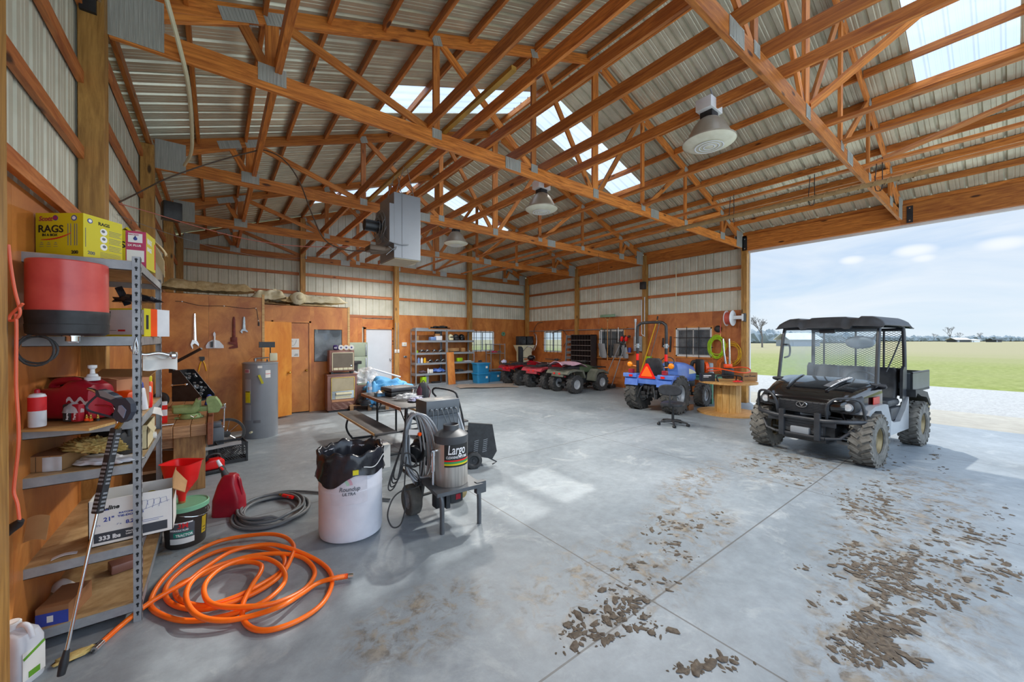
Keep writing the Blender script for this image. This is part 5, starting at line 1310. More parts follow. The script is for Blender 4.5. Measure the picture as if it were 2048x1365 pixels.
# chassis, wheels
b = MB(); b.tube([(1.46, 3.62, .93), (1.53, 3.60, .95), (1.62, 3.62, .88), (1.66, 3.66, .70), (1.66, 3.66, .40), (1.64, 3.62, .25), (1.58, 3.55, .12)], .030, 12, smooth=5); b.tube([(1.5, 3.45, .33), (2.0, 3.48, .33)], .022, 10); b.tube([(1.54, 3.4, .34), (1.56, 3.95, .33), (2.0, 3.95, .33), (1.96, 3.4, .34)], .022, 10); b.tube([(1.5, 3.58, .15), (2.05, 3.62, .15)], .014, 10); b.build('chassis', BLACK, t)
def wheel(par, c, r, w, mt, mr, axis='y', lug=0, rim=.55, name='wheel', seg=36, lugm=None, rz=0.0, flat=.0):
    b = MB(); rr = r*rim
    prof = [(rr, -w*.42), (rr*1.06, -w*.5), (r*.90, -w*.5), (r*.985, -w*.40), (r, -w*.2), (r, w*.2), (r*.985, w*.40), (r*.90, w*.5), (rr*1.06, w*.5), (rr, w*.42)]
    b.lathe(prof, (0, 0, 0), 'y', seg)
    if lug:
        for k in range(lug):
            a = 2*PI*k/lug
            for sd in (-1, 1):
                aa = a+(PI/lug if sd > 0 else 0); lw = 2*PI*r/lug*.42
                M = Matrix.Rotation(-aa, 4, 'Y') @ Matrix.Translation((r*1.005, sd*w*.27, 0)) @ Matrix.Rotation(sd*.55, 4, 'X')
                q = bmesh.ops.create_cube(b.bm, size=1)
                for v in q['verts']: v.co = M @ Vector((v.co.x*r*.07, v.co.y*w*.5, v.co.z*lw))
                M2 = Matrix.Rotation(-aa, 4, 'Y') @ Matrix.Translation((r*.955, sd*w*.49, 0))
                q = bmesh.ops.create_cube(b.bm, size=1)
                for v in q['verts']: v.co = M2 @ Vector((v.co.x*r*.12, v.co.y*w*.06, v.co.z*lw))
    o = b.build(name, mt, par, loc=c, angle=35)
    if axis == 'x': o.rotation_euler[2] = PI/2+rz
    else: o.rotation_euler[2] = rz
    b = MB(); b.lathe([(rr*1.02, -w*.40), (rr*.93, -w*.38), (rr*.80, -w*.22), (rr*.35, -w*.20), (rr*.30, -w*.32), (0, -w*.32)], (0, 0, 0), 'y', seg); b.lathe([(rr*1.02, w*.40), (rr*.93, w*.38), (rr*.80, w*.22), (rr*.35, w*.20), (rr*.30, w*.32), (0, w*.32)], (0, 0, 0), 'y', seg)
    b.lathe([(rr*1.02, -w*.40), (rr*1.02, w*.40)], (0, 0, 0), 'y', seg)
    for k in range(5):
        a = 2*PI*k/5
        for s_ in (-1, 1): b.cyl((rr*.5*math.cos(a), s_*w*.19, rr*.5*math.sin(a)), (rr*.5*math.cos(a), s_*w*.25, rr*.5*math.sin(a)), rr*.06, seg=6)
    b.build('rim', mr, o, angle=30)
    return o
wheel(t, (1.51, 3.57, .145), .145, .11, DUSTRUB, GREYP, 'x', 0, .55)
wheel(t, (2.05, 3.63, .14), .14, .10, mat('tan_tyre', 'b09a68', .8, 0, .1, 8), GREYP, 'x', 0, .5)
BXG = mat('control_box', '62686e', .45, .2, .08, 6)
b = MB(); b.bx(1.68, 2.06, 3.60, 3.86, .925, 1.075, .004); cb = b.build('control_box', BXG, t)
patch((1.83, 3.70, 1.075), (1, 0, 0), (0, 1, 0), .10, .05, mat('faint_sticker', 'd8cfc4', .6), cb, 'sticker')
b = MB()
for i in range(6): b.cyl((1.725+i*.055, 3.575, .985-.0*i), (1.725+i*.055, 3.60, .985), .012, seg=10)
b.build('cable_glands', STEEL, cb)
b = MB(); b.bx(1.69, 2.05, 3.62, 3.84, .42, .92, .006); b.bx(1.685, 2.055, 3.614, 3.62, .89, .90); b.build('side_panel', BXG, t)
b = MB()
for i, (dx, zz) in enumerate(((0, .52), (.0, .62), (.10, .74), (.09, .72), (.06, .74), (.03, .76))):
    x = 1.725+i*.055; b.tube([(x, 3.575, .985), (x+.003, 3.55, .96), (x+dx*.5, 3.56, (.96+zz)/2), (x+dx, 3.59, zz)], .0055, 6, smooth=4)
b.build('cables', GREYHOSE, t)
b = MB(); b.cyl((1.72, 3.85, .56), (2.02, 3.85, .56), .13, seg=24); b.sphere((1.70, 3.85, .56), .10, 16, 10, (.5, 1, 1)); b.build('engine', DARKMET, t)
b = MB(); b.cyl((1.55, 3.56, .60), (1.63, 3.60, .58), .10, seg=24); b.cyl((1.50, 3.54, .60), (1.55, 3.56, .60), .07, seg=20); b.build('hose_reel', DARKMET, t)
# hanger with looped hoses
b = MB(); b.tube([(1.45, 3.56, .55), (1.45, 3.56, 1.0), (1.45, 3.55, 1.05)], .016, 10); b.tube([(1.45, 3.56, .96), (1.60, 3.62, .97)], .016, 10); b.build('hanger', BLACK, t)
b = MB(); rnd = random.Random(2)
for k in range(9):
    w = .085+.018*k; dz = .78+.015*(k % 4)-.01*k; x0 = 1.50+.012*(k % 3); y0 = 3.52-.012*k+.02*rnd.random()
    b.tube([(x0+w*.72*math.sin(a)*(1 if math.sin(a) > 0 else .8)+.05*(1-math.cos(a))*.4, y0-w*.35*math.sin(a), 1.0-dz*.5*(1-math.cos(a))*(.94+.06*math.cos(a))) for a in [2*PI*i/18 for i in range(19)]], .0095 if k > 3 else .008, 8, smooth=2)
b.build('hose_loops', mat('silver_hose', 'aeb3b8', .35, .1, .1, 8), t)
b = MB()
for k in range(4):
    w = .13+.02*k; dz = .60+.03*k
    b.tube([(1.44-w*(1-math.cos(a))*.45+.02*math.sin(a*2), 3.50+.05*math.sin(a), 1.0-dz*.5*(1-math.cos(a+.25*math.sin(a)))) for a in [2*PI*i/18 for i in range(19)]], .006, 6, smooth=2)
b.tube([(1.42, 3.48, .60), (1.38, 3.42, .42), (1.36, 3.38, .30), (1.36, 3.36, .18), (1.31, 3.34, .05), (1.23, 3.33, .05), (1.19, 3.34, .16), (1.24, 3.36, .28), (1.34, 3.40, .32), (1.48, 3.42, .31), (1.56, 3.44, .33)], .0065, 8, smooth=6); b.tube([(1.44, 3.46, .5), (1.50, 3.42, .45), (1.54, 3.42, .33)], .006, 6, smooth=3)
b.tube([(1.45, 3.46, .62), (1.50, 3.44, .56), (1.46, 3.42, .52), (1.38, 3.44, .56), (1.40, 3.46, .64), (1.48, 3.45, .60), (1.50, 3.44, .50), (1.36, 3.44, .54)], .0065, 6, smooth=4)
b.build('black_cables', RUBBER, t)
b = MB(); b.box((1.475, 3.44, .83), (.09, .01, .05), rot=(0, .1, -.4)); b.build('paper_tag', PAPER, t, smooth=False)
b = MB(); b.cyl((1.52, 3.42, .81), (1.525, 3.405, .81), .018, seg=16); b.build('orange_disc', ORANGE, t)
b = MB(); b.tube([(1.70, 3.58, .75), (1.98, 3.88, .80), (2.06, 3.9, 1.0), (2.16, 3.84, .90), (2.2, 3.7, .6)], .014, 8, smooth=5); b.tube([(1.6, 3.4, .30), (1.66, 3.32, .27), (1.74, 3.34, .30)], .010, 8, smooth=3); b.build('grey_hose_end', mat('silver_hose', ''), t)

# second wheeled machine behind it
t = thing('portable_compressor', 'black wheeled machine with louvred side panel and tall handle behind the washer', 'machine', (2.62, 4.42, 0), VR+.25)
b = MB(); b.prism([(.0, .18), (.36, .10), (.42, .20), (.36, .56), (.04, .60)], -.02, .02); b.build('side_panel', BLACKP, t, smooth=False)
b = MB()
for r_ in range(2):
    for k in range(7): b.box((.13+.12*r_+.008*k*.3, -.024, .20+.026*k+.01*r_), (.06, .006, .008), rot=(0, -.25, 0))
b.build('louvres', GREYP, t, smooth=False)
b = MB(); b.bx(-.25, .30, .0, .30, .15, .50, .02); b.build('body', BLACKP, t)
b = MB(); b.lathe([(.0, .5), (.12, .5), (.13, .60), (.10, .70), (.05, .76), (.045, .80), (.07, .83), (.07, .85), (0, .855)], (-.14, .08, 0), seg=24); b.build('fuel_tank', GREYP, t)
wheel(t, (.10, -.06, .11), .11, .06, RUBBER, BLACKP, 'y', 0, .6)
wheel(t, (.10, .34, .11), .11, .06, RUBBER, BLACKP, 'y', 0, .6)
b = MB(); b.tube([(-.02, 0, .38), (-.03, 0, .62), (-.10, 0, .92), (-.16, .02, 1.02), (-.38, .10, 1.06), (-.42, .14, 1.0), (-.36, .22, .90), (-.28, .3, .62), (-.2, .3, .3)], .013, 10, smooth=4); b.tube([(-.09, 0, .86), (-.34, .22, .86)], .010, 8); b.tube([(.3, .0, .12), (.42, .0, .05), (.36, .0, .02)], .010, 8); b.build('handle', BLACK, t)
b = MB(); b.blob((0, 0, .04), .07, (1.2, .8, .6), .3, 3, 9, 3, flat=0); obj1('white_cloth', PAPER, 'small white crumpled cloth on the floor right of the washer', 'cloth', b, (2.20, 3.98, 0), angle=180)

# white box
t = carton('white_box', 'plain white cardboard box between the bin and the washer', 'box', (1.73, 5.22, 0), .25, .28, .30, -.06, PAPER)
b = MB(); b.surf(lambda u, v: (-.125+.25*u, -.14-.09*v, .30+.025*v), 2, 2, .003); b.build('flap', PAPER, t, smooth=False)
text('INDUSTRIAL PRODUCTS', .018, (.115, -.0, .302), (-1, 0, 0), (0, -1, 0), INKB, t, bold=.0004)

# folding picnic table
FT = mat('table_laminate', '5a5654', .5, 0, .1, 4, hex2='4a4848')
t = thing('picnic_table', 'dark folding picnic table with attached benches', 'table', (0, 0, 0))
b = MB(); b.bx(2.06, 2.80, 5.22, 7.10, .715, .745, .01); b.build('table_top', FT, t)
b = MB(); b.bx(2.045, 2.06, 5.24, 7.08, .70, .745); b.bx(2.80, 2.815, 5.24, 7.08, .70, .745); b.build('edge_band', mat('edge_brown', 'a86c48', .5), t, smooth=False)
for x0, x1 in ((1.69, 1.99), (2.87, 3.15)):
    b = MB(); b.bx(x0, x1, 5.22, 7.20, .405, .435, .008); s_ = b.build('bench_seat', FT, t)
    b = MB(); b.bx(x0-.006, x0, 5.24, 7.18, .40, .435); b.build('edge_band', PALEW, s_, smooth=False)
for y in (5.55, 6.85):
    b = MB(); b.tube([(1.78, y, .405), (1.74, y, .22), (1.82, y, .05), (1.95, y, .018), (2.9, y, .018), (3.03, y, .05), (3.08, y, .22), (3.05, y, .405)], .016, 10, smooth=4)
    b.tube([(2.26, y, .715), (2.26, y, .03)], .018, 10); b.tube([(2.60, y, .715), (2.60, y, .03)], .018, 10); b.tube([(2.26, y, .42), (2.26, y+(.35 if y < 6 else -.35), .71)], .009, 8); b.tube([(2.26, y, .42), (2.60, y, .42)], .009, 8)
    b.build('leg', DARKMET, t)
# things on the table
TZ = .745
t = thing('hard_case', 'black plastic tool case on the picnic table', 'case', (2.52, 6.50, TZ), .15)
b = MB(); b.bx(-.25, .25, -.19, .19, 0, .075, .018); b.build('case_base', BLACKP, t)
b = MB(); b.bx(-.25, .25, -.19, .19, .078, .145, .02); b.build('lid', mat('case_lid', '44464c', .5, 0, .08, 7), t)
b = MB(); b.tube([(-.26, -.05, .075), (-.29, -.04, .075), (-.29, .04, .075), (-.26, .05, .075)], .008, 8); b.build('handle', BLACKP, t)
t = thing('water_bottle', 'clear plastic water bottle standing on the picnic table corner', 'bottle', (2.155, 6.93, TZ))
b = MB(); b.lathe([(0, 0), (.036, 0), (.037, .01), (.037, .12), (.034, .13), (.037, .14), (.036, .17), (.016, .205), (.016, .22)], seg=24); b.build('bottle', glass('bottle_plastic', (.95, .97, 1), .6, .12, 'c8d2dc'), t)
b = MB(); b.lathe([(.0378, .07), (.0378, .12)], seg=24); b.build('label', WHITEP, t)
b = MB(); b.cyl((0, 0, .215), (0, 0, .235), .017, seg=16); b.build('cap', WHITE, t)
t = thing('glove_box', 'light blue box with yellow gloves on the picnic table', 'box', (2.26, 6.55, TZ), .1)
b = MB(); b.bx(-.13, .13, -.06, .06, 0, .055); b.build('carton', mat('sky_box', '6aa4cc', .6), t, smooth=False)
b = MB(); b.blob((0, 0, .058), .07, (1.4, .6, .35), .4, 3, 5, 4); b.build('gloves', mat('glove_yellow', 'f0b050', .6), t, angle=180)
b = MB(); b.surf(lambda u, v: (-.13+.1*u, -.1+.1*v, .06+.05*math.sin(u*4)*math.sin(3*v)), 8, 6, .001); b.build('tissue', PAPER, t)
t = thing('steel_cup', 'stainless steel cup on the picnic table near the control box', 'cup', (2.60, 6.06, TZ))
b = MB(); b.lathe([(0, 0), (.036, 0), (.04, .13), (.037, .13), (.034, .01), (0, .01)], seg=24); b.build('cup', CHROME, t)
b = MB(); b.cyl((.01, 0, .01), (-.01, .01, .15), .006, seg=8); b.build('brush_handle', WHITE, t)
b = MB(); b.blob((0, 0, .03), .14, (1.5, 1.0, .42), .35, 4, 31, 3.5, flat=0); obj1('clear_bag', CLEARF, 'crumpled clear plastic bag on the picnic table', 'bag', b, (2.44, 5.92, TZ), .3, angle=180)
b = MB(); b.blob((0, 0, .02), .10, (1.2, .9, .4), .35, 4, 37, 4, flat=0); obj1('lilac_cloth', mat('lilac_cloth', 'c0c0dc', .8, 0, .08, 9), 'pale lilac cloth at the near end of the picnic table', 'cloth', b, (2.46, 5.62, TZ), .3, angle=180)
t = thing('backpack', 'grey and maroon backpack standing on the picnic table', 'backpack', (2.70, 5.90, TZ), VR)
b = MB(); b.loft([(0, 0, 0, .085, .06, 4), (.06, 0, 0, .09, .07, 4), (.18, 0, 0, .085, .06, 4), (.24, 0, .01, .06, .04, 3), (.255, 0, .01, .03, .02, 2)], 'z', 24); b.build('bag_body', mat('bag_grey', '44464c', .7, 0, .15, 8), t)
b = MB(); b.loft([(.01, -.05, -.03, .045, .05, 4), (.15, -.05, -.03, .045, .05, 4), (.2, -.04, -.02, .02, .03, 3)], 'z', 18); b.build('pocket', mat('maroon', '5a2438', .7), t)
b = MB(); b.tube([(.07, -.03, .2), (.12, -.04, .12), (.10, -.04, .01)], .008, 8, smooth=3); b.tube([(-.03, 0, .24), (0, 0, .285), (.03, 0, .24)], .007, 8, smooth=3); b.build('strap', mat('maroon', ''), t)

# heap beyond the table
t = thing('pallet_cart', 'low dark wooden pallet under the heap of covers', 'pallet', (3.05, 9.75, 0), -.35)
for i in range(5):
    b = MB(); b.bx(-.45, .45, -.38+.18*i, -.26+.18*i, .12, .145); b.build('slat', OLDW, t, smooth=False)
for x in (-.4, 0, .4):
    b = MB(); b.bx(x-.04, x+.04, -.38, .46, .0, .12); b.build('bearer', OLDW, t, smooth=False)
b = MB(); b.blob((0, 0, .0), .40, (.85, .7, .9), .22, 4, 3, 2.6, flat=0); obj1('black_sack', BAGM, 'black refuse sack slumped beside the blue cover', 'sack', b, (3.02, 9.50, .147), angle=180)
b = MB(); b.blob((0, 0, .05), .42, (1.25, .8, .62), .26, 4, 43, 2.8, flat=0)
b.surf(lambda u, v: (-.5+.25*u, -.30-.1*math.sin(v*3), .25-.55*v+.04*math.sin(u*12)), 12, 10, .004); o = obj1('blue_cover', TARP, 'crumpled light blue cover piled on the pallet', 'cover', b, (3.42, 9.45, .42), -.4, angle=180)
text('WAP', .11, (-.12, -.372, .085), (1, 0, .12), (0, .3, 1), INKW, o, bold=.003)
b = MB(); b.blob((0, 0, .1), .38, (.9, .8, .9), .30, 4, 47, 3.2, flat=0); obj1('clear_sheeting', CLEARF, 'heap of clear plastic sheeting behind the blue cover', 'plastic sheeting', b, (3.04, 10.25, .50), angle=180)
b = MB(); b.bx(-.25, .25, -.2, .2, 0, .50, .01); obj1('brown_bin', BROWNC, 'dark brown box under the clear sheeting', 'box', b, (2.95, 10.35, 0))
b = MB(); b.cyl((0, 0, 0), (.75, -.25, -.26), .022, seg=12); obj1('white_pipe', WHITEP, 'white plastic pipe slanting across the heap', 'pipe', b, (3.15, 10.2, .96))

# stacked room heaters
t = thing('gas_heater', 'brown cabinet heater with cream grille, standing on the floor', 'heater', (2.37, 9.66, 0), -.02)
b = MB(); b.bx(-.33, .33, -.0, .32, .04, .88, .012); b.build('cabinet', BROWNC, t)
b = MB(); b.bx(-.34, .34, -.012, .33, .85, .885, .006); b.build('top', BROWNC, t)
b = MB(); b.bx(-.235, .255, -.012, 0, .50, .80); b.build('upper_panel', BEIGE, t, smooth=False)
b = MB()
for r_ in ((-.25, .27, .795, .81), (-.25, .27, .49, .50), (-.25, -.235, .30, .81), (.255, .27, .30, .81)): b.bx(r_[0], r_[1], -.018, 0, r_[2], r_[3])
b.build('gold_trim', KN, t, smooth=False)
b = MB(); b.bx(-.235, .255, -.008, .0, .30, .49); rf_ = b.build('reflector', mat('reflector', 'cfd6da', .15, .9, .1, 5), t, smooth=False)
b = MB(); b.cyl((-.15, -.02, .42), (.20, -.02, .42), .035, seg=12); b.bx(-.16, .18, -.022, -.01, .31, .37); b.build('burner', CREAM, t)
b = MB(); b.bx(-.235, .255, -.012, 0, .235, .29); b.build('copper_strip', mat('copper_tan', 'c08a60', .4), t, smooth=False)
b = MB()
for k in range(7): b.tube([(-.235+.49*i/16, -.014, .06+.024*k+.006*math.sin(i*1.3+k)) for i in range(17)], .006, 5)
b.build('grille', BROWNC, t)
b = MB(); b.bx(-.3, .3, .02, .3, 0, .04); b.build('plinth', BLACK, t, smooth=False)
t = thing('gas_heater', 'smaller brown heater with dark front panel, set on top of the other', 'heater', (2.38, 9.70, .887), -.02)
b = MB(); b.bx(-.285, .27, 0, .26, .05, .56, .012); b.build('cabinet', BROWNC, t)
b = MB(); b.bx(-.215, .235, -.01, 0, .155, .49); b.build('front_panel', mat('taupe_panel', '6e6252', .45, .1, .1, 4), t, smooth=False)
b = MB()
for r_ in ((-.23, .25, .49, .505), (-.23, -.215, .08, .505), (.235, .25, .08, .505)): b.bx(r_[0], r_[1], -.016, 0, r_[2], r_[3])
b.build('trim', CREAM, t, smooth=False)
b = MB()
for k in range(4): b.bx(-.20+.108*k, -.10+.108*k, -.016, 0, .09, .145, .003)
b.build('cream_keys', CREAM, t)
b = MB(); b.lathe([(0, -.022), (.014, -.022), (.014, -.01)], (.195, 0, .19), 'y', 14); b.build('knob', CHROME, t)
b = MB(); b.bx(-.25, -.2, 0, .24, 0, .05); b.bx(.2, .25, 0, .24, 0, .05); b.bx(-.2, .2, .03, .06, .0, .03); b.build('foot', BLACK, t, smooth=False)
t = thing('paper_towels', 'pack of three paper towel rolls on top of the heaters', 'paper towels', (2.40, 9.80, 1.449), -.2)
for k in range(3):
    b = MB(); b.lathe([(.02, -.11), (.058, -.11), (.06, -.105), (.06, .11), (.02, .11), (.02, -.11)], (-.03+.115*k, 0, .06), 'y', 24); r_ = b.build('roll', PAPER, t)
    b = MB(); b.lathe([(0, -.111), (.02, -.111)], (-.03+.115*k, 0, .06), 'y', 14); b.build('core', INKB, r_)
b = MB(); b.bx(-.20, -.085, -.11, .11, .004, .12, .03); b.build('printed_end', mat('purple_print', '3a2a6a', .4), t)
text('44', .06, (-.18, -.111, .035), FX, UZ, INKW, t, bold=.001)
# green locker beside the white door
t = thing('metal_cabinet', 'pale green two-door cabinet left of the white door', 'cabinet', (3.68, 13.28, 0))
LG = mat('locker_green', '9aa894', .45, .05, .06, 4)
b = MB(); b.bx(-.40, .38, 0, .40, 0, 1.60, .01); b.build('body', LG, t)
for z0, z1 in ((.05, 1.13), (1.14, 1.58)):
    b = MB(); b.bx(-.39, .37, -.03, -.002, z0, z1, .008); d0 = b.build('door', LG, t)
    b = MB(); b.bx(.30, .345, -.055, -.03, z0+(.5 if z0 < 1 else .02), z1-.04, .004); b.build('handle', STEEL, d0)
b = MB(); b.bx(-.30, .1, -.25, .02, .0, .06); b.bx(-.28, .12, -.24, .0, .90, 1.0, .01); b.bx(-.2, 0, -.2, 0, .06, .9); obj1('black_stool', BLACKP, 'black stand in front of the pale green cabinet', 'stand', b, (3.65, 13.18, 0))

# water heater
t = thing('water_heater', 'tall grey cylindrical water heater by the plywood partition', 'water heater', (.625, 8.135, 0))
b = MB(); b.lathe([(0, 0), (.262, 0), (.266, .01), (.266, 1.27), (.272, 1.275), (.272, 1.29), (.25, 1.305), (0, 1.31)], seg=56); tk = b.build('tank', mat('tank_grey', '8e9298', .35, .15, .05, 3), t)
AH = math.atan2(-8.135, -.625)
def hp(a0, a1, z0, z1, m_, nm, r=.2675):
    b = MB(); b.surf(lambda u, v: (r*math.cos(AH+a0+(a1-a0)*u), r*math.sin(AH+a0+(a1-a0)*u), z0+(z1-z0)*v), 10, 1, .002); return b.build(nm, m_, tk)
GR2 = mat('panel_grey', 'a0a4aa', .35, .1, .05, 3)
hp(-.95, -.55, .92-.15, 1.09-.17+.10, GR2, 'access_panel', .268); hp(-.95, -.55, .32, .58, GR2, 'access_panel', .268)
hp(-.98, -.62, 1.13, 1.19, PAPER, 'brand_label'); hp(-.95, -.65, 1.135, 1.185, mat('label_rose', 'b87888', .5), 'brand_print', .2702); hp(-.15, .10, 1.21, 1.25, PAPER, 'small_label'); hp(.28, .58, 1.04, 1.17, PAPER, 'rating_label'); hp(.28, .58, 1.105, 1.112, INKR, 'label_line', .2702)
hp(-.92, -.58, .62, .82, mat('guide_yellow', 'e8dc28', .5), 'energy_label', .2705); hp(-.90, -.60, .80, .815, INK, 'label_heading', .2725); hp(-.4, .0, .27, .32, mat('tank_print', '6a6c72', .5), 'printed_plate', .268)
b = MB(); b.box((.285*math.cos(AH+.02), .285*math.sin(AH+.02), 1.02), (.02, .035, .16), rot=(.35, 0, AH)); b.build('yellow_tag', mat('tag_yellow', 'c8c020', .6), t, smooth=False)
b = MB(); b.cyl((.26*math.cos(AH-.5), .26*math.sin(AH-.5), .12), (.31*math.cos(AH-.5), .31*math.sin(AH-.5), .12), .018); b.build('drain_valve', CREAM, t)
b = MB(); b.tube([(-.08, -.05, 1.305), (-.08, -.05, 1.37), (.12, -.05, 1.38)], .012, 8); b.tube([(.1, -.02, 1.305), (.1, -.02, 1.35)], .014, 8); b.cyl((-.08, -.05, 1.33), (-.08, -.05, 1.37), .022); b.build('pipework', STEEL, t)
b = MB(); b.tube([(-.2, 0, 1.31), (-.1, .06, 1.40), (.02, .05, 1.39), (.0, -.05, 1.36)], .004, 6, smooth=4); b.build('copper_wire', mat('copper', 'c87848', .3, .8), t)
b = MB(); b.bx(.13, .25, -.10, 0, 1.32, 1.46, .01); b.build('junction_box', CREAM, t)
b = MB(); b.bx(-.02, .22, -.03, .04, 1.56, 1.66); b.tube([(.15, 0, 1.46), (.15, 0, 1.56)], .01); b.build('wall_bracket', BLACK, t, smooth=False)

# plywood wall tools
def hang(nm, lb, cat, x, z, build_, m_, loc_y=8.735):
    b = MB(); build_(b); return obj1(nm, m_, lb, cat, b, (x, loc_y, z))
def adj(b, L):
    b.loft([(0, 0, 0, .012, .008, 2), (.02, 0, 0, .018, .008, 3), (L*.55, 0, 0, .024, .009, 4), (L*.78, 0, 0, .030, .010, 3)], 'z', 12)
    b.bm.verts.ensure_lookup_table()
    b.prism([(-.03, L*.76), (.03, L*.74), (.055, L*.88), (.03, L), (.02, L*.97), (.028, L*.88), (.0, L*.84), (-.035, L*.88), (-.055, L*.93), (-.06, L*.86)], -.012, .012)
def wr(nm, lb, x, ztop, L, m_, rot=PI):
    b = MB(); adj(b, L); o = tag(b.build(nm, m_, loc=(x, 8.735, ztop), rot=(0, rot, 0)), lb, 'wrench'); return o
wr('adjustable_wrench', 'large chrome adjustable wrench hung on the plywood partition', -.295, 2.155, .62, CHROME, PI+.0)
wr('adjustable_wrench', 'small adjustable wrench hung at the right of the partition', .415, 2.125, .31, STEEL)
b = MB(); b.loft([(0, 0, 0, .012, .008, 2), (.05, 0, 0, .022, .011, 3), (.40, 0, 0, .026, .012, 3)], 'z', 12); b.box((.0, 0, .42), (.10, .03, .09), bev=.01); b.prism([(-.05, .46), (.08, .46), (.08, .50), (-.02, .52), (.07, .56), (.06, .585), (-.06, .57)], -.015, .015)
o = obj1('pipe_wrench', mat('rust_red', '7a3428', .6, .2, .2, 12), 'rusty red pipe wrench hung on the plywood partition', 'wrench', b, (.265, 8.735, 2.12)); o.rotation_euler[1] = PI
t = thing('dustpan', 'white dustpan with small brush hung on the plywood partition', 'dustpan', (-.02, 8.73, 1.545))
b = MB(); b.prism([(-.12, 0), (.135, 0), (.13, .05), (.07, .13), (.02, .15), (-.03, .15), (-.09, .11), (-.12, .05)], -.012, .004); b.prism([(-.012, .13), (.012, .13), (.018, .26), (.0, .30), (-.018, .26)], -.012, .004); b.build('pan', WHITEP, t, smooth=False)
b = MB(); b.bx(-.055, -.02, -.035, -.012, .02, .12); b.build('brush', BLACK, t, smooth=False)
b = MB(); b.loft([(.01, .0, -.025, .022, .012, 3), (.14, .0, -.025, .015, .012, 3), (.22, 0, -.02, .010, .008, 2)], 'z', 12); b.build('brush_handle', WHITEP, t)
t = thing('pliers', 'yellow handled pliers hung on the plywood partition', 'pliers', (-.19, 8.735, 1.40))
b = MB(); b.prism([(-.045, 0), (.03, 0), (.035, -.05), (.0, -.09), (-.03, -.07)], -.01, .01); b.build('jaws', BLACK, t, smooth=False)
for s_ in (-1, 1):
    b = MB(); b.tube([(0, 0, -.06), (s_*.03, 0, -.13), (s_*.055, 0, -.26)], .009, 8, smooth=3); b.build('handle', YPAINT, t)
t = thing('string_of_cable', 'thin dark cable stapled along the top of the partition', 'cable', (0, 0, 0))
b = MB(); b.tube([(-.55, 8.742, 2.36), (-.45, 8.742, 2.355), (-.2, 8.742, 2.30), (.12, 8.742, 2.31), (.45, 8.742, 2.28), (.60, 8.742, 2.29), (.63, 8.742, 2.15), (.645, 8.742, 2.03)], .0045, 6, smooth=4); b.build('cable', BLACKP, t)
b = MB()
for x, z in ((-.46, 2.357), (.12, 2.31), (.60, 2.29), (.64, 2.06)): b.sphere((x, 8.74, z), .010, 8, 6)
b.build('staples', WHITE, t)
b = MB(); b.cyl((.648, 8.742, 2.03), (.65, 8.742, 1.96), .014, seg=10); b.build('plug', BLACK, t)

# workbench
t = thing('workbench', 'heavy old timber workbench along the left wall', 'workbench', (0, 0, 0))
for i in range(4):
    b = MB(); b.bx(-.66+.145*i, -.66+.145*(i+1)-.003, 5.52, 8.35, .63, .76, .006); b.build('plank', OLDW, t, smooth=False)
b = MB(); b.bx(-.078, -.03, 5.45, 8.35, .53, .775, .004); b.build('edge_board', mat('redwood', '8e5236', .6, 0, .15, 6, stretch=(8, .8, 8)), t, smooth=False)
b = MB(); b.bx(-.62, -.08, 5.68, 5.72, .50, .63); b.build('apron', OLDW, t, smooth=False)
for x0, y0 in ((-.375, 5.64), (-.375, 8.0)):
    b = MB(); b.bx(x0, x0+.275, y0, y0+.045, 0, .63, .004); b.build('leg', wood('leg_plank', '8a6440', 'b48c58', stretch=(14, 14, 1), rnd=.1), t, smooth=False)
b = MB(); b.bx(-.66, -.11, 5.8, 8.0, .22, .25); b.build('lower_shelf', OLDW, t, smooth=False)
t = thing('bench_vise', 'pale green bench vise on the corner of the workbench', 'vise', (-.24, 6.02, .762), -.12)
b = MB(); b.lathe([(0, 0), (.105, 0), (.11, .012), (.10, .03), (.085, .055), (0, .055)], seg=32); b.bx(-.15, .12, -.03, .03, 0, .02, .005); b.build('swivel_base', VISEG, t)
b = MB(); b.loft([(-.17, 0, .12, .035, .04, 4), (-.15, 0, .11, .055, .05, 4), (.02, 0, .105, .06, .055, 4), (.05, 0, .14, .06, .09, 4), (.09, 0, .16, .055, .075, 4)], 'x', 20); b.bx(.05, .20, -.028, .028, .07, .13, .006); b.build('body', VISEG, t)
b = MB(); b.prism([(.17, .05), (.27, .05), (.30, .12), (.27, .19), (.24, .235), (.17, .245), (.15, .20), (.17, .13)], -.06, .06); b.build('front_jaw', VISEG, t, smooth=False)
b = MB(); b.bx(.075, .095, -.055, .055, .215, .24); b.bx(.155, .17, -.055, .055, .215, .24); b.build('jaw_plates', CHROME, t, smooth=False)
b = MB(); b.cyl((.27, 0, .10), (.34, 0, .10), .018); b.cyl((.325, -.0, .13), (.315, -.0, -.14), .009); b.sphere((.326, 0, .135), .015); b.sphere((.315, 0, -.145), .013); b.cyl((.05, -.10, .03), (.05, -.15, .03), .006); b.tube([(.02, -.155, .05), (.05, -.15, .025), (.08, -.155, .05)], .006, 6); b.build('screw_handle', CHROME, t)
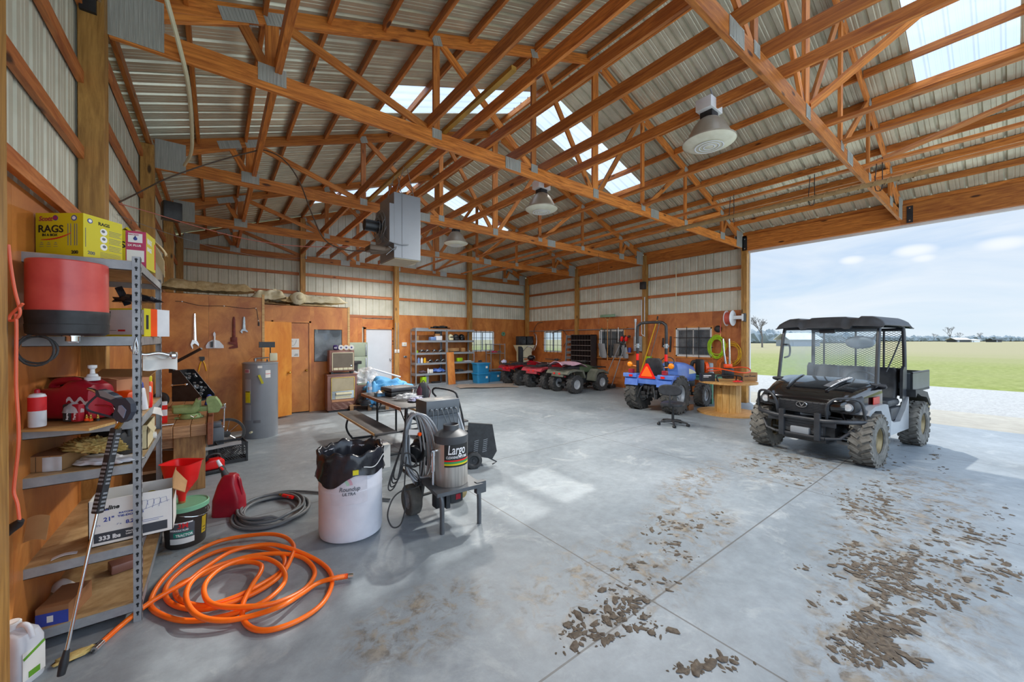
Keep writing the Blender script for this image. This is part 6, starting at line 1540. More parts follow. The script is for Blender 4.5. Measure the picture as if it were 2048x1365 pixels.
# on the bench
t = thing('machine_stand', 'black sloping steel machine stand with chrome side handle on the workbench', 'machine', (-.47, 7.05, .775), VR+.12)
b = MB(); b.prism([(.0, .08), (.37, .08), (.37, .14), (.10, .50), (.0, .50)], -.02, -.012); b.prism([(.0, .08), (.37, .08), (.37, .14), (.10, .50), (.0, .50)], .26, .268); b.bx(0, .01, -.02, .268, .08, .5); b.bx(0, .37, -.02, .268, .075, .085); b.build('side_plate', BLACK, t, smooth=False)
b = MB(); b.tube([(.015, -.045, .30), (.19, -.045, .31)], .008, 8); b.sphere((.015, -.035, .30), .022, 12, 8); b.sphere((.19, -.035, .31), .022, 12, 8); b.build('side_handle', CHROME, t)
b = MB(); b.box((.18, .0, .70), (.42, .035, .03), rot=(0, -.52, 0)); b.box((-.01, .0, .55), (.05, .05, .16)); b.build('arm', BLACK, t, smooth=False)
b = MB(); rnd = random.Random(9)
for i in range(22): u = rnd.random(); b.box((.10+.27*u, -.0+.2*rnd.random(), .47-.34*u+.02*rnd.random()), (.03, .02, .025), rot=(rnd.random(), rnd.random(), rnd.random()))
b.build('loose_hardware', STEEL, t, smooth=False)
wheel(t, (-.12, -.05, .11), .10, .05, RUBBER, DARKMET, 'y', 0, .5)
b = MB(); b.loft([(-.10, 0, .03, .012, .012, 3), (-.04, 0, .035, .03, .025, 3), (.06, 0, .03, .03, .02, 3), (.12, 0, .03, .008, .008, 2)], 'x', 16); obj1('angle_grinder', mat('grinder_red', 'c04040', .4), 'red and black angle grinder lying on the workbench', 'power tool', b, (-.34, 6.75, .765), VR+.15)
t = thing('yellow_tin', 'small yellow tin with dark lettering behind the vise', 'tin', (-.33, 6.35, .762)); b = MB(); b.lathe([(0, 0), (.04, 0), (.04, .09), (.03, .105), (.02, .12), (0, .12)], seg=20); b.build('tin', YPAINT, t)
b = MB(); b.box((0, -.041, .05), (.05, .002, .02)); b.build('lettering_band', INK, t, smooth=False)
b = MB(); b.cyl((0, 0, 0), (.02, .03, .10), .035, seg=16); b.sphere((.02, .03, .12), .03); obj1('blue_spray_head', INKB, 'blue topped bottle at the right end of the black stand', 'bottle', b, (-.10, 7.05, .762))
b = MB(); b.bx(-.03, .03, -.02, .02, 0, .24, .006); obj1('tall_red_can', WHITEP, 'red and white tall can beside the rear rack upright', 'can', b, (-.47, 5.85, .762))
b = MB(); b.bx(-.031, .031, -.021, .021, .15, .20); b.bx(-.031, .031, -.021, .021, .0, .08); b.build('red_bands', REDREF, bpy.data.objects['tall_red_can'], smooth=False)
b = MB(); b.cyl((-.08, 0, .012), (.08, .02, .012), .008); b.cyl((-.07, .02, .01), (.07, .04, .01), .007); b.cyl((-.09, -.01, 0), (-.09, -.01, .10), .007); obj1('loose_bolts', CHROME, 'loose bolts and rods on the near edge of the workbench', 'bolts', b, (-.45, 5.60, .762))
# below / beside the bench
t = thing('milk_crate', 'black plastic milk crate on the floor by the workbench', 'crate', (.165, 6.70, 0), .10)
b = MB()
for (x0, x1, y0, y1) in ((-.165, .165, -.165, -.155), (-.165, .165, .155, .165), (-.165, -.155, -.165, .165), (.155, .165, -.165, .165)): b.bx(x0, x1, y0, y1, 0, .05); b.bx(x0, x1, y0, y1, .235, .27); b.bx(x0, x1, y0, y1, .19, .2)
for x in (-.16, .16):
    for y in (-.16, .16): b.bx(x-.012, x+.012, y-.012, y+.012, 0, .27)
b.bx(-.16, .16, -.16, .16, 0, .008); b.build('frame', BLACKP, t, smooth=False)
b = MB()
for y in (-.16, .16):
    for k in range(-5, 11):
        x0 = -.15+.03*k
        for s_ in (1, -1):
            xa, xb = (x0, x0+.15) if s_ > 0 else (x0+.15, x0)
            za, zb = .05, .20
            pa = Vector((xa, y, za)); pb = Vector((xb, y, zb)); q0, q1 = 0.0, 1.0
            for q in range(11):
                u0, u1 = q/11, (q+1)/11; m0 = pa.lerp(pb, u0); m1 = pa.lerp(pb, u1)
                if -.155 < m0.x < .155 and -.155 < m1.x < .155: b.tube([m0, m1], .0035, 4)
b.build('lattice', BLACKP, t, smooth=False)
b = MB(); b.blob((0, 0, .07), .12, (1.1, 1.1, .6), .4, 3, 51, 4, flat=.01); obj1('rag_bundle', GREYHOSE, 'grey rags inside the black milk crate', 'rags', b, (.165, 6.70, 0), angle=180)
t = thing('spoked_wheel', 'thin black tyre with chrome hub leaning behind the workbench leg', 'wheel', (.13, 7.45, .24)); w_ = MB(); w_.lathe([(.20, -.02), (.235, -.02), (.24, 0), (.235, .02), (.20, .02), (.20, -.02)], (0, 0, 0), 'y', 36); w_.build('tyre', RUBBER, t)
b = MB(); b.cyl((0, -.05, 0), (0, .05, 0), .05)
for k in range(9): a = 2*PI*k/9; b.tube([(0, 0, 0), (.205*math.cos(a), 0, .205*math.sin(a))], .004, 5)
b.build('hub', CHROME, t)
b = MB(); b.bx(-.09, .09, -.1, .1, 0, .45, .015); b.bx(-.06, .06, -.07, .07, .45, .52, .01); obj1('plastic_box', BXG, 'dark grey plastic box standing behind the bench leg', 'box', b, (.0, 6.98, 0))
t = thing('chainsaw', 'red and black power tool on the floor under the bench end', 'power tool', (-.02, 6.22, 0), .2)
b = MB(); b.loft([(-.10, 0, .10, .05, .05, 4), (-.05, 0, .12, .06, .07, 4), (.06, 0, .12, .06, .07, 4), (.10, 0, .10, .04, .05, 4)], 'x', 20); b.build('housing', RF, t)
b = MB(); b.bx(-.12, .11, -.07, .07, 0, .05, .01); b.tube([(-.08, 0, .16), (-.06, 0, .23), (.04, 0, .23), (.08, 0, .15)], .014, 8, smooth=4); b.build('base', BLACKP, t)
b = MB(); b.surf(lambda u, v: (-.65+.95*u, .18*v, .30+.02*math.sin(u*7)+.05*(1-u)+.01*math.sin(v*6+u*9)), 20, 6, .003); obj1('grey_tarp', mat('tarp_grey', 'a8adb2', .5, .1, .08, 7), 'silver grey plastic sheet on the lower bench shelf', 'sheet', b, (-.05, 5.80, .10), 0)
# ------------------------------------------------------------ vehicles
MUDRUB = mat('muddy_tyre', '7c7972', .9, 0, .18, 10, hex2='55534e', bump=.4)
BRZ = mat('bronze_rim', '8a7a58', .4, .5, .1, 6)
GLOSSB = mat('gloss_black', '141416', .12, 0, .1, 5, coat=.6)
SATB = mat('satin_black', '25272b', .4, .05, .12, 6, hex2='34373c')
SILV = mat('silver_side', 'bcc0c4', .3, .5, .08, 4)
HEADL = glass('lamp_glass', (.9, .93, .96), .35, .05)
def tubes(t, nm, m_, lst, r=.02, seg=10, sm=4):
    b = MB()
    for l_ in lst: b.tube(l_, r, seg, smooth=sm if len(l_) > 2 else 0)
    return b.build(nm, m_, t)
def mir(pts): return [(x, -y, z) for x, y, z in pts]
U = thing('utility_vehicle', 'black muddy utility vehicle with roof and cargo bed in the open side', 'utility vehicle', (8.10, 1.72, 0), math.atan2(.103, -.995))
for x in (1.0, -1.0):
    for y in (.635, -.615): wheel(U, (x, y, .345), .345, .24, MUDRUB, BRZ, 'y', 22, .5)
b = MB(); b.bx(-1.45, 1.2, -.33, .33, .30, .48, .02); b.bx(.6, 1.35, -.28, .28, .24, .34, .02); b.build('chassis', BLACKP, U)
tubes(U, 'suspension', DARKMET, [[(x, s*.2, .34), (x, s*.5, .33)] for x in (.9, 1.1, -.9, -1.1) for s in (1, -1)]+[[(1.0, s*.3, .75), (1.02, s*.46, .36)] for s in (1, -1)], .022)
b = MB(); b.prism([(1.42, .30), (1.46, .36), (1.20, .22), (.8, .20), (.8, .24), (1.2, .26)], -.26, .26)
b.build('skid_plate', SATB, U, smooth=False)
b = MB()
for k in range(9): b.box((1.05, .36+.018*k, .262), (.04, .007, .01), rot=(0, .3, .3))
b.box((1.0, .42, .24), (.12, .24, .05)); b.build('arm_guard', GREYP, U, smooth=False)
# hood: lofted from windscreen to nose
b = MB(); b.loft([(.50, 0, .82, .64, .30, 5), (.62, 0, .86, .64, .27, 5), (.95, 0, .86, .60, .20, 4), (1.22, 0, .83, .54, .15, 4), (1.34, 0, .79, .48, .10, 4), (1.37, 0, .78, .42, .07, 3)], 'x', 36); hd = b.build('hood', GLOSSB, U, angle=50)
b = MB()
for s in (1, -1): b.loft([(.60, s*.30, 1.118, .035, .022, 3), (.95, s*.28, 1.055, .035, .02, 3), (1.25, s*.24, .975, .02, .012, 3)], 'x', 12)
b.build('hood_ridge', GLOSSB, hd)
b = MB(); b.surf(lambda u, v: (.72+.42*u, .27+.10*v-.10*u, 1.142-.05*u-.055*u*u-.012*v), 8, 2, .003); b.build('decal_stripe', mat('decal_grey', '6a6c70', .3), hd)
b = MB(); b.surf(lambda u, v: (.70+.46*u, .355+.012*v-.10*u, 1.147-.052*u-.06*u*u), 8, 1, .003); b.build('decal_line', INKW, hd)
text('SIDEKICK', .07, (.76, .345, 1.157), (1, -.24, -.2), (.1, 1, 0), INKW, hd, bold=.001, shear=.2, sx=.95)
b = MB(); b.bx(1.30, 1.385, -.32, .32, .64, .82, .02); gr = b.build('grille', BLACKP, U)
b = MB()
for k in range(7): b.bx(1.383, 1.392, -.30, .30, .655+.022*k, .665+.022*k)
for k in range(9): b.bx(1.383, 1.392, -.29+.07*k, -.284+.07*k, .65, .81)
b.build('grille_bars', SATB, gr, smooth=False)
b = MB(); b.tube([(1.40, .065*math.cos(a), .765+.038*math.sin(a)) for a in [2*PI*i/24 for i in range(24)]], .007, 6, closed=True); b.box((1.40, -.01, .765), (.008, .012, .055), rot=(.5, 0, 0)); b.box((1.40, .018, .765), (.008, .012, .05), rot=(-.6, 0, 0)); b.build('emblem', CHROME, gr)
for s in (1, -1):
    b = MB(); b.loft([(1.05, s*.47, .83, .13, .11, 4), (1.22, s*.45, .80, .15, .10, 4), (1.31, s*.44, .78, .14, .085, 4)], 'x', 24); p_ = b.build('headlight_pod', BLACKP, U)
    for dy in (-.068, .068):
        b = MB(); b.lathe([(.055, 1.31), (.058, 1.33), (.052, 1.335)], (0, s*.44+dy, .785), 'x', 24); b.build('bezel', GREYP, p_)
        b = MB(); b.lathe([(.05, 1.322), (.045, 1.336), (0, 1.342)], (0, s*.44+dy, .785), 'x', 24); b.build('lens', mat('lamp_lens', 'd8dde2', .08, .3, .1, 20), p_)
    b = MB()
    pf = [(.40, .30), (.36, .55), (.50, .78), (.62, .80), (.75, .80), (1.0, .80), (1.18, .76), (1.24, .70), (1.20, .68), (1.12, .71), (1.0, .74), (.78, .72), (.66, .60), (.60, .42), (.56, .30)]
    b.prism(pf, s*.42, s*.70); b.build('front_fender', GREYP if s > 0 else SATB, U, angle=30)
    b = MB(); b.prism([(-.62, .30), (.46, .30), (.46, .42), (.40, .60), (.1, .48), (-.2, .46), (-.45, .62), (-.62, .80)], s*.60, s*.66); b.build('side_panel', SILV if s > 0 else BLACKP, U, smooth=False)
    b = MB(); b.prism([(-.62, .80), (-.70, .86), (-.9, .80), (-1.2, .76), (-1.42, .60), (-1.46, .62), (-1.25, .84), (-.9, .90), (-.6, .92)], s*.44, s*.74); b.build('rear_fender', BLACKP, U, angle=30)
    b = MB(); b.bx(.62, .86, s*.635, s*.642, .80, .90); b.build('side_decal', mat('decal_red', 'b83028', .4), U, smooth=False) if s > 0 else b.bm.free()
b = MB(); b.bx(.44, .66, -.62, .62, .52, 1.06, .03); b.bx(.40, .52, -.60, .60, .92, 1.08, .02); b.build('dashboard', BLACKP, U)
b = MB(); b.bx(-.6, .6, -.62, .62, .40, .46, .01); b.build('floor_pan', BLACKP, U)
b = MB(); b.bx(-.55, -.05, -.60, .60, .46, .66, .03); b.bx(-.55, -.02, -.58, .58, .66, .78, .05); b.build('seat', SEATBLK, U)
for y in (-.36, .02, .38):
    b = MB(); b.loft([(.76, -.48, y, .06, .17, 4), (.95, -.53, y, .055, .18, 4), (1.20, -.58, y, .045, .16, 4), (1.25, -.59, y, .03, .12, 3)], 'z', 20); b.build('seat_back', SEATBLK, U)
for s in (1, -1):
    b = MB(); b.prism([(-.62, .78), (-.42, .78), (-.44, 1.22), (-.50, 1.28), (-.60, 1.26)], s*.60, s*.635); b.build('seat_guard', SATB, U, smooth=False)
b = MB(); b.tube([(.18+.055*math.sin(a)*1.0, .32+.18*math.cos(a), 1.06+.17*math.sin(a)*.92) for a in [2*PI*i/30 for i in range(30)]], .016, 8, closed=True)
b.tube([(.18, .32, 1.06), (.44, .32, .92)], .022, 8)
for a in (.3, 2.8, 4.7): b.tube([(.19, .32, 1.06), (.18+.055*math.sin(a), .32+.17*math.cos(a), 1.06+.16*math.sin(a))], .012, 6)
b.build('steering_wheel', BLACKP, U)
A = [(.66, .62, 1.04), (.58, .61, 1.5), (.50, .60, 1.86), (.40, .59, 1.93), (-.3, .59, 1.94), (-.52, .59, 1.92), (-.60, .60, 1.82), (-.62, .61, 1.2), (-.64, .60, .45)]
tubes(U, 'roll_cage', SATB, [A, mir(A), [(.52, .60, 1.88), (.52, -.60, 1.88)], [(-.58, .60, 1.86), (-.58, -.60, 1.86)], [(-.62, .60, 1.22), (-.62, -.60, 1.22)], [(.50, .60, 1.0), (.66, .62, 1.06), (.66, -.62, 1.06), (.5, -.6, 1.0)]], .026)
b = MB()
def rf(u, v):
    x = -.80+1.45*u; y = -.68+1.36*v; e = min(1, min(v, 1-v)*9); e2 = min(1, min(u, 1-u)*10)
    z = 1.885+.12*(e*e2)**.5+.030*math.sin(v*PI)+(.028 if abs(v-.5) > .28 and .1 < u < .95 else 0)+(.018 if abs(v-.5) < .18 else 0)-(.05 if u > .93 and abs(v-.5) < .25 else 0)
    return (x, y, z)
b.surf(rf, 36, 44, .018); b.build('roof', SATB, U, angle=55)
b = MB(); b.surf(lambda u, v: (.67-.155*u, -.60+1.2*v, 1.05+.83*u), 2, 2, .006); b.build('windscreen', glass('dusty_windscreen', (.9, .95, .98), .86, .25, 'b4bec8'), U)
b = MB(); b.bx(.50, .54, -.10, .10, 1.80, 1.86, .01); b.build('screen_clip', SATB, U)
tubes(U, 'grab_handle', BLACKP, [[(.60, -.56, 1.62), (.52, -.52, 1.60), (.52, -.52, 1.44), (.60, -.56, 1.40)]], .014)
b = MB(); b.sphere((.40, .36, 1.66), .155, 20, 12, (.2, 1.15, .62)); b.tube([(.40, .50, 1.70), (.46, .58, 1.80)], .014); b.build('mirror', GREYP, U)
# expanded metal rear screen: diamond mesh of crossing strands
b = MB()
y0, y1, z0, z1 = -.60, .60, 1.24, 1.84
nz_, ny_ = 16, 20
for k in range(nz_+1):
    zz = z0+(z1-z0)*k/nz_
    for s in (1, -1): b.tube([(-.635, y0+(y1-y0)*i/ny_, zz+s*(.5*(z1-z0)/nz_)*(1 if i % 2 else -1)) for i in range(ny_+1)], .0032, 4)
b.build('mesh_screen', SATB, U)
tubes(U, 'screen_frame', SATB, [[(-.64, y, 1.22), (-.64, y, 1.86)] for y in (-.60, -.45, .0, .36, .60)], .014)
b = MB(); b.bx(-.66, -.62, -.62, .62, 1.02, 1.24); b.build('bulkhead', SATB, U, smooth=False)
tubes(U, 'seat_belt', BLACKP, [[(-.58, .58, 1.75), (-.30, .56, 1.45), (-.2, .5, 1.2)]], .010)
# cargo bed
b = MB(); b.bx(-1.66, -.72, -.68, .68, .86, .90); b.bx(-1.66, -.72, .65, .68, .86, 1.16); b.bx(-1.66, -.72, -.68, -.65, .86, 1.16); b.bx(-.75, -.72, -.68, .68, .86, 1.16); b.bx(-1.68, -1.65, -.66, .66, .86, 1.14); bd = b.build('cargo_bed', mat('bed_grey', '5c6268', .35, .4, .1, 6), U, smooth=False)
tubes(U, 'bed_rail', BLACK, [[(-.74, s*.665, 1.17), (-1.66, s*.665, 1.17)] for s in (1, -1)]+[[(-1.67, -.66, 1.15), (-1.67, .66, 1.15)]], .016)
b = MB(); b.bx(-1.66, -.74, -.64, .64, .90, .905); b.build('bed_liner', GREENP, bd, smooth=False)
# front bumper
BB = [(1.20, .66, .60), (1.38, .56, .60), (1.47, .30, .58), (1.47, -.30, .58), (1.38, -.56, .60), (1.20, -.66, .60)]
b = MB(); b.tube(BB, .030, 10)
for s in (1, -1): b.tube([(1.40, s*.30, .60), (1.44, s*.32, .80), (1.40, s*.42, .90), (1.28, s*.62, .88), (1.22, s*.66, .64)], .018, 8, smooth=4); b.tube([(1.46, s*.30, .34), (1.40, s*.45, .36), (1.22, s*.64, .58)], .020, 8); b.bx(1.44, 1.50, s*.22-.035, s*.22+.035, .30, .68, .008)
b.tube([(1.46, -.30, .34), (1.46, .30, .34)], .022, 8); b.bx(1.42, 1.45, -.42, .42, .50, .60, .01); b.build('front_bumper', SATB, U)
b = MB(); b.bx(1.36, 1.40, -.28, .28, .36, .54, .01); b.build('radiator_guard', BLACKP, U)
b = MB()
for k in range(9): b.bx(1.40, 1.405, -.26, .26, .37+.018*k, .375+.018*k)
b.build('guard_bars', GREYP, U, smooth=False)
b = MB(); b.bx(1.40, 1.47, -.12, .12, .35, .45, .02); b.build('winch_plate', GREYP, U)
b = MB(); b.prism([(-1.30, .50), (-1.46, .48), (-1.5, .70), (-1.36, .78)], .46, .72); b.build('mud_flap', mat('muddy_tan', '9a8c60', .8), U, smooth=False)

# small wheel at the right edge of the view
t = thing('push_mower', 'small mower wheel and deck corner at the right edge of the view', 'mower', (8.28, -.47, 0), .3)
wheel(t, (-.05, 0, .115), .115, .05, RUBBER, GREYP, 'x', 12, .6); b = MB(); b.bx(0, .5, -.45, .06, .10, .22, .03); b.build('deck', BLACKP, t)

# blue compact tractor, seen from behind
T = thing('compact_tractor', 'small blue tractor with roll bar and orange warning triangle', 'tractor', (8.36, 5.20, 0), .06)
AG = mat('tractor_tyre', '38393a', .8, 0, .15, 10, hex2='55534f', bump=.2)
for y in (.46, -.46): wheel(T, (0, y, .43), .43, .30, AG, mat('rim_pale', 'a8acb0', .4, .3), 'y', 20, .52)
for y in (.45, -.45): wheel(T, (1.48, y, .29), .29, .22, AG, mat('rim_pale', ''), 'y', 16, .52)
b = MB(); b.bx(-.15, 1.6, -.15, .15, .32, .58, .03); b.bx(-.28, .1, -.20, .20, .34, .66, .03); b.cyl((0, -.35, .40), (0, .35, .40), .09); b.cyl((1.48, -.4, .29), (1.48, .4, .29), .05); b.build('drivetrain', DARKMET, T)
b = MB(); rnd = random.Random(5)
for i in range(16): b.box((-.30-.05*rnd.random(), -.18+.36*rnd.random(), .36+.28*rnd.random()), (.06, .05+.05*rnd.random(), .05+.05*rnd.random()), bev=.006)
b.cyl((-.40, 0, .45), (-.28, 0, .45), .03); b.build('rear_linkage', BLACKP, T)
tubes(T, 'lift_arms', DARKMET, [[(-.28, s*.12, .62), (-.42, s*.16, .58), (-.48, s*.22, .34)] for s in (1, -1)]+[[(-.30, .02, .7), (-.36, .02, .45), (-.38, .02, .33)]], .016)
b = MB()
b.loft([(.62, 0, .86, .22, .26, 4), (.72, 0, .88, .24, .27, 4), (1.15, 0, .86, .24, .25, 4), (1.55, 0, .80, .22, .22, 4), (1.72, 0, .75, .18, .17, 3), (1.76, 0, .72, .13, .12, 3)], 'x', 28); hd = b.build('hood', BLUE, T, angle=50)
for s in (1, -1):
    b = MB(); b.surf(lambda u, v: (1.18+.42*u, s*(.243-.008*u), .80+.14*(1-u)**.6*v+.02), 8, 3, .004); b.build('side_grille', CREAM, hd)
    b = MB(); b.prism([(.70, .50), (1.6, .48), (1.62, .62), (.70, .62)], s*.10, s*.20); b.build('engine_side', BLACKP, T, smooth=False)
    ar = [(-.46, .62), (-.44, .76), (-.36, .84), (-.10, .88), (.20, .86), (.40, .74), (.50, .52), (.46, .50), (.36, .68), (.18, .80), (-.10, .82), (-.32, .78), (-.40, .70), (-.42, .62)]
    b = MB(); b.prism(ar, s*.24, s*.58); b.bx(-.47, -.30, s*.26, s*.62, .80, .90, .02); fd = b.build('fender', BLUE, T, angle=35)
    b = MB(); b.bx(-.485, -.468, s*.40-.045, s*.40+.045, .82, .87); b.build('reflector', REDREF, fd, smooth=False)
    b = MB(); b.bx(-.46, -.36, s*.42-.055, s*.42+.055, .90, 1.0, .01); b.build('tail_lamp', mat('lamp_red', 'a02838', .25), fd)
    b = MB(); b.sphere((-.32, s*.52, 1.10), .07, 18, 12, (.6, 1, 1)); b.tube([(-.30, s*.36, 1.06), (-.30, s*.50, 1.08)], .012); b.build('turn_lamp', mat('amber_lens', 'ff9418', .2), T)
b = MB(); b.bx(-.42, -.30, -.30, .30, .66, .86, .02); b.bx(-.30, .66, -.28, .28, .60, .66, .01); b.build('rear_deck', BLUE, T)
b = MB(); b.loft([(-.02, .0, .80, .22, .06, 4), (.30, 0, .80, .23, .06, 4)], 'x', 20); b.loft([(.80, -.06, 0, .05, .22, 4), (1.0, -.10, 0, .045, .22, 5), (1.20, -.14, 0, .04, .20, 4), (1.26, -.15, 0, .025, .15, 3)], 'z', 24); b.build('seat', SEATBLK, T)
L_ = [(-.22, .36, .62), (-.24, .36, 1.3), (-.24, .36, 1.95), (-.24, .31, 2.06), (-.24, .20, 2.10), (-.24, -.20, 2.10), (-.24, -.31, 2.06), (-.24, -.36, 1.95), (-.24, -.36, 1.3), (-.22, -.36, .62)]
rb = tubes(T, 'roll_bar', BLACK, [L_], .033, 12)
b = MB()
for s in (1, -1): b.cyl((-.24, s*.36, 1.50), (-.24, s*.36, 1.60), .045); b.cyl((-.24, s*.30, 1.55), (-.24, s*.42, 1.55), .02)
b.build('hinge', STEEL, rb)
b = MB()
for s in (1, -1): b.cyl((-.24, s*.36, 1.20), (-.24, s*.36, 1.36), .036)
b.build('red_band', REDREF, rb)
b = MB(); b.cyl((-.24, .42, 1.60), (-.24, .42, 2.16), .020); b.cyl((-.24, .42, 2.12), (-.24, .42, 2.20), .03); b.build('antenna_pipe', STEEL, T)
b = MB()
def tri(b, r, x0, x1, c=.055):
    P_ = [(-.5*r, 0), (-.5*r+c*.4, -.0), (.5*r, 0), (.5*r+.0, .06*r), (.07*r, .82*r), (-.07*r, .82*r), (-.5*r, .06*r)]
    b.prism([(y, z) for y, z in P_], x0, x1, 'yz')
tri(b, .42, -.448, -.44); sm_ = b.build('warning_triangle', REDREF, T, smooth=False); sm_.location = (0, 0, .80)
b = MB(); tri(b, .28, -.456, -.449); s2 = b.build('orange_centre', ORTRI, sm_, smooth=False); s2.location = (0, 0, .045)
b = MB(); b.tube([(.52+.05*math.sin(a), .17*math.cos(a), 1.14+.12*math.sin(a)) for a in [2*PI*i/24 for i in range(24)]], .012, 8, closed=True); b.tube([(.52, 0, 1.14), (.66, 0, 1.0)], .02); b.build('steering_wheel', BLACKP, T)

# quad bikes
def quad(loc, rz, label, body, bodyh, dusty=False, cloth=None):
    q = thing('quad_bike', label, 'quad bike', loc, rz, 'quad bikes along the right wall')
    rim = STEEL if not dusty else mat('rim_white', 'c4c8cc', .4, .2)
    for x in (.0, 1.22):
        for y in (.40, -.40): wheel(q, (x, y, .285), .285, .22, RUBBER, rim, 'y', 16, .52)
    b = MB(); b.cyl((0, -.36, .27), (0, .36, .27), .04); b.cyl((1.22, -.36, .27), (1.22, .36, .27), .03); b.bx(.15, 1.1, -.13, .13, .26, .52, .03); b.bx(-.12, .12, -.08, .08, .2, .36, .02); b.build('frame', DARKMET, q)
    for s in (1, -1):
        b = MB(); ar = [(-.38, .60), (-.28, .66), (0, .70), (.27, .67), (.38, .46), (.42, .48), (.33, .72), (0, .76), (-.34, .72), (-.42, .62)]
        b.prism(ar, s*.10, s*.48); ar2 = [(.84, .34), (.90, .58), (1.05, .72), (1.30, .70), (1.58, .58), (1.60, .53), (1.30, .61), (1.08, .61), (.98, .52), (.93, .34)]
        b.prism(ar2, s*.12, s*.47); b.build('fender', body, q, angle=35)
    b = MB(); b.bx(-.40, -.34, -.26, .26, .52, .70, .02); b.build('rear_valance', body, q)
    for s in (1, -1):
        b = MB(); b.bx(-.415, -.40, s*.12-.04, s*.12+.04, .60, .65); b.build('tail_lamp', REDREF, q, smooth=False)
    b = MB(); b.loft([(-.05, 0, .76, .14, .06, 3), (.2, 0, .77, .15, .07, 3), (.5, 0, .75, .11, .07, 3), (.62, 0, .78, .08, .05, 3)], 'x', 20); b.build('seat', SEATBLK, q)
    b = MB(); b.loft([(.52, 0, .68, .13, .12, 3), (.75, 0, .74, .15, .15, 3), (1.0, 0, .72, .14, .13, 3), (1.35, 0, .68, .15, .08, 3), (1.55, 0, .62, .11, .06, 3)], 'x', 22); b.build('tank_cover', bodyh, q)
    tubes(q, 'rear_rack', BLACK, [[(-.44, -.33, .82), (-.44, .33, .82)], [(-.44, -.33, .77), (-.05, -.33, .77)], [(-.44, .33, .77), (-.05, .33, .77)], [(-.44, -.33, .77), (-.44, .33, .77)], [(-.44, -.33, .77), (-.44, -.33, .88), (-.1, -.33, .88)], [(-.44, .33, .77), (-.44, .33, .88), (-.1, .33, .88)]]+[[(x, -.33, .77), (x, .33, .77)] for x in (-.34, -.24, -.14)], .011)
    tubes(q, 'front_rack', BLACK, [[(1.1, y, .77), (1.6, y, .75)] for y in (-.33, -.16, 0, .16, .33)]+[[(x, -.33, .77), (x, .33, .77)] for x in (1.12, 1.35, 1.58)], .011)
    tubes(q, 'handlebar', BLACK, [[(.70, -.38, .98), (.80, -.2, .97), (.88, 0, .94), (.80, .2, .97), (.70, .38, .98)], [(.88, 0, .9), (1.0, 0, .72)]], .014)
    b = MB(); b.bx(.84, .94, -.07, .07, .92, 1.0, .02); b.build('instrument_pod', BLACKP, q)
    return q
OLIVE = mat('dusty_olive', '5c6052', .6, 0, .15, 6, hex2='747468'); OLIV2 = mat('olive_green', '55664a', .4, 0, .1, 6)
DRED = mat('dusty_red', 'b84450', .5, 0, .12, 6)
quad((8.95, 8.80, 0), -.0, 'dusty green quad bike with a pink cover on its seat, nearest the tractor', OLIVE, OLIV2, True)
quad((8.98, 10.12, 0), .06, 'dusty red quad bike standing between the green one and the bright red one', DRED, REDP)
quad((8.96, 11.52, 0), -.04, 'bright red quad bike nearest the far corner', REDP, REDP)
b = MB(); b.surf(lambda u, v: (-.42+1.1*u, -.42+.62*v+.1*math.sin(u*4), .10*math.sin(v*PI)*(1-.5*u)+.03*math.sin(u*9+v*4)-.10*(u > .8)*(u-.8)*5), 26, 14, .012)
obj1('pink_cover', mat('pink_cloth', 'c8a0b0', .8, 0, .1, 8), 'dusty pink cloth draped over the seat and rack of the green quad bike', 'cloth', b, (8.98, 9.0, .885), angle=180)
b = MB(); b.sphere((0, 0, 0), .14, 20, 14, (1.2, 1, .8)); obj1('helmet', GLOSSB, 'black helmet resting on the bright red quad bike', 'helmet', b, (9.75, 11.45, .98))
b = MB(); b.blob((0, 0, 0), .10, (1, .8, .7), .4, 3, 61, 4); obj1('lilac_rag', mat('lilac_cloth', ''), 'pale lilac rag on the rear rack of the bright red quad bike', 'rag', b, (8.60, 11.70, .86), angle=180)

# swivel chair
t = thing('swivel_chair', 'small black swivel chair without arms behind the tractor', 'chair', (7.20, 4.12, 0), 3.45)
b = MB()
for k in range(5):
    a = 2*PI*k/5+.3; b.tube([(0, 0, .09), (.14*math.cos(a), .14*math.sin(a), .085), (.28*math.cos(a), .28*math.sin(a), .06)], [.028, .020, .014], 8)
b.build('star_base', BLACKP, t)
for k in range(5):
    a = 2*PI*k/5+.3; b = MB(); b.cyl((.28*math.cos(a)-.012, .28*math.sin(a)-.02, .028), (.28*math.cos(a)+.012, .28*math.sin(a)+.02, .028), .028, seg=14); b.build('caster', BLACK, t)
b = MB(); b.cyl((0, 0, .08), (0, 0, .24), .026); b.cyl((0, 0, .24), (0, 0, .40), .016); b.build('gas_column', DARKMET, t)
b = MB(); b.loft([(.395, 0, 0, .19, .18, 4), (.41, 0, 0, .22, .21, 4), (.445, 0, 0, .22, .21, 4), (.46, 0, 0, .17, .16, 3)], 'z', 28); b.build('seat', SEATBLK, t)
b = MB(); b.tube([(.10, 0, .39), (.24, 0, .40), (.27, 0, .5), (.25, 0, .70)], .016, 8, smooth=4); b.build('back_bracket', BLACK, t)
b = MB(); b.loft([(.225, 0, .72, .20, .085, 2.6), (.25, 0, .72, .22, .11, 2.6), (.275, 0, .72, .20, .09, 2.6)], 'x', 28); b.build('backrest', SEATBLK, t)

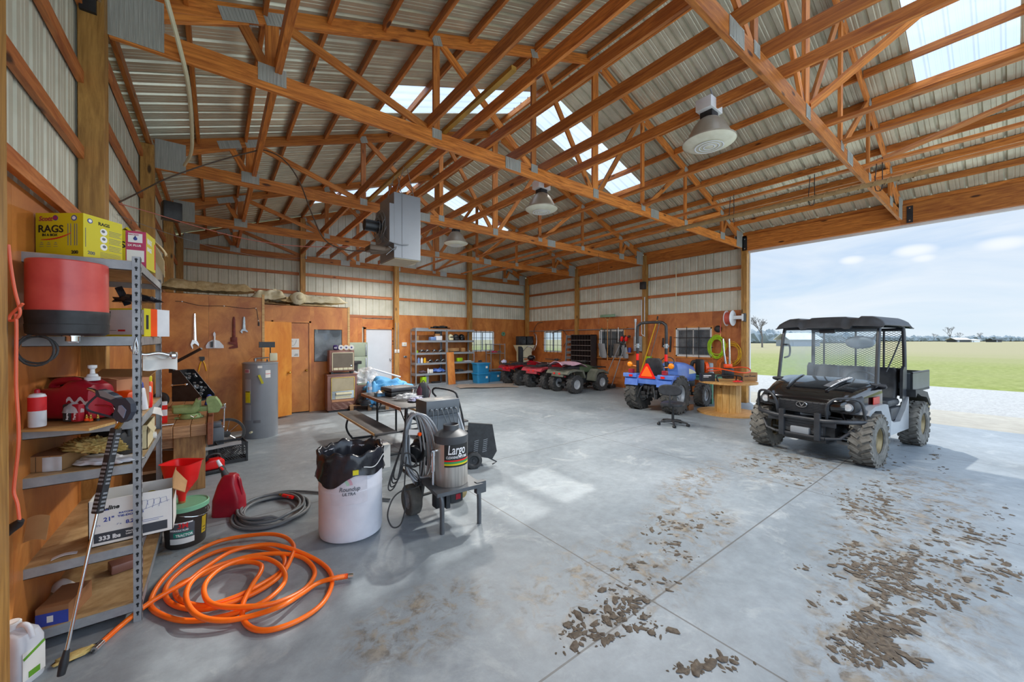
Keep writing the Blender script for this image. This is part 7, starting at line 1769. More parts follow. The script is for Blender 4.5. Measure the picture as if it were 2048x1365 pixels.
# cable spool table
SPX, SPY = 9.40, 4.03
t = thing('cable_spool', 'wooden cable spool used as a table beside the open side', 'cable spool', (SPX, SPY, 0))
SPW = wood('spool_pine', 'c08a48', 'e0b070', stretch=(1, 9, 9), rnd=.04)
for z0, z1, r, nm in ((0, .035, .64, 'lower_disc'), (.70, .738, .60, 'upper_disc')):
    b = MB(); b.lathe([(0, z0), (r, z0), (r, z1), (0, z1)], seg=56); b.build(nm, SPW, t)
b = MB(); n_ = 12; rr = .27
for k in range(n_):
    a0, a1 = 2*PI*k/n_+.012, 2*PI*(k+1)/n_-.012
    b.prism([(rr*math.cos(a0), rr*math.sin(a0)), (rr*math.cos(a1), rr*math.sin(a1)), ((rr-.03)*math.cos(a1), (rr-.03)*math.sin(a1)), ((rr-.03)*math.cos(a0), (rr-.03)*math.sin(a0))], .035, .70, 'xy')
b.build('drum_staves', wood('spool_stave', 'c8944a', 'eac27c', stretch=(10, 10, .8), rnd=.02), t, smooth=False)
b = MB(); b.bx(-.07, .07, -.07, .07, 0, .16, .005); obj1('pine_block', PALEW, 'pine offcut standing on the lower disc of the spool', 'block', b, (9.86, 4.02, .036), .3)
SZ = .739
t = thing('petrol_tool', 'orange and black petrol tool with two chrome tubes on the spool', 'power tool', (9.35, 4.02, SZ), VR)
b = MB(); b.bx(-.09, .12, -.09, .09, .06, .30, .03); b.bx(-.05, .08, -.11, .11, .12, .24, .02); b.build('engine', BLACKP, t)
b = MB(); b.bx(-.06, .09, -.06, .06, .30, .40, .02); b.build('orange_cowl', ORANGE, t)
tubes(t, 'chrome_tubes', CHROME, [[(-.02, 0, .30), (-.08, 0, .70), (-.10, 0, .98)], [(.06, 0, .30), (.05, 0, .70), (.04, 0, .98)]], .020)
tubes(t, 'stand_legs', BLACK, [[(-.28, -.14, 0), (-.26, -.12, .13), (.22, -.14, .13), (.24, -.14, 0)], [(-.18, .1, 0), (-.16, .1, .12), (.24, .10, .12), (.26, .1, 0)]], .014)
b = MB(); b.tube([(.05+.48*math.cos(a), .04+.30*math.sin(a), .26+.05*math.sin(a*2+.5)) for a in [2*PI*i/26 for i in range(26)]], .013, 8, closed=True); b.build('orange_hoop', ORANGE, t)
t = carton('brown_tool_box', 'brown printed carton on the right of the spool top', 'box', (9.76, 3.74, SZ), .34, .16, .20, VR+.05, CARD)
ftext(t, 'X', .07, -.03, .10, .36, .16, INK, bold=.002); b = MB(); b.bx(-.14, .13, -.081, -.08, .03, .036); b.bx(-.14, -.04, -.081, -.08, .11, .13); b.bx(.02, .13, -.081, -.08, .11, .13); b.build('print_line', INK, t, smooth=False)
t = carton('dark_tool_box', 'black carton with white print on the left of the spool top', 'box', (9.04, 4.33, SZ), .30, .14, .18, VR, BLACKP)
b = MB(); b.bx(-.12, .06, -.0712, -.07, .12, .14); b.bx(-.12, .0, -.0712, -.07, .09, .10); b.build('white_print', INKW, t, smooth=False)
b = MB(); b.blob((0, 0, .02), .07, (1.4, .7, .5), .4, 3, 71, 4, flat=0); obj1('red_gloves', RF, 'orange and red gloves under the tool stand on the spool', 'gloves', b, (9.15, 3.72, SZ), VR, angle=180)
# ------------------------------------------------------------ back wall and right wall
for x0, W, lb in ((5.66, 1.24, 'left bay of the grey steel shelves on the back wall'), (6.91, 1.22, 'right bay of the grey steel shelves on the back wall')):
    shelving('shelving_unit', (x0, 13.02, 0), W, .46, 2.09, [2.07, 1.66, 1.21, .84, .45, .07], lb, .07, GREYP, slot=False, rackm=GREYP)
GY = 13.10
def small(nm, lb, cat, x, z, bld, m_, y=13.2, rz=0.0, g=None):
    b = MB(); bld(b); return obj1(nm, m_, lb, cat, b, (x, y, z+.004), rz, g)
def jar(nm, lb, x, z, r, h, m_, y=13.12):
    return small(nm, lb, 'bottle', x, z, lambda b: b.lathe([(0, 0), (r, 0), (r, h*.75), (r*.45, h*.85), (r*.4, h), (0, h)], seg=16), m_, y)
def bxo(nm, lb, cat, x, z, w, d, h, m_, y=13.2, rz=0.0):
    return small(nm, lb, cat, x, z, lambda b: b.bx(-w/2, w/2, -d/2, d/2, 0, h, min(w, d, h)*.12), m_, y, rz)
bxo('flat_box', 'pale flat box on the top left of the grey shelves', 'box', 5.95, 2.072, .50, .30, .045, GREYP, 13.25, .05)
small('folded_tarp', 'folded dark sheet on top of the grey shelves', 'sheet', 6.75, 2.072, lambda b: b.blob((0, 0, .04), .25, (1.5, .6, .35), .25, 3, 5, 3, flat=0), BLACK, 13.25)
bxo('wood_offcut', 'small tan box at the far left of the second grey shelf', 'box', 5.80, 1.66, .08, .08, .17, CARD)
bxo('blue_organiser', 'blue and white plastic box on the second grey shelf', 'box', 6.40, 1.66, .22, .22, .13, mat('pale_blue', '7a9ad0', .5))
bxo('white_tub', 'white plastic tub with lid next to the blue box', 'box', 6.63, 1.66, .25, .24, .17, WHITEP)
bxo('brown_carton', 'small brown carton stacked on the white tub', 'box', 6.58, 1.834, .18, .16, .07, CARD)
bxo('black_device', 'black device on top of the small brown carton', 'device', 6.60, 1.91, .18, .14, .08, BLACKP)
for i, (x, m_, lb) in enumerate(((7.13, CREAM, 'cream motorcycle helmet at the left of three on the grey shelves'), (7.38, BLACKP, 'black and white helmet between the cream and the black one'), (7.63, GLOSSB, 'plain black helmet at the right of three on the grey shelves'))):
    t = thing('helmet', lb, 'helmet', (x, 13.18, 1.79))
    b = MB(); b.sphere((0, 0, 0), .125, 20, 14, (.95, 1.1, .95)); b.bx(-.09, .09, -.13, .05, -.125, -.02, .03); b.build('shell', m_, t)
    b = MB(); b.sphere((0, -.02, .0), .118, 20, 10, (.85, 1.15, .4)); b.build('visor', BLACK, t)
jar('small_bottle', 'small white bottle left of the cream helmet', 6.985, 1.66, .028, .12, WHITEP)
for i, (x, z, lb) in enumerate(((5.98, 1.21, 'grey mechanical part at the left of the third grey shelf'), (6.20, 1.21, 'second grey mechanical part from the left on the third grey shelf'), (6.48, 1.21, 'third grey mechanical part from the left on the third grey shelf'), (6.74, 1.21, 'rightmost grey mechanical part on the third grey shelf'), (6.30, .84, 'black and silver hose fitting bundle on the fourth grey shelf'), (6.58, .84, 'silver and black part in the middle of the fourth grey shelf'), (6.82, .84, 'round black part at the right of the fourth grey shelf'))):
    t = thing('machine_part', lb, 'machine part', (x, 13.18, z+.004))
    b = MB(); b.blob((0, 0, .035), .11, (1, .8, .5), .35, 3, i+80, 4, flat=0); b.build('body', DARKMET, t)
    b = MB(); b.lathe([(.03, .06), (.05, .065), (.05, .10), (.02, .12), (0, .12)], (.01*i-.03, 0, 0), seg=12); b.tube([(-.1, -.04, .02), (-.02, -.07, .09), (.09, -.04, .03)], .012, 6, smooth=3); b.build('fitting', STEEL, t)
jar('lime_bottle', 'small lime green bottle at the far left of the third grey shelf', 5.78, 1.21, .05, .10, LIME, 13.2)
bxo('long_carton', 'long brown carton on the third grey shelf, right bay', 'box', 7.25, 1.21, .55, .16, .15, CARD, 13.25)
bxo('small_carton', 'small brown carton with white label on the third grey shelf', 'box', 7.70, 1.21, .15, .15, .16, CARD)
jar('round_tin', 'small dark tin at the right end of the third grey shelf', 7.95, 1.21, .04, .06, STEEL)
small('tool_roll', 'dark tool lying in front of the long brown carton', 'tool', 7.3, 1.21, lambda b: b.bx(-.25, .2, -.03, .03, 0, .03, .006), BLACK, 13.10, .04)
for x, m_, lb in ((5.82, mat('pale_blue', ''), 'pale blue bottle at the left of the fourth grey shelf'), (5.94, WHITEP, 'white bottle with blue cap on the fourth grey shelf'), (6.06, YPAINT, 'yellow bottle on the fourth grey shelf')): jar('oil_bottle', lb, x, .84, .045, .20, m_)
bxo('soap_dish', 'small orange tub in front of the yellow bottle', 'tub', 6.15, .84, .09, .08, .05, CARD, 13.08)
bxo('lime_blower', 'lime green handheld power tool on the fourth grey shelf', 'power tool', 7.52, .84, .24, .14, .14, LIME, 13.15, .3)
bxo('flat_tray', 'pale tray at the right of the fourth grey shelf', 'tray', 7.88, .84, .30, .2, .02, WHITEP)
small('purple_bag', 'dusty dark bag at the left of the fifth grey shelf', 'bag', 6.0, .45, lambda b: b.blob((0, 0, .04), .13, (1.1, .8, .5), .3, 3, 91, 3, flat=0), mat('dusty_plum', '6a5a68', .7))
jar('glue_bottle', 'thin white bottle on the fifth grey shelf', 6.19, .45, .028, .20, WHITE)
bxo('white_carton', 'white box beside the thin white bottle', 'box', 6.32, .45, .16, .15, .14, PAPER)
small('blue_sheet', 'folded blue tarpaulin on the fifth grey shelf', 'tarpaulin', 6.63, .45, lambda b: b.blob((0, 0, .04), .24, (1.1, .7, .5), .25, 3, 95, 3, flat=0), BLUE)
for x, lb in ((7.30, 'left of two black trays on the fifth grey shelf'), (7.55, 'right of two black trays on the fifth grey shelf')): bxo('black_tray', lb, 'tray', x, .45, .22, .25, .08, BLACKP)
bxo('lime_chainsaw', 'lime green power tool standing under the grey shelves', 'power tool', 6.0, .07, .16, .2, .26, LIME, 13.13, .2)
bxo('grey_charger', 'grey tool body beside the lime green tool on the lowest shelf', 'tool', 6.16, .07, .14, .15, .32, GREYP, 13.2)
small('black_tube', 'black tube lying on the lowest grey shelf', 'tube', 6.5, .07, lambda b: b.cyl((-.18, 0, .035), (.18, 0, .035), .035), BLACK, 13.1)
o = small('plywood_offcut', 'tall plywood offcut leaning on the grey shelves', 'board', 7.06, 0, lambda b: b.box((0, 0, .61), (.30, .018, 1.22)), PLYB, 12.90); o.rotation_euler = (-.05, -.04, 0)
# switches and conduit near the door
t = thing('switch_box', 'white electrical box on the plywood right of the white door', 'switch', (5.52, YSB-.10, 1.52)); b = MB(); b.bx(-.09, .09, 0, .04, -.07, .07, .006); b.build('cover', WHITE, t); b = MB(); b.bx(-.01, .05, -.005, 0, -.03, .03); b.build('rocker', CREAM, t, smooth=False)
for x, lb in ((5.10, 'left of two white switches on the post by the door'), (5.20, 'right of two white switches on the post by the door')):
    t = thing('light_switch', lb, 'switch', (x, 13.49, 1.28)); b = MB(); b.bx(-.035, .035, -.03, 0, -.06, .06, .004); b.build('cover', WHITE, t); b = MB(); b.bx(-.008, .008, -.038, -.03, -.015, .015); b.build('toggle', CREAM, t, smooth=False)
    b = MB(); b.tube([(x, 13.475, 1.34), (x, 13.475, 2.3)], .011, 8); obj1('conduit', GREYP, f'grey conduit rising from the {lb.split(" of")[0]} switch by the door', 'conduit', b)
t = thing('wall_outlet', 'small dark outlet low on the plywood by the grey shelves', 'outlet', (5.56, YSB-.10, 1.06)); b = MB(); b.bx(-.06, .06, 0, .04, -.03, .03, .004); b.build('cover', STEEL, t); b = MB(); b.bx(-.03, .03, -.003, 0, -.012, .012); b.build('socket', BLACK, t, smooth=False)
# totes
t = thing('storage_tote', 'blue lidded tote, lower of the two stacked by the grey shelves', 'tote', (8.28, 12.78, 0))
b = MB(); b.loft([(0, 0, 0, .27, .20, 8), (.34, 0, 0, .30, .225, 8)], 'z', 32); b.build('tub', BLUETOTE, t)
b = MB(); b.loft([(.34, 0, 0, .325, .245, 8), (.375, 0, 0, .325, .245, 8), (.39, 0, 0, .30, .22, 8)], 'z', 32); b.build('lid', BLUETOTE, t)
b = MB(); b.box((.12, -.232, .22), (.09, .004, .08)); b.build('paper_label', PAPER, t, smooth=False)
copy_thing(t, 'blue lidded tote, upper of the two stacked by the grey shelves', (8.29, 12.80, .392))
copy_thing(t, 'single blue tote on the floor right of the stacked pair', (8.95, 12.95, 0))
b = MB(); b.blob((0, 0, .03), .08, (1.1, .7, .8), .4, 3, 99, 4, flat=0); obj1('black_fitting', BLACKP, 'small black fitting on the upper blue tote', 'fitting', b, (8.24, 12.78, .785))
# wire rack under the window
t = thing('wire_rack', 'light steel three-tier rack under the back window', 'rack', (9.10, 13.28, 0))
for x in (0, .72):
    for y in (0, .36): b = MB(); b.bx(x-.012, x+.012, y-.012, y+.012, 0, 1.52); b.build('leg', GREYP, t, smooth=False)
for z in (.44, 1.12, 1.50):
    b = MB(); b.bx(0, .72, 0, .36, z-.02, z); b.build('tier', GREYP, t, smooth=False)
b = MB(); b.blob((0, 0, .03), .12, (1.3, .8, .5), .4, 3, 103, 4, flat=0); obj1('red_white_bag', PINK, 'pink and white bag on the middle tier of the wire rack', 'bag', b, (9.35, 13.42, 1.122))
b = MB(); b.blob((0, 0, .03), .09, (1.3, .8, .6), .4, 3, 107, 4, flat=0); obj1('grey_cloth_lump', GREYHOSE, 'grey cloth beside the pink bag on the wire rack', 'cloth', b, (9.62, 13.42, 1.122))
b = MB(); b.lathe([(.03, 0), (.09, 0), (.09, .05), (.03, .05), (.03, 0)], (0, 0, 0), 'y', 20); obj1('green_reel', GREENP, 'small dark green reel on the plywood right of the back window', 'reel', b, (10.05, YSB-.115, 1.94))
# white silo-like unit in the corner
t = thing('tank_machine', 'pale tank machine with black speakers on top in the far corner', 'machine', (10.70, 13.05, 0))
b = MB(); b.bx(-.32, .32, -.26, .26, .0, .10, .02); b.loft([(.10, 0, 0, .25, .22, 4), (.9, 0, 0, .30, .26, 4), (1.15, 0, 0, .30, .26, 4), (1.25, 0, 0, .34, .28, 5), (1.40, 0, 0, .40, .32, 6), (1.45, 0, 0, .42, .33, 6)], 'z', 28); b.build('tank', CREAM, t)
b = MB(); b.bx(-.44, -.28, -.28, -.12, .15, 1.40, .01); b.build('control_post', BLACKP, t)
b = MB(); b.box((-.12, -.265, .85), (.2, .01, .06)); b.build('orange_print', mat('faded_orange', 'c87848', .6), t, smooth=False)
for x, lb in ((-.20, 'left'), (.22, 'right')):
    q = thing('speaker_box', f'black loudspeaker on the pale tank machine, {lb} one', 'speaker', (10.70+x, 13.02, 1.455)); b = MB(); b.bx(-.18, .18, -.14, .14, 0, .38, .015); b.build('cabinet', BLACK, q)
    b = MB(); b.lathe([(.13, -.145), (.12, -.16), (.10, -.15), (.04, -.12), (0, -.13)], (0, 0, .17), 'y', 24); b.build('cone', mat('speaker_cone', '3a3c40', .6), q)
tubes(t, 'hose_frame', CHROME, [[(.30, -.28, 1.2), (.45, -.3, 1.5), (.42, -.3, 1.9), (.30, -.28, 1.95)], [(-.3, -.3, 1.2), (-.1, -.32, 1.38), (.1, -.32, 1.36), (.28, -.3, 1.25)]], .016)
# cardboard on the floor
b = MB(); b.surf(lambda u, v: (-1.0+2.1*u+.06*math.sin(v*9), -.6+1.2*v+.05*math.sin(u*11), .012+.05*max(0, .5-v)*max(0, 1-abs(u-.4)*1.5)*1.4+.006*math.sin(u*9)), 20, 8, .006); obj1('cardboard_sheet', mat('dusty_card', 'a4968a', .85, 0, .1, 3), 'large flat cardboard sheet on the floor before the totes', 'cardboard', b, (7.75, 11.7, 0), -.45)
b = MB(); b.surf(lambda u, v: (.16*u, .05*v, .004+.004*math.sin(u*6)), 6, 2, .003); obj1('paper_scrap', PAPER, 'white paper scrap on the floor in front of the plywood offcut', 'paper', b, (7.5, 12.6, 0), .2)

# right wall things
RWX = 11.30
t = thing('loading_ramp', 'aluminium loading ramp with round holes leaning on the right wall', 'ramp', (11.02, 10.72, 0)); t.rotation_euler = (-.06, .12, 0)
b = MB(); b.bx(-.03, .03, -.18, -.14, 0, 1.9); b.bx(-.03, .03, .14, .18, 0, 1.9); b.build('side_rail', GREYP, t, smooth=False)
for k in range(9):
    b = MB(); b.bx(-.02, .02, -.14, .14, .10+.21*k, .19+.21*k); s_ = b.build('rung', GREYP, t, smooth=False)
    if k > 3:
        b = MB()
        for i in range(4): b.cyl((-.0215, -.105+.07*i, .145+.21*k), (-.019, -.105+.07*i, .145+.21*k), .022, seg=10)
        b.build('holes', BLACK, s_)
t = thing('pigeonhole_rack', 'dark brown pigeonhole cabinet against the right wall', 'cabinet', (11.22, 10.05, 0))
DB = mat('dark_brown', '3c302e', .5, 0, .12, 6)
b = MB(); b.bx(-.30, .02, -.60, -.575, 0, 1.88); b.bx(-.30, .02, .395, .42, 0, 1.88); b.bx(.0, .02, -.6, .42, 0, 1.88); b.bx(-.30, .02, -.6, .42, 1.855, 1.88); b.build('carcass', DB, t, smooth=False)
for k in range(9):
    b = MB(); b.bx(-.298, .0, -.575, .395, .10+.195*k, .118+.195*k); b.build('shelf', mat('shelf_edge', '8a807a', .5), t, smooth=False)
for k in range(6):
    b = MB(); b.bx(-.285, .0, -.43+.138*k, -.418+.138*k, .1, 1.86); b.build('divider', DB, t, smooth=False)
b = MB(); b.bx(-.02, .0, -.2, .2, 0, .012); 
b.bm.free()
b = MB(); b.cyl((RWX, 7.7, 2.07), (RWX, 13.4, 2.07), .014, seg=8); obj1('wall_rail', GREYP, 'thin grey conduit running along the right wall above the tools', 'conduit', b)
b = MB(); b.bx(RWX-.05, RWX+.03, 8.15, 9.30, 2.08, 2.13); b.bx(RWX-.05, RWX+.03, 8.15, 9.6, 1.0, 1.04); obj1('tool_rail', WOOD, 'wooden rail that the shovels hang from', 'rail', b, smooth=False)
def longtool(nm, lb, cat, y, ztop, zbot, m_, hx=RWX-.10, yt=None, x2=None, r=.014):
    t = thing(nm, lb, cat, (0, 0, 0)); b = MB(); b.tube([(hx, y, ztop), (x2 or hx, yt if yt is not None else y, zbot)], r, 8); b.build('handle', m_, t); return t
t = longtool('push_broom', 'wooden push broom standing head up with pale green bristles', 'broom', 8.92, 2.44, .95, wood('broom_wood', 'b07840', 'd8a060', rnd=.02))
b = MB(); b.bx(RWX-.14, RWX-.06, 8.60, 9.24, 2.50, 2.60, .02); b.build('brush_head', mat('mint_bristle', '8fae90', .8, 0, .1, 20), t)
tubes(t, 'brace', PALEW, [[(RWX-.1, 8.92, 2.36), (RWX-.1, 8.80, 2.50)], [(RWX-.1, 8.92, 2.36), (RWX-.1, 9.04, 2.50)]], .008)
def blade(t, y, z0, z1, w, m_, tilt=0.0):
    b = MB(); b.surf(lambda u, v: (RWX-.12-.03*math.sin(PI*u), y+(u-.5)*w*(1-.35*(v > .85)*(v-.85)*5)+tilt*v, z0-(z0-z1)*v), 8, 12, .004); b.build('blade', m_, t, angle=60)
t = longtool('scoop_shovel', 'big grey scoop shovel hanging left of the broom', 'shovel', 9.19, 2.05, 1.50, WHITEP); blade(t, 9.19, 1.55, 1.03, .30, GREYP, -.12); b = MB(); b.tube([(RWX-.1, 9.15, 2.05), (RWX-.1, 9.19, 2.12), (RWX-.1, 9.23, 2.05)], .012, 6); b.build('grip', GREENP, t)
t = longtool('spade', 'dark narrow spade hanging right of the broom', 'spade', 8.78, 2.08, 1.48, BLACK); blade(t, 8.78, 1.5, 1.05, .14, DARKMET)
t = longtool('square_shovel', 'dull grey shovel with white hook handle hanging third from the left', 'shovel', 8.45, 2.12, 1.6, WHITE); blade(t, 8.5, 1.55, 1.12, .26, mat('dull_steel', '7e7a76', .5, .5), .04)
t = longtool('snow_shovel', 'curved grey shovel blade hanging near the trimmers', 'shovel', 8.25, 2.0, 1.5, BLACK); blade(t, 8.22, 1.5, 1.05, .24, GREYP, -.1)
for (y0, y1, lb) in ((8.28, 8.82, 'left of the two red string trimmers leaning on the right wall'), (8.10, 8.42, 'right of the two red string trimmers leaning on the right wall')):
    t = longtool('string_trimmer', lb, 'trimmer', y0, 1.70, .12, GREYP, RWX-.12, y1, RWX-.5, .014)
    b = MB(); b.box((RWX-.13, y0-.01, 1.72), (.10, .09, .17), rot=(.2, 0, 0), bev=.02); b.build('motor', RF, t)
    b = MB(); b.box((RWX-.15, y0+.05, 1.56), (.06, .05, .26), rot=(-.3, 0, 0), bev=.015); b.cyl((RWX-.14, y0-.09, 1.80), (RWX-.14, y0-.16, 1.80), .04); b.build('grip', BLACKP, t)
    if y1 > 8.5: b = MB(); b.loft([(.0, RWX-.5, y1, .16, .10, 3), (.08, RWX-.5, y1-.02, .17, .13, 3), (.16, RWX-.49, y1, .06, .05, 3)], 'z', 18); b.bx(RWX-.5, RWX-.2, y1-.35, y1-.05, 0, .14, .03); b.build('cutter_head', BLACKP, t)
b = MB(); b.cyl((0, 0, 0), (0, 0, .17), .05, seg=16); obj1('blue_can', INKB, 'blue can on the ledge beside the trimmers', 'can', b, (RWX-.08, 8.0, 1.25)); b = MB(); b.bx(RWX-.14, RWX+.03, 7.9, 8.12, 1.22, 1.25); obj1('small_ledge', PLYB, 'small wooden ledge holding the blue can', 'ledge', b, smooth=False)
t = thing('breaker_panel', 'grey electrical breaker panel on the right wall', 'electrical panel', (RWX+.04, 7.69, 1.30)); b = MB(); b.bx(-.09, 0, -.175, .175, 0, .51, .006); b.build('cabinet', GREYP, t); b = MB(); b.bx(-.10, -.09, -.155, .155, .02, .49); b.build('door', mat('panel_door', '9a9fa6', .4), t, smooth=False)
b = MB(); b.bx(-.108, -.10, -.01, .01, .24, .28); b.build('latch', BLACK, t, smooth=False)
t = thing('conduit_loop', 'white plastic conduit looping down beside the tractor post', 'conduit', (RWX-.08, 7.50, 0)); tubes(t, 'pipe', WHITEP, [[(0, .03, 3.0), (0, .03, 2.0), (0, .02, 1.87), (0, -.07, 1.83), (0, -.08, 1.9), (0, -.08, 3.1)]], .014)
t = thing('conduit_drop', 'cream vertical conduit on the white sheet right of the tractor post', 'conduit', (RWX+.0, 6.37, 0)); tubes(t, 'pipe', CREAM, [[(0, 0, 4.1), (0, 0, 2.55)]], .014)
o = longtool('yellow_pole', 'yellow pole leaning by the tractor post', 'pole', 6.90, 2.32, .05, YPAINT, 11.12, 7.45, 10.75, .020); b = MB(); b.cyl((11.12, 6.90, 2.32), (11.13, 6.885, 2.44), .022); b.build('end_grip', BLACK, o)
b = MB(); b.cyl((0, 0, 0), (0, .35, -1.2), .012, seg=8); b.cyl((0, -.02, 0), (0, .02, .1), .05); obj1('grease_pole', STEEL, 'silver pole with black head hanging beside the yellow pole', 'pole', b, (11.16, 6.85, 2.18))
b = MB(); b.cyl((0, .0, 0), (0, .0, .25), .10, seg=14); obj1('yellow_hook_set', LIME, 'lime and yellow tool hanging under the breaker panel', 'tool', b, (11.2, 7.25, .9))
for y, z0, z1, lb in ((6.72, 1.85, 1.35, 'black handsaw'), (6.58, 1.8, 1.3, 'dark level'), (6.83, 1.75, 1.45, 'grey trowel')):
    b = MB(); b.box((11.345, y, (z0+z1)/2), (.02, .06, z0-z1), rot=(.05, 0, 0), bev=.008); obj1('hand_tool', DARKMET, f'{lb} hung on the plywood left of the dark window by the tractor', 'tool', b)
b = MB(); b.sphere((0, 0, 0), .10, 16, 10, (.5, 1, 1)); obj1('wall_vent', BLACKP, 'round black vent on the plywood above the lime cord', 'vent', b, (RWX+.02, 5.12, 2.0))
b = MB(); b.bx(-.2, 0, -.18, .18, -.25, .25, .02); b.bm.free()
# hose reel
t = thing('hose_reel', 'white retractable hose reel with red hose high by the open side', 'hose reel', (11.12, 4.72, 2.28))
b = MB()
for y in (-.08, .08): b.lathe([(.0, y-.004), (.21, y-.004), (.21, y+.004), (0, y+.004)], (0, 0, 0), 'y', 32)
b.build('flange', WHITE, t); b = MB(); b.lathe([(.07, -.075), (.17, -.075), (.17, .075), (.07, .075)], (0, 0, 0), 'y', 28); b.build('hose_pack', mat('hose_red', 'd86050', .5), t)
b = MB(); b.bx(-.02, .12, -.32, .10, -.03, .06, .006); b.bx(-.01, .11, -.34, -.30, -.08, .10, .004); b.build('arm', WHITE, t); b = MB(); b.bx(.02, .14, -.36, -.33, -.1, .12); b.build('wall_plate', BLACK, t, smooth=False)
tubes(t, 'hose_end', mat('hose_red', ''), [[(-.1, .14, .05), (-.08, .20, -.1), (-.08, .21, -.42)]], .010); b = MB(); b.cyl((-.08, .21, -.42), (-.08, .21, -.50), .010); b.build('hose_fitting', KN, t)
# coiled cords
def coil(nm, lb, m_, c, ry, rz_, n, r=.008, seed=1, sag=.08):
    rnd = random.Random(seed); b = MB(); pts_ = []
    for i in range(n*14): a = 2*PI*i/14; k = i/14; pts_.append((c[0]+.012*math.sin(k*2+a), c[1]+(ry+.05*math.sin(k*1.9))*math.cos(a), c[2]-sag*math.sin(k*1.3)*.5+(rz_+.03*math.sin(k*2.7))*math.sin(a)))
    b.tube(pts_, r, 6, smooth=2); return obj1(nm, m_, lb, 'cord', b)
coil('lime_air_hose', 'lime green air hose coiled on the plywood by the open side', LIME, (RWX-.07, 5.12, 1.50), .20, .28, 8, .011, 1)
coil('extension_cord', 'yellow extension cord coiled beside the lime green hose', mat('cord_yellow', 'e8b818', .4), (RWX-.07, 4.72, 1.32), .22, .28, 7, .006, 2)
coil('extension_cord', 'orange extension cord hanging low behind the spool', mat('cord_orange', 'f08030', .4), (RWX-.12, 4.88, .98), .16, .20, 8, .008, 3)
# green table with blower
t = thing('green_table', 'green painted wooden table between tractor and spool', 'table', (10.72, 5.15, 0))
b = MB(); b.bx(-.38, .38, -.34, .80, .70, .735, .006); b.build('table_top', GREENP, t); b = MB(); b.bx(-.33, .33, -.30, .76, .60, .70); b.build('apron', GREENP, t, smooth=False)
for x in (-.32, .32):
    for y in (-.28, .72):
        b = MB(); b.box((x, y, .31), (.075, .075, .62)); b.build('leg', GREENP, t, smooth=False)
t = thing('backpack_blower', 'orange and black backpack blower standing on the green table', 'blower', (10.56, 5.12, .738), VR)
b = MB(); b.lathe([(.0, -.06), (.12, -.06), (.16, -.04), (.16, .04), (.12, .06), (0, .06)], (0, 0, .20), 'x', 28); b.build('fan_housing', ORANGE, t); b = MB(); b.bx(-.2, -.08, -.16, .16, .0, .42, .03); b.tube([(-.1, .1, .3), (-.22, .2, .35), (-.30, .15, .2), (-.42, 0, .1)], .05, 10, smooth=4); b.build('back_frame', BLACKP, t)
b = MB(); b.bx(.06, .18, -.12, .12, .05, .33, .03); b.build('engine', GREYP, t); b = MB(); b.bx(.06, .2, -.1, .1, .0, .10, .03); b.build('fuel_tank', WHITEP, t)
b = MB(); b.cyl((0, 0, 0), (.1, .65, .10), .035); b.cyl((.1, .65, .1), (.12, .8, .12), .05); obj1('black_tube', BLACKP, 'long black blower tube lying on the green table', 'tube', b, (10.55, 5.35, .775))
b = MB(); b.cyl((0, 0, 0), (-.1, .9, .02), .013, seg=8); obj1('wooden_stick', YPAINT, 'yellow stick resting on the sill above the green table', 'stick', b, (10.9, 5.3, .752))
b = MB(); b.bx(-.11, .11, -.1, .1, 0, .13, .01); obj1('low_box', CARDD, 'brown box on the floor behind the swivel chair', 'box', b, (9.06, 4.80, 0), .1)
b = MB()
for k in range(4): b.tube([(0, 0, .02+.02*k), (.3, .2+.05*k, .03), (.6, .1, .02)], .012, 6, smooth=4)
obj1('metal_rods', STEEL, 'bundle of bent metal rods on the floor left of the spool', 'rods', b, (9.15, 4.85, 0), .3)
b = MB(); b.blob((0, 0, .08), .14, (1.2, 1, .8), .3, 3, 111, 3, flat=0); obj1('dusty_sack', mat('dusty_brown', '6a5c50', .9), 'dusty brown sack under the green table', 'sack', b, (10.75, 5.25, 0), angle=180)
b = MB(); b.bx(-.06, .06, -.09, .09, -.12, .12, .01)
obj1('wall_speaker', BLACK, 'small black speaker on the right wall high on the tractor post', 'speaker', b, (11.19, 7.46, 3.48))
b = MB(); b.tube([(RWX-.02, 12.5, 2.45), (RWX-.03, 12.8, 2.40), (RWX-.03, 13.05, 2.1), (RWX-.05, 12.9, 1.7)], .012, 8, smooth=5); b.tube([(RWX-.03, 11.9, 1.95), (RWX-.04, 11.3, 2.1), (RWX-.03, 11.0, 1.75), (RWX-.03, 11.2, 1.4)], .012, 8, smooth=5); obj1('black_hose', RUBBER, 'black hose arching over the window nearest the far corner', 'hose', b)
b = MB(); b.tube([(0, 0, 0), (.02, .02, 1.0), (0, 0, 2.1)], .005, 6, smooth=3); obj1('hanging_rope', mat('rope_rust', '8a5a44', .7), 'thin rope hanging from the trusses before the right wall', 'rope', b, (9.0, 7.5, 2.15))
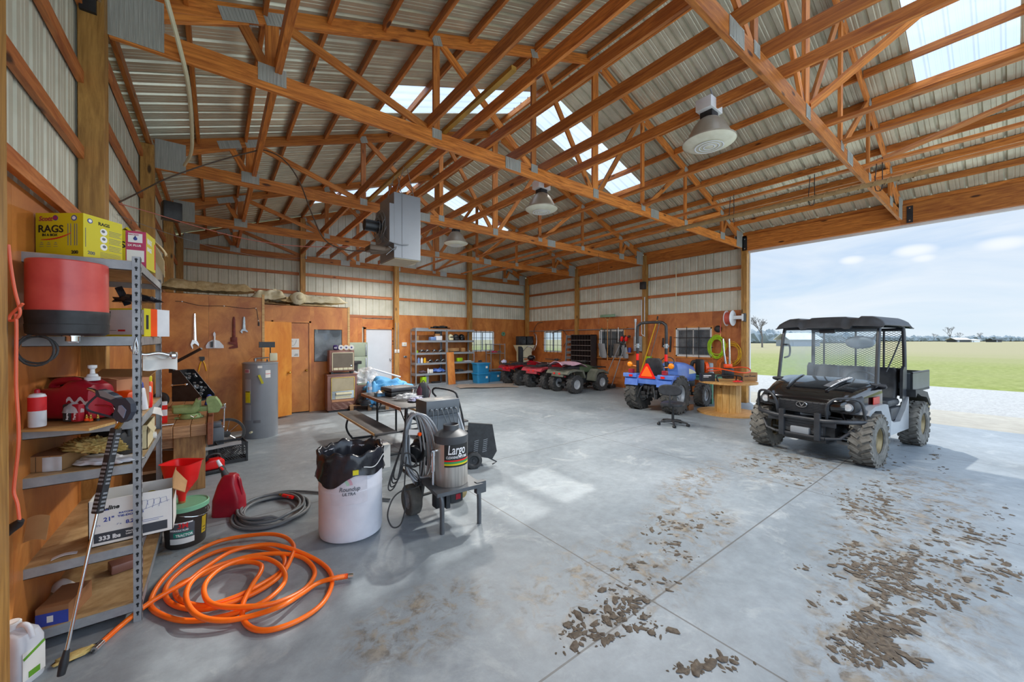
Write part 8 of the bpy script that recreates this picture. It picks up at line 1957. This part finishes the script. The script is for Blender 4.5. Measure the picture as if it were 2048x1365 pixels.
# ------------------------------------------------------------ overhead things and outdoors
def lamp(y, label, x=4.54, z=3.97):
    t = thing('high_bay_lamp', label, 'ceiling lamp', (x, y, z), 0, 'high bay lamps in a row')
    b = MB(); b.lathe([(.0, -.035), (.12, -.028), (.22, -.01), (.272, .012), (.283, .022), (.275, .03), (.255, .03)], seg=44); b.build('lens', LENS, t)
    b = MB(); b.lathe([(.285, .018), (.285, .034), (.25, .045), (.215, .12), (.16, .22), (.105, .28), (.08, .295), (0, .30)], seg=44); b.build('reflector', REFL, t)
    b = MB()
    for r_ in (.05, .095, .14): b.lathe([(r_, -.035+.003*r_), (r_+.008, -.0375), (r_+.016, -.034)], seg=32)
    b.build('lens_rings', WHITEP, t)
    b = MB(); b.bx(-.075, .075, -.07, .07, .29, .36, .004); b.build('socket_bracket', DARKMET, t, smooth=False)
    b = MB(); b.bx(-.14, .14, -.09, .09, .36, .49, .008); b.build('ballast_box', WHITE, t)
    b = MB(); b.cyl((0, 0, .49), (0, 0, .56), .012); b.tube([(.10, 0, .49), (.16, .02, .55), (.13, .03, .66), (.06, .03, .72)], .007, 8, smooth=4); b.build('hook_and_cord', GREYP, t)
    d = bpy.data.lights.new('lamp_light', 'AREA'); d.shape = 'DISK'; d.size = .5; d.energy = LAMP_W; d.color = (1, .97, .91)
    o = bpy.data.objects.new('lamp_light', d); COL.objects.link(o); o.parent = t; o.location = (0, 0, -.06)
    return t
LAMP_W = 100
lamp(2.16, 'nearest of the high bay lamps under the roof'); lamp(5.06, 'middle high bay lamp, right of the hanging heater'); lamp(8.1, 'farthest visible high bay lamp before the back gable'); lamp(11.1, 'added extra high bay lamp, hidden behind the trusses')  # fourth lamp is an unseen extra, added to brighten the far end
# unit heater
t = thing('unit_heater', 'grey unit heater with rear fan hanging from the trusses', 'heater', (2.11, 5.63, 2.93))
b = MB(); b.bx(.0, .42, 0, .62, 0, .98, .004); b.bx(-.07, .0, 0, .62, .22, .80, .003); hb = b.build('casing', mat('heater_grey', '9298a0', .4, .1, .03, 3), t, smooth=False)
b = MB(); b.bx(.01, .41, .01, .61, -.012, .0); b.build('bottom_grille', BEIGE, t, smooth=False)
b = MB(); b.bx(.12, .125, -.001, 0, .01, .97); b.build('seam', DARKMET, hb, smooth=False)
b = MB()
for k in range(6): b.tube([(-.07-.075*math.sin(PI*i/12)*(1-.09*k), .31+(.08+.035*k)*math.sin(2*PI*0+0)*0+(.04+.04*k)*math.cos(PI*i/12*1.0+.0), .50+.24*math.cos(PI*i/12)) for i in range(13)], .005, 5)
for r_ in (.08, .14, .20, .25): b.tube([(-.20+.35*r_, .31+r_*math.cos(2*PI*i/24), .50+r_*math.sin(2*PI*i/24)) for i in range(24)], .005, 5, closed=True)
b.build('fan_guard', STEEL, t)
b = MB(); b.cyl((-.12, .31, .50), (-.34, .31, .50), .085, seg=20); b.cyl((-.12, .31, .40), (-.12, .31, .6), .03); b.build('fan_motor', DARKMET, t)
b = MB()
for k in range(4): a = k*PI/2+.4; b.box((-.075, .31+.12*math.cos(a), .50+.12*math.sin(a)), (.01, .13, .17), rot=(a, .3, 0))
b.build('fan_blade', GREYP, t)
b = MB(); b.tube([(-.02, .1, .14), (-.16, .12, .10), (-.30, .16, .08)], .05, 12, smooth=4); b.bx(-.34, -.10, .05, .3, .08, .16, .02); b.build('gas_valve', mat('heater_brown', '6a5a4c', .5, .3), t)
b = MB(); b.tube([(-.08, -.01, .23), (.05, -.02, .20), (.2, -.02, .21), (.22, -.005, .22)], .008, 8, smooth=4); b.tube([(-.08, -.0, .15), (.0, -.02, .10), (.03, -.01, .16), (-.12, 0, .02)], .005, 6, smooth=4); b.build('wiring', GREYP, t)
tubes(t, 'hanger_rod', STEEL, [[(x, y, .98), (.22+(x-.21)*.1, y, 1.47)] for x in (.06, .36) for y in (.1, .5)], .006)
b = MB(); b.bx(-.03, .03, -2.8, 2.2, 0, .045); obj1('heater_rail', mat('yellow_steel', 'b88a30', .5, .2, .2, 3), 'steel rail lying on the truss chords that carries the heater', 'rail', b, (2.33, 5.8, 4.35), smooth=False)
# speaker on the left post
t = thing('wall_speaker', 'black speaker on the left wall post beyond the rag boxes', 'speaker', (-.60, 7.36, 3.42), .25); b = MB(); b.bx(0, .21, -.08, .10, 0, .25, .008); b.build('cabinet', BLACK, t); b = MB(); b.bx(.01, .2, -.086, -.08, .01, .24, .004); b.build('front_cloth', BLACKP, t)
# cables
def cable(nm, lb, m_, P_, r=.006, cat='cable'):
    b = MB(); b.tube(P_, r, 8, smooth=6); return obj1(nm, m_, lb, cat, b)
cable('white_conduit', 'cream flexible conduit drooping between the two nearest left trusses', CREAM, [at(333, -10, 3.1), at(360, 90, 3.3), at(378, 170, 3.6), at(385, 250, 4.2), at(384, 305, 4.8), at(370, 332, 5.4)], .018, 'conduit')
cable('brown_cable', 'brown cable looping from the left wall to the hanging heater', mat('cable_brown', '5c4c40', .6), [at(240, 405, 4.0), at(275, 388, 4.9), at(335, 358, 5.0), at(420, 328, 5.3), at(500, 306, 5.5), at(532, 302, 5.5), at(570, 322, 5.6), at(600, 365, 5.7), at(625, 430, 5.7), at(650, 480, 5.7), at(690, 500, 5.8), at(735, 503, 5.9)], .009)
cable('pink_rope', 'pale red rope stretched from the left wall to the heater', mat('rope_pink', 'c87868', .6), [at(240, 408, 4.0), at(300, 425, 4.8), at(400, 455, 5.2), at(500, 480, 5.5), at(600, 493, 5.7), at(700, 494, 5.9)], .006, 'rope')
cable('thin_wire', 'thin wire strung below the trusses at the left', GREYHOSE, [at(235, 430, 4.0), at(330, 465, 5.0), at(450, 500, 6), at(570, 518, 8), at(700, 505, 8)], .003, 'wire')
b = MB(); b.cyl((0, 0, 0), (.30, -3.8, .06), .045, .035, seg=10)
for i in range(26): f_ = i/26; b.tube([(.30*f_+.05*math.cos(a), -3.8*f_+.02*a, .06*f_+.05*math.sin(a)) for a in (0, 1.5, 3, 4.5, 6)], .006, 5)
obj1('wooden_pole', mat('pole_tan', 'a8885a', .8, 0, .15, 8), 'rope-wound wooden pole resting on the trusses above the open side', 'pole', b, (7.62, 4.44, 4.0))
for px, py, l_ in ((7.70, 3.2, .25), (7.80, 2.0, .25), (7.88, 1.2, .2)):
    b = MB(); b.tube([(0, 0, .42), (0, 0, .0), (.04, .04, -l_*.3), (.0, .08, 0), (0, .06, .4)], .006, 6, smooth=3); obj1('hanging_strap', BLACK, f'strap loop hanging the wooden pole, {["farthest", "middle", "nearest"][[3.2, 2.0, 1.2].index(py)]} one', 'strap', b, (px, py, 4.0))

# mud clods on the floor: too many to count
rnd = random.Random(12); MUD = mat('dried_mud', '736758', .95, 0, .2, 30, hex2='4c433a')
b = MB(); clusters = [((1750, 1010), 70, 45, 150), ((1770, 1130), 120, 40, 200), ((1800, 1190), 120, 45, 120), ((1740, 1275), 70, 55, 240), ((1900, 1060), 130, 40, 90), ((1970, 1150), 80, 40, 60), ((1260, 1210), 80, 70, 110), ((1370, 1060), 60, 40, 60), ((1180, 1265), 50, 40, 45), ((1560, 930), 90, 25, 60), ((1830, 925), 70, 20, 40), ((1400, 1330), 70, 30, 25)]
for (c, sx_, sy_, n_) in clusters:
    gx, gy = c
    for i in range(n_*2):
        if i % 9 == 0: gx, gy = rnd.gauss(c[0], sx_*.55), rnd.gauss(c[1], sy_*.55)
        px = rnd.gauss(gx, 13); py = rnd.gauss(gy, 7)
        if py < 880: continue
        p = fl(px, min(py, 1400)); s_ = rnd.choice((.004, .006, .009, .013, .02))*rnd.uniform(.5, 1.2)
        q = bmesh.ops.create_icosphere(b.bm, subdivisions=1, radius=1)
        r_ = rnd.random()*6.28; ca, sa = math.cos(r_), math.sin(r_); ex = rnd.uniform(.8, 2.6)
        for v in q['verts']:
            k = 1+rnd.uniform(-.45, .45); x, y, z = v.co.x*s_*ex*k, v.co.y*s_*k, v.co.z*s_*.35*k
            v.co = Vector((p.x+x*ca-y*sa, p.y+x*sa+y*ca, max(0.0, z+s_*.1)))
tag(b.build('mud_clods', MUD, smooth=False), 'dried mud clods tracked over the concrete floor', 'mud', kind='stuff')

# outdoors: trees and farm buildings far away
BARK = mat('bark_grey', '6a625c', .9, 0, .1, 2)
def tree(nm, lb, x, y, h, seed, lv=5, spread=.55, m_=BARK, g=None):
    rnd = random.Random(seed); b = MB()
    def br(p, d, L, r, n):
        q = p+d*L; b.tube([p, p.lerp(q, .5)+Vector((rnd.uniform(-.05, .05), rnd.uniform(-.05, .05), 0))*L, q], [r, r*.85, r*.65], 5 if n > 2 else 3)
        if n == 0: return
        for k in range(3 if n > 1 else 4):
            dd = (d+Vector((rnd.uniform(-1, 1), rnd.uniform(-1, 1), rnd.uniform(-.25, .55)))*spread*1.3).normalized(); br(q, dd, L*rnd.uniform(.62, .8), r*.62, n-1)
    br(Vector((0, 0, 0)), Vector((0, 0, 1)), h*.27, h*.022, lv); return obj1(nm, m_, lb, 'tree', b, (x, y, -.04), g and 0 or 0)
tree('bare_tree', 'tall bare tree on the field left of the utility vehicle', 92, 32.5, 8.2, 3)
rnd = random.Random(8)
FARW = mat('far_wood', '8e979c', .95, 0, .12, .12, hex2='747e80')
def woods(nm, lb, px0, px1, dist, h0, h1, seed):
    from mathutils import noise
    b = MB(); n_ = 90; rows = []
    for i in range(n_+1):
        px = px0+(px1-px0)*i/n_; p = at(px, 679, dist); hh = h0+(h1-h0)*i/n_; hh *= .75+.45*abs(noise.noise(Vector((i*.33+seed, 0, seed))))+.25*abs(noise.noise(Vector((i*1.7, seed, 3))))
        for dd, k in ((0, 1), (12, .9)):
            q = at(px, 679, dist+dd); b.blob((q.x, q.y, hh*k*.42), hh*.55, (1.0+.4*rnd.random(), 1.0, 1.0), .35, 1, i+seed*7+dd, 2.5)
    return obj1(nm, FARW, lb, 'trees', b)
o = woods('tree_line', 'distant grey line of bare woods left of the utility vehicle', 1495, 1700, 170, 6.2, 4.4, 2); o['kind'] = 'stuff'
o = woods('tree_line', 'low distant woods on the horizon right of the utility vehicle', 1700, 2060, 300, 5.5, 4.5, 5); o['kind'] = 'stuff'
for i, (px, h) in enumerate(((1900, 14), (1918, 9), (1962, 9), (1868, 8))):
    p = at(px, 679, 290); tree('bare_tree', f'small far bare tree on the right horizon, {ORD[i] if i else "tallest"} of four', p.x, p.y, h, 20+i, 4)
def shed(lb, px0, px1, dist, h, roof, m1, m2):
    a = at(px0, 679, dist); c = at(px1, 679, dist); t = thing('farm_building', lb, 'building', (a.x, a.y, -.05), math.atan2(c.y-a.y, c.x-a.x)); L = (c-a).length
    b = MB(); b.bx(0, L, 0, 5, 0, h); b.build('wall', m1, t, smooth=False)
    b = MB(); b.prism([(-.4, h), (2.5, h+roof), (5.4, h), (5.4, h+.15), (2.5, h+roof+.15), (-.4, h+.15)], -.5, L+.5, 'yz'); b.build('roof', m2, t, smooth=False)
    b = MB(); b.bx(L*.1, L*.25, -.05, 0, 0, h*.8); b.build('door', GREYP, t, smooth=False)
shed('pale metal farm shed seen through the vehicle windscreen', 1580, 1640, 95, 1.6, 1.6, GREYP, WHITE)
shed('long low farm building with white roof on the right horizon', 1912, 1940, 230, 1.4, 1.2, DARKMET, WHITE)
shed('small white farm building on the right horizon', 1944, 1960, 230, 1.1, .6, WHITE, WHITE)
shed('small dark shed on the far right horizon', 1992, 2004, 230, 1.3, .5, DARKMET, DARKMET)
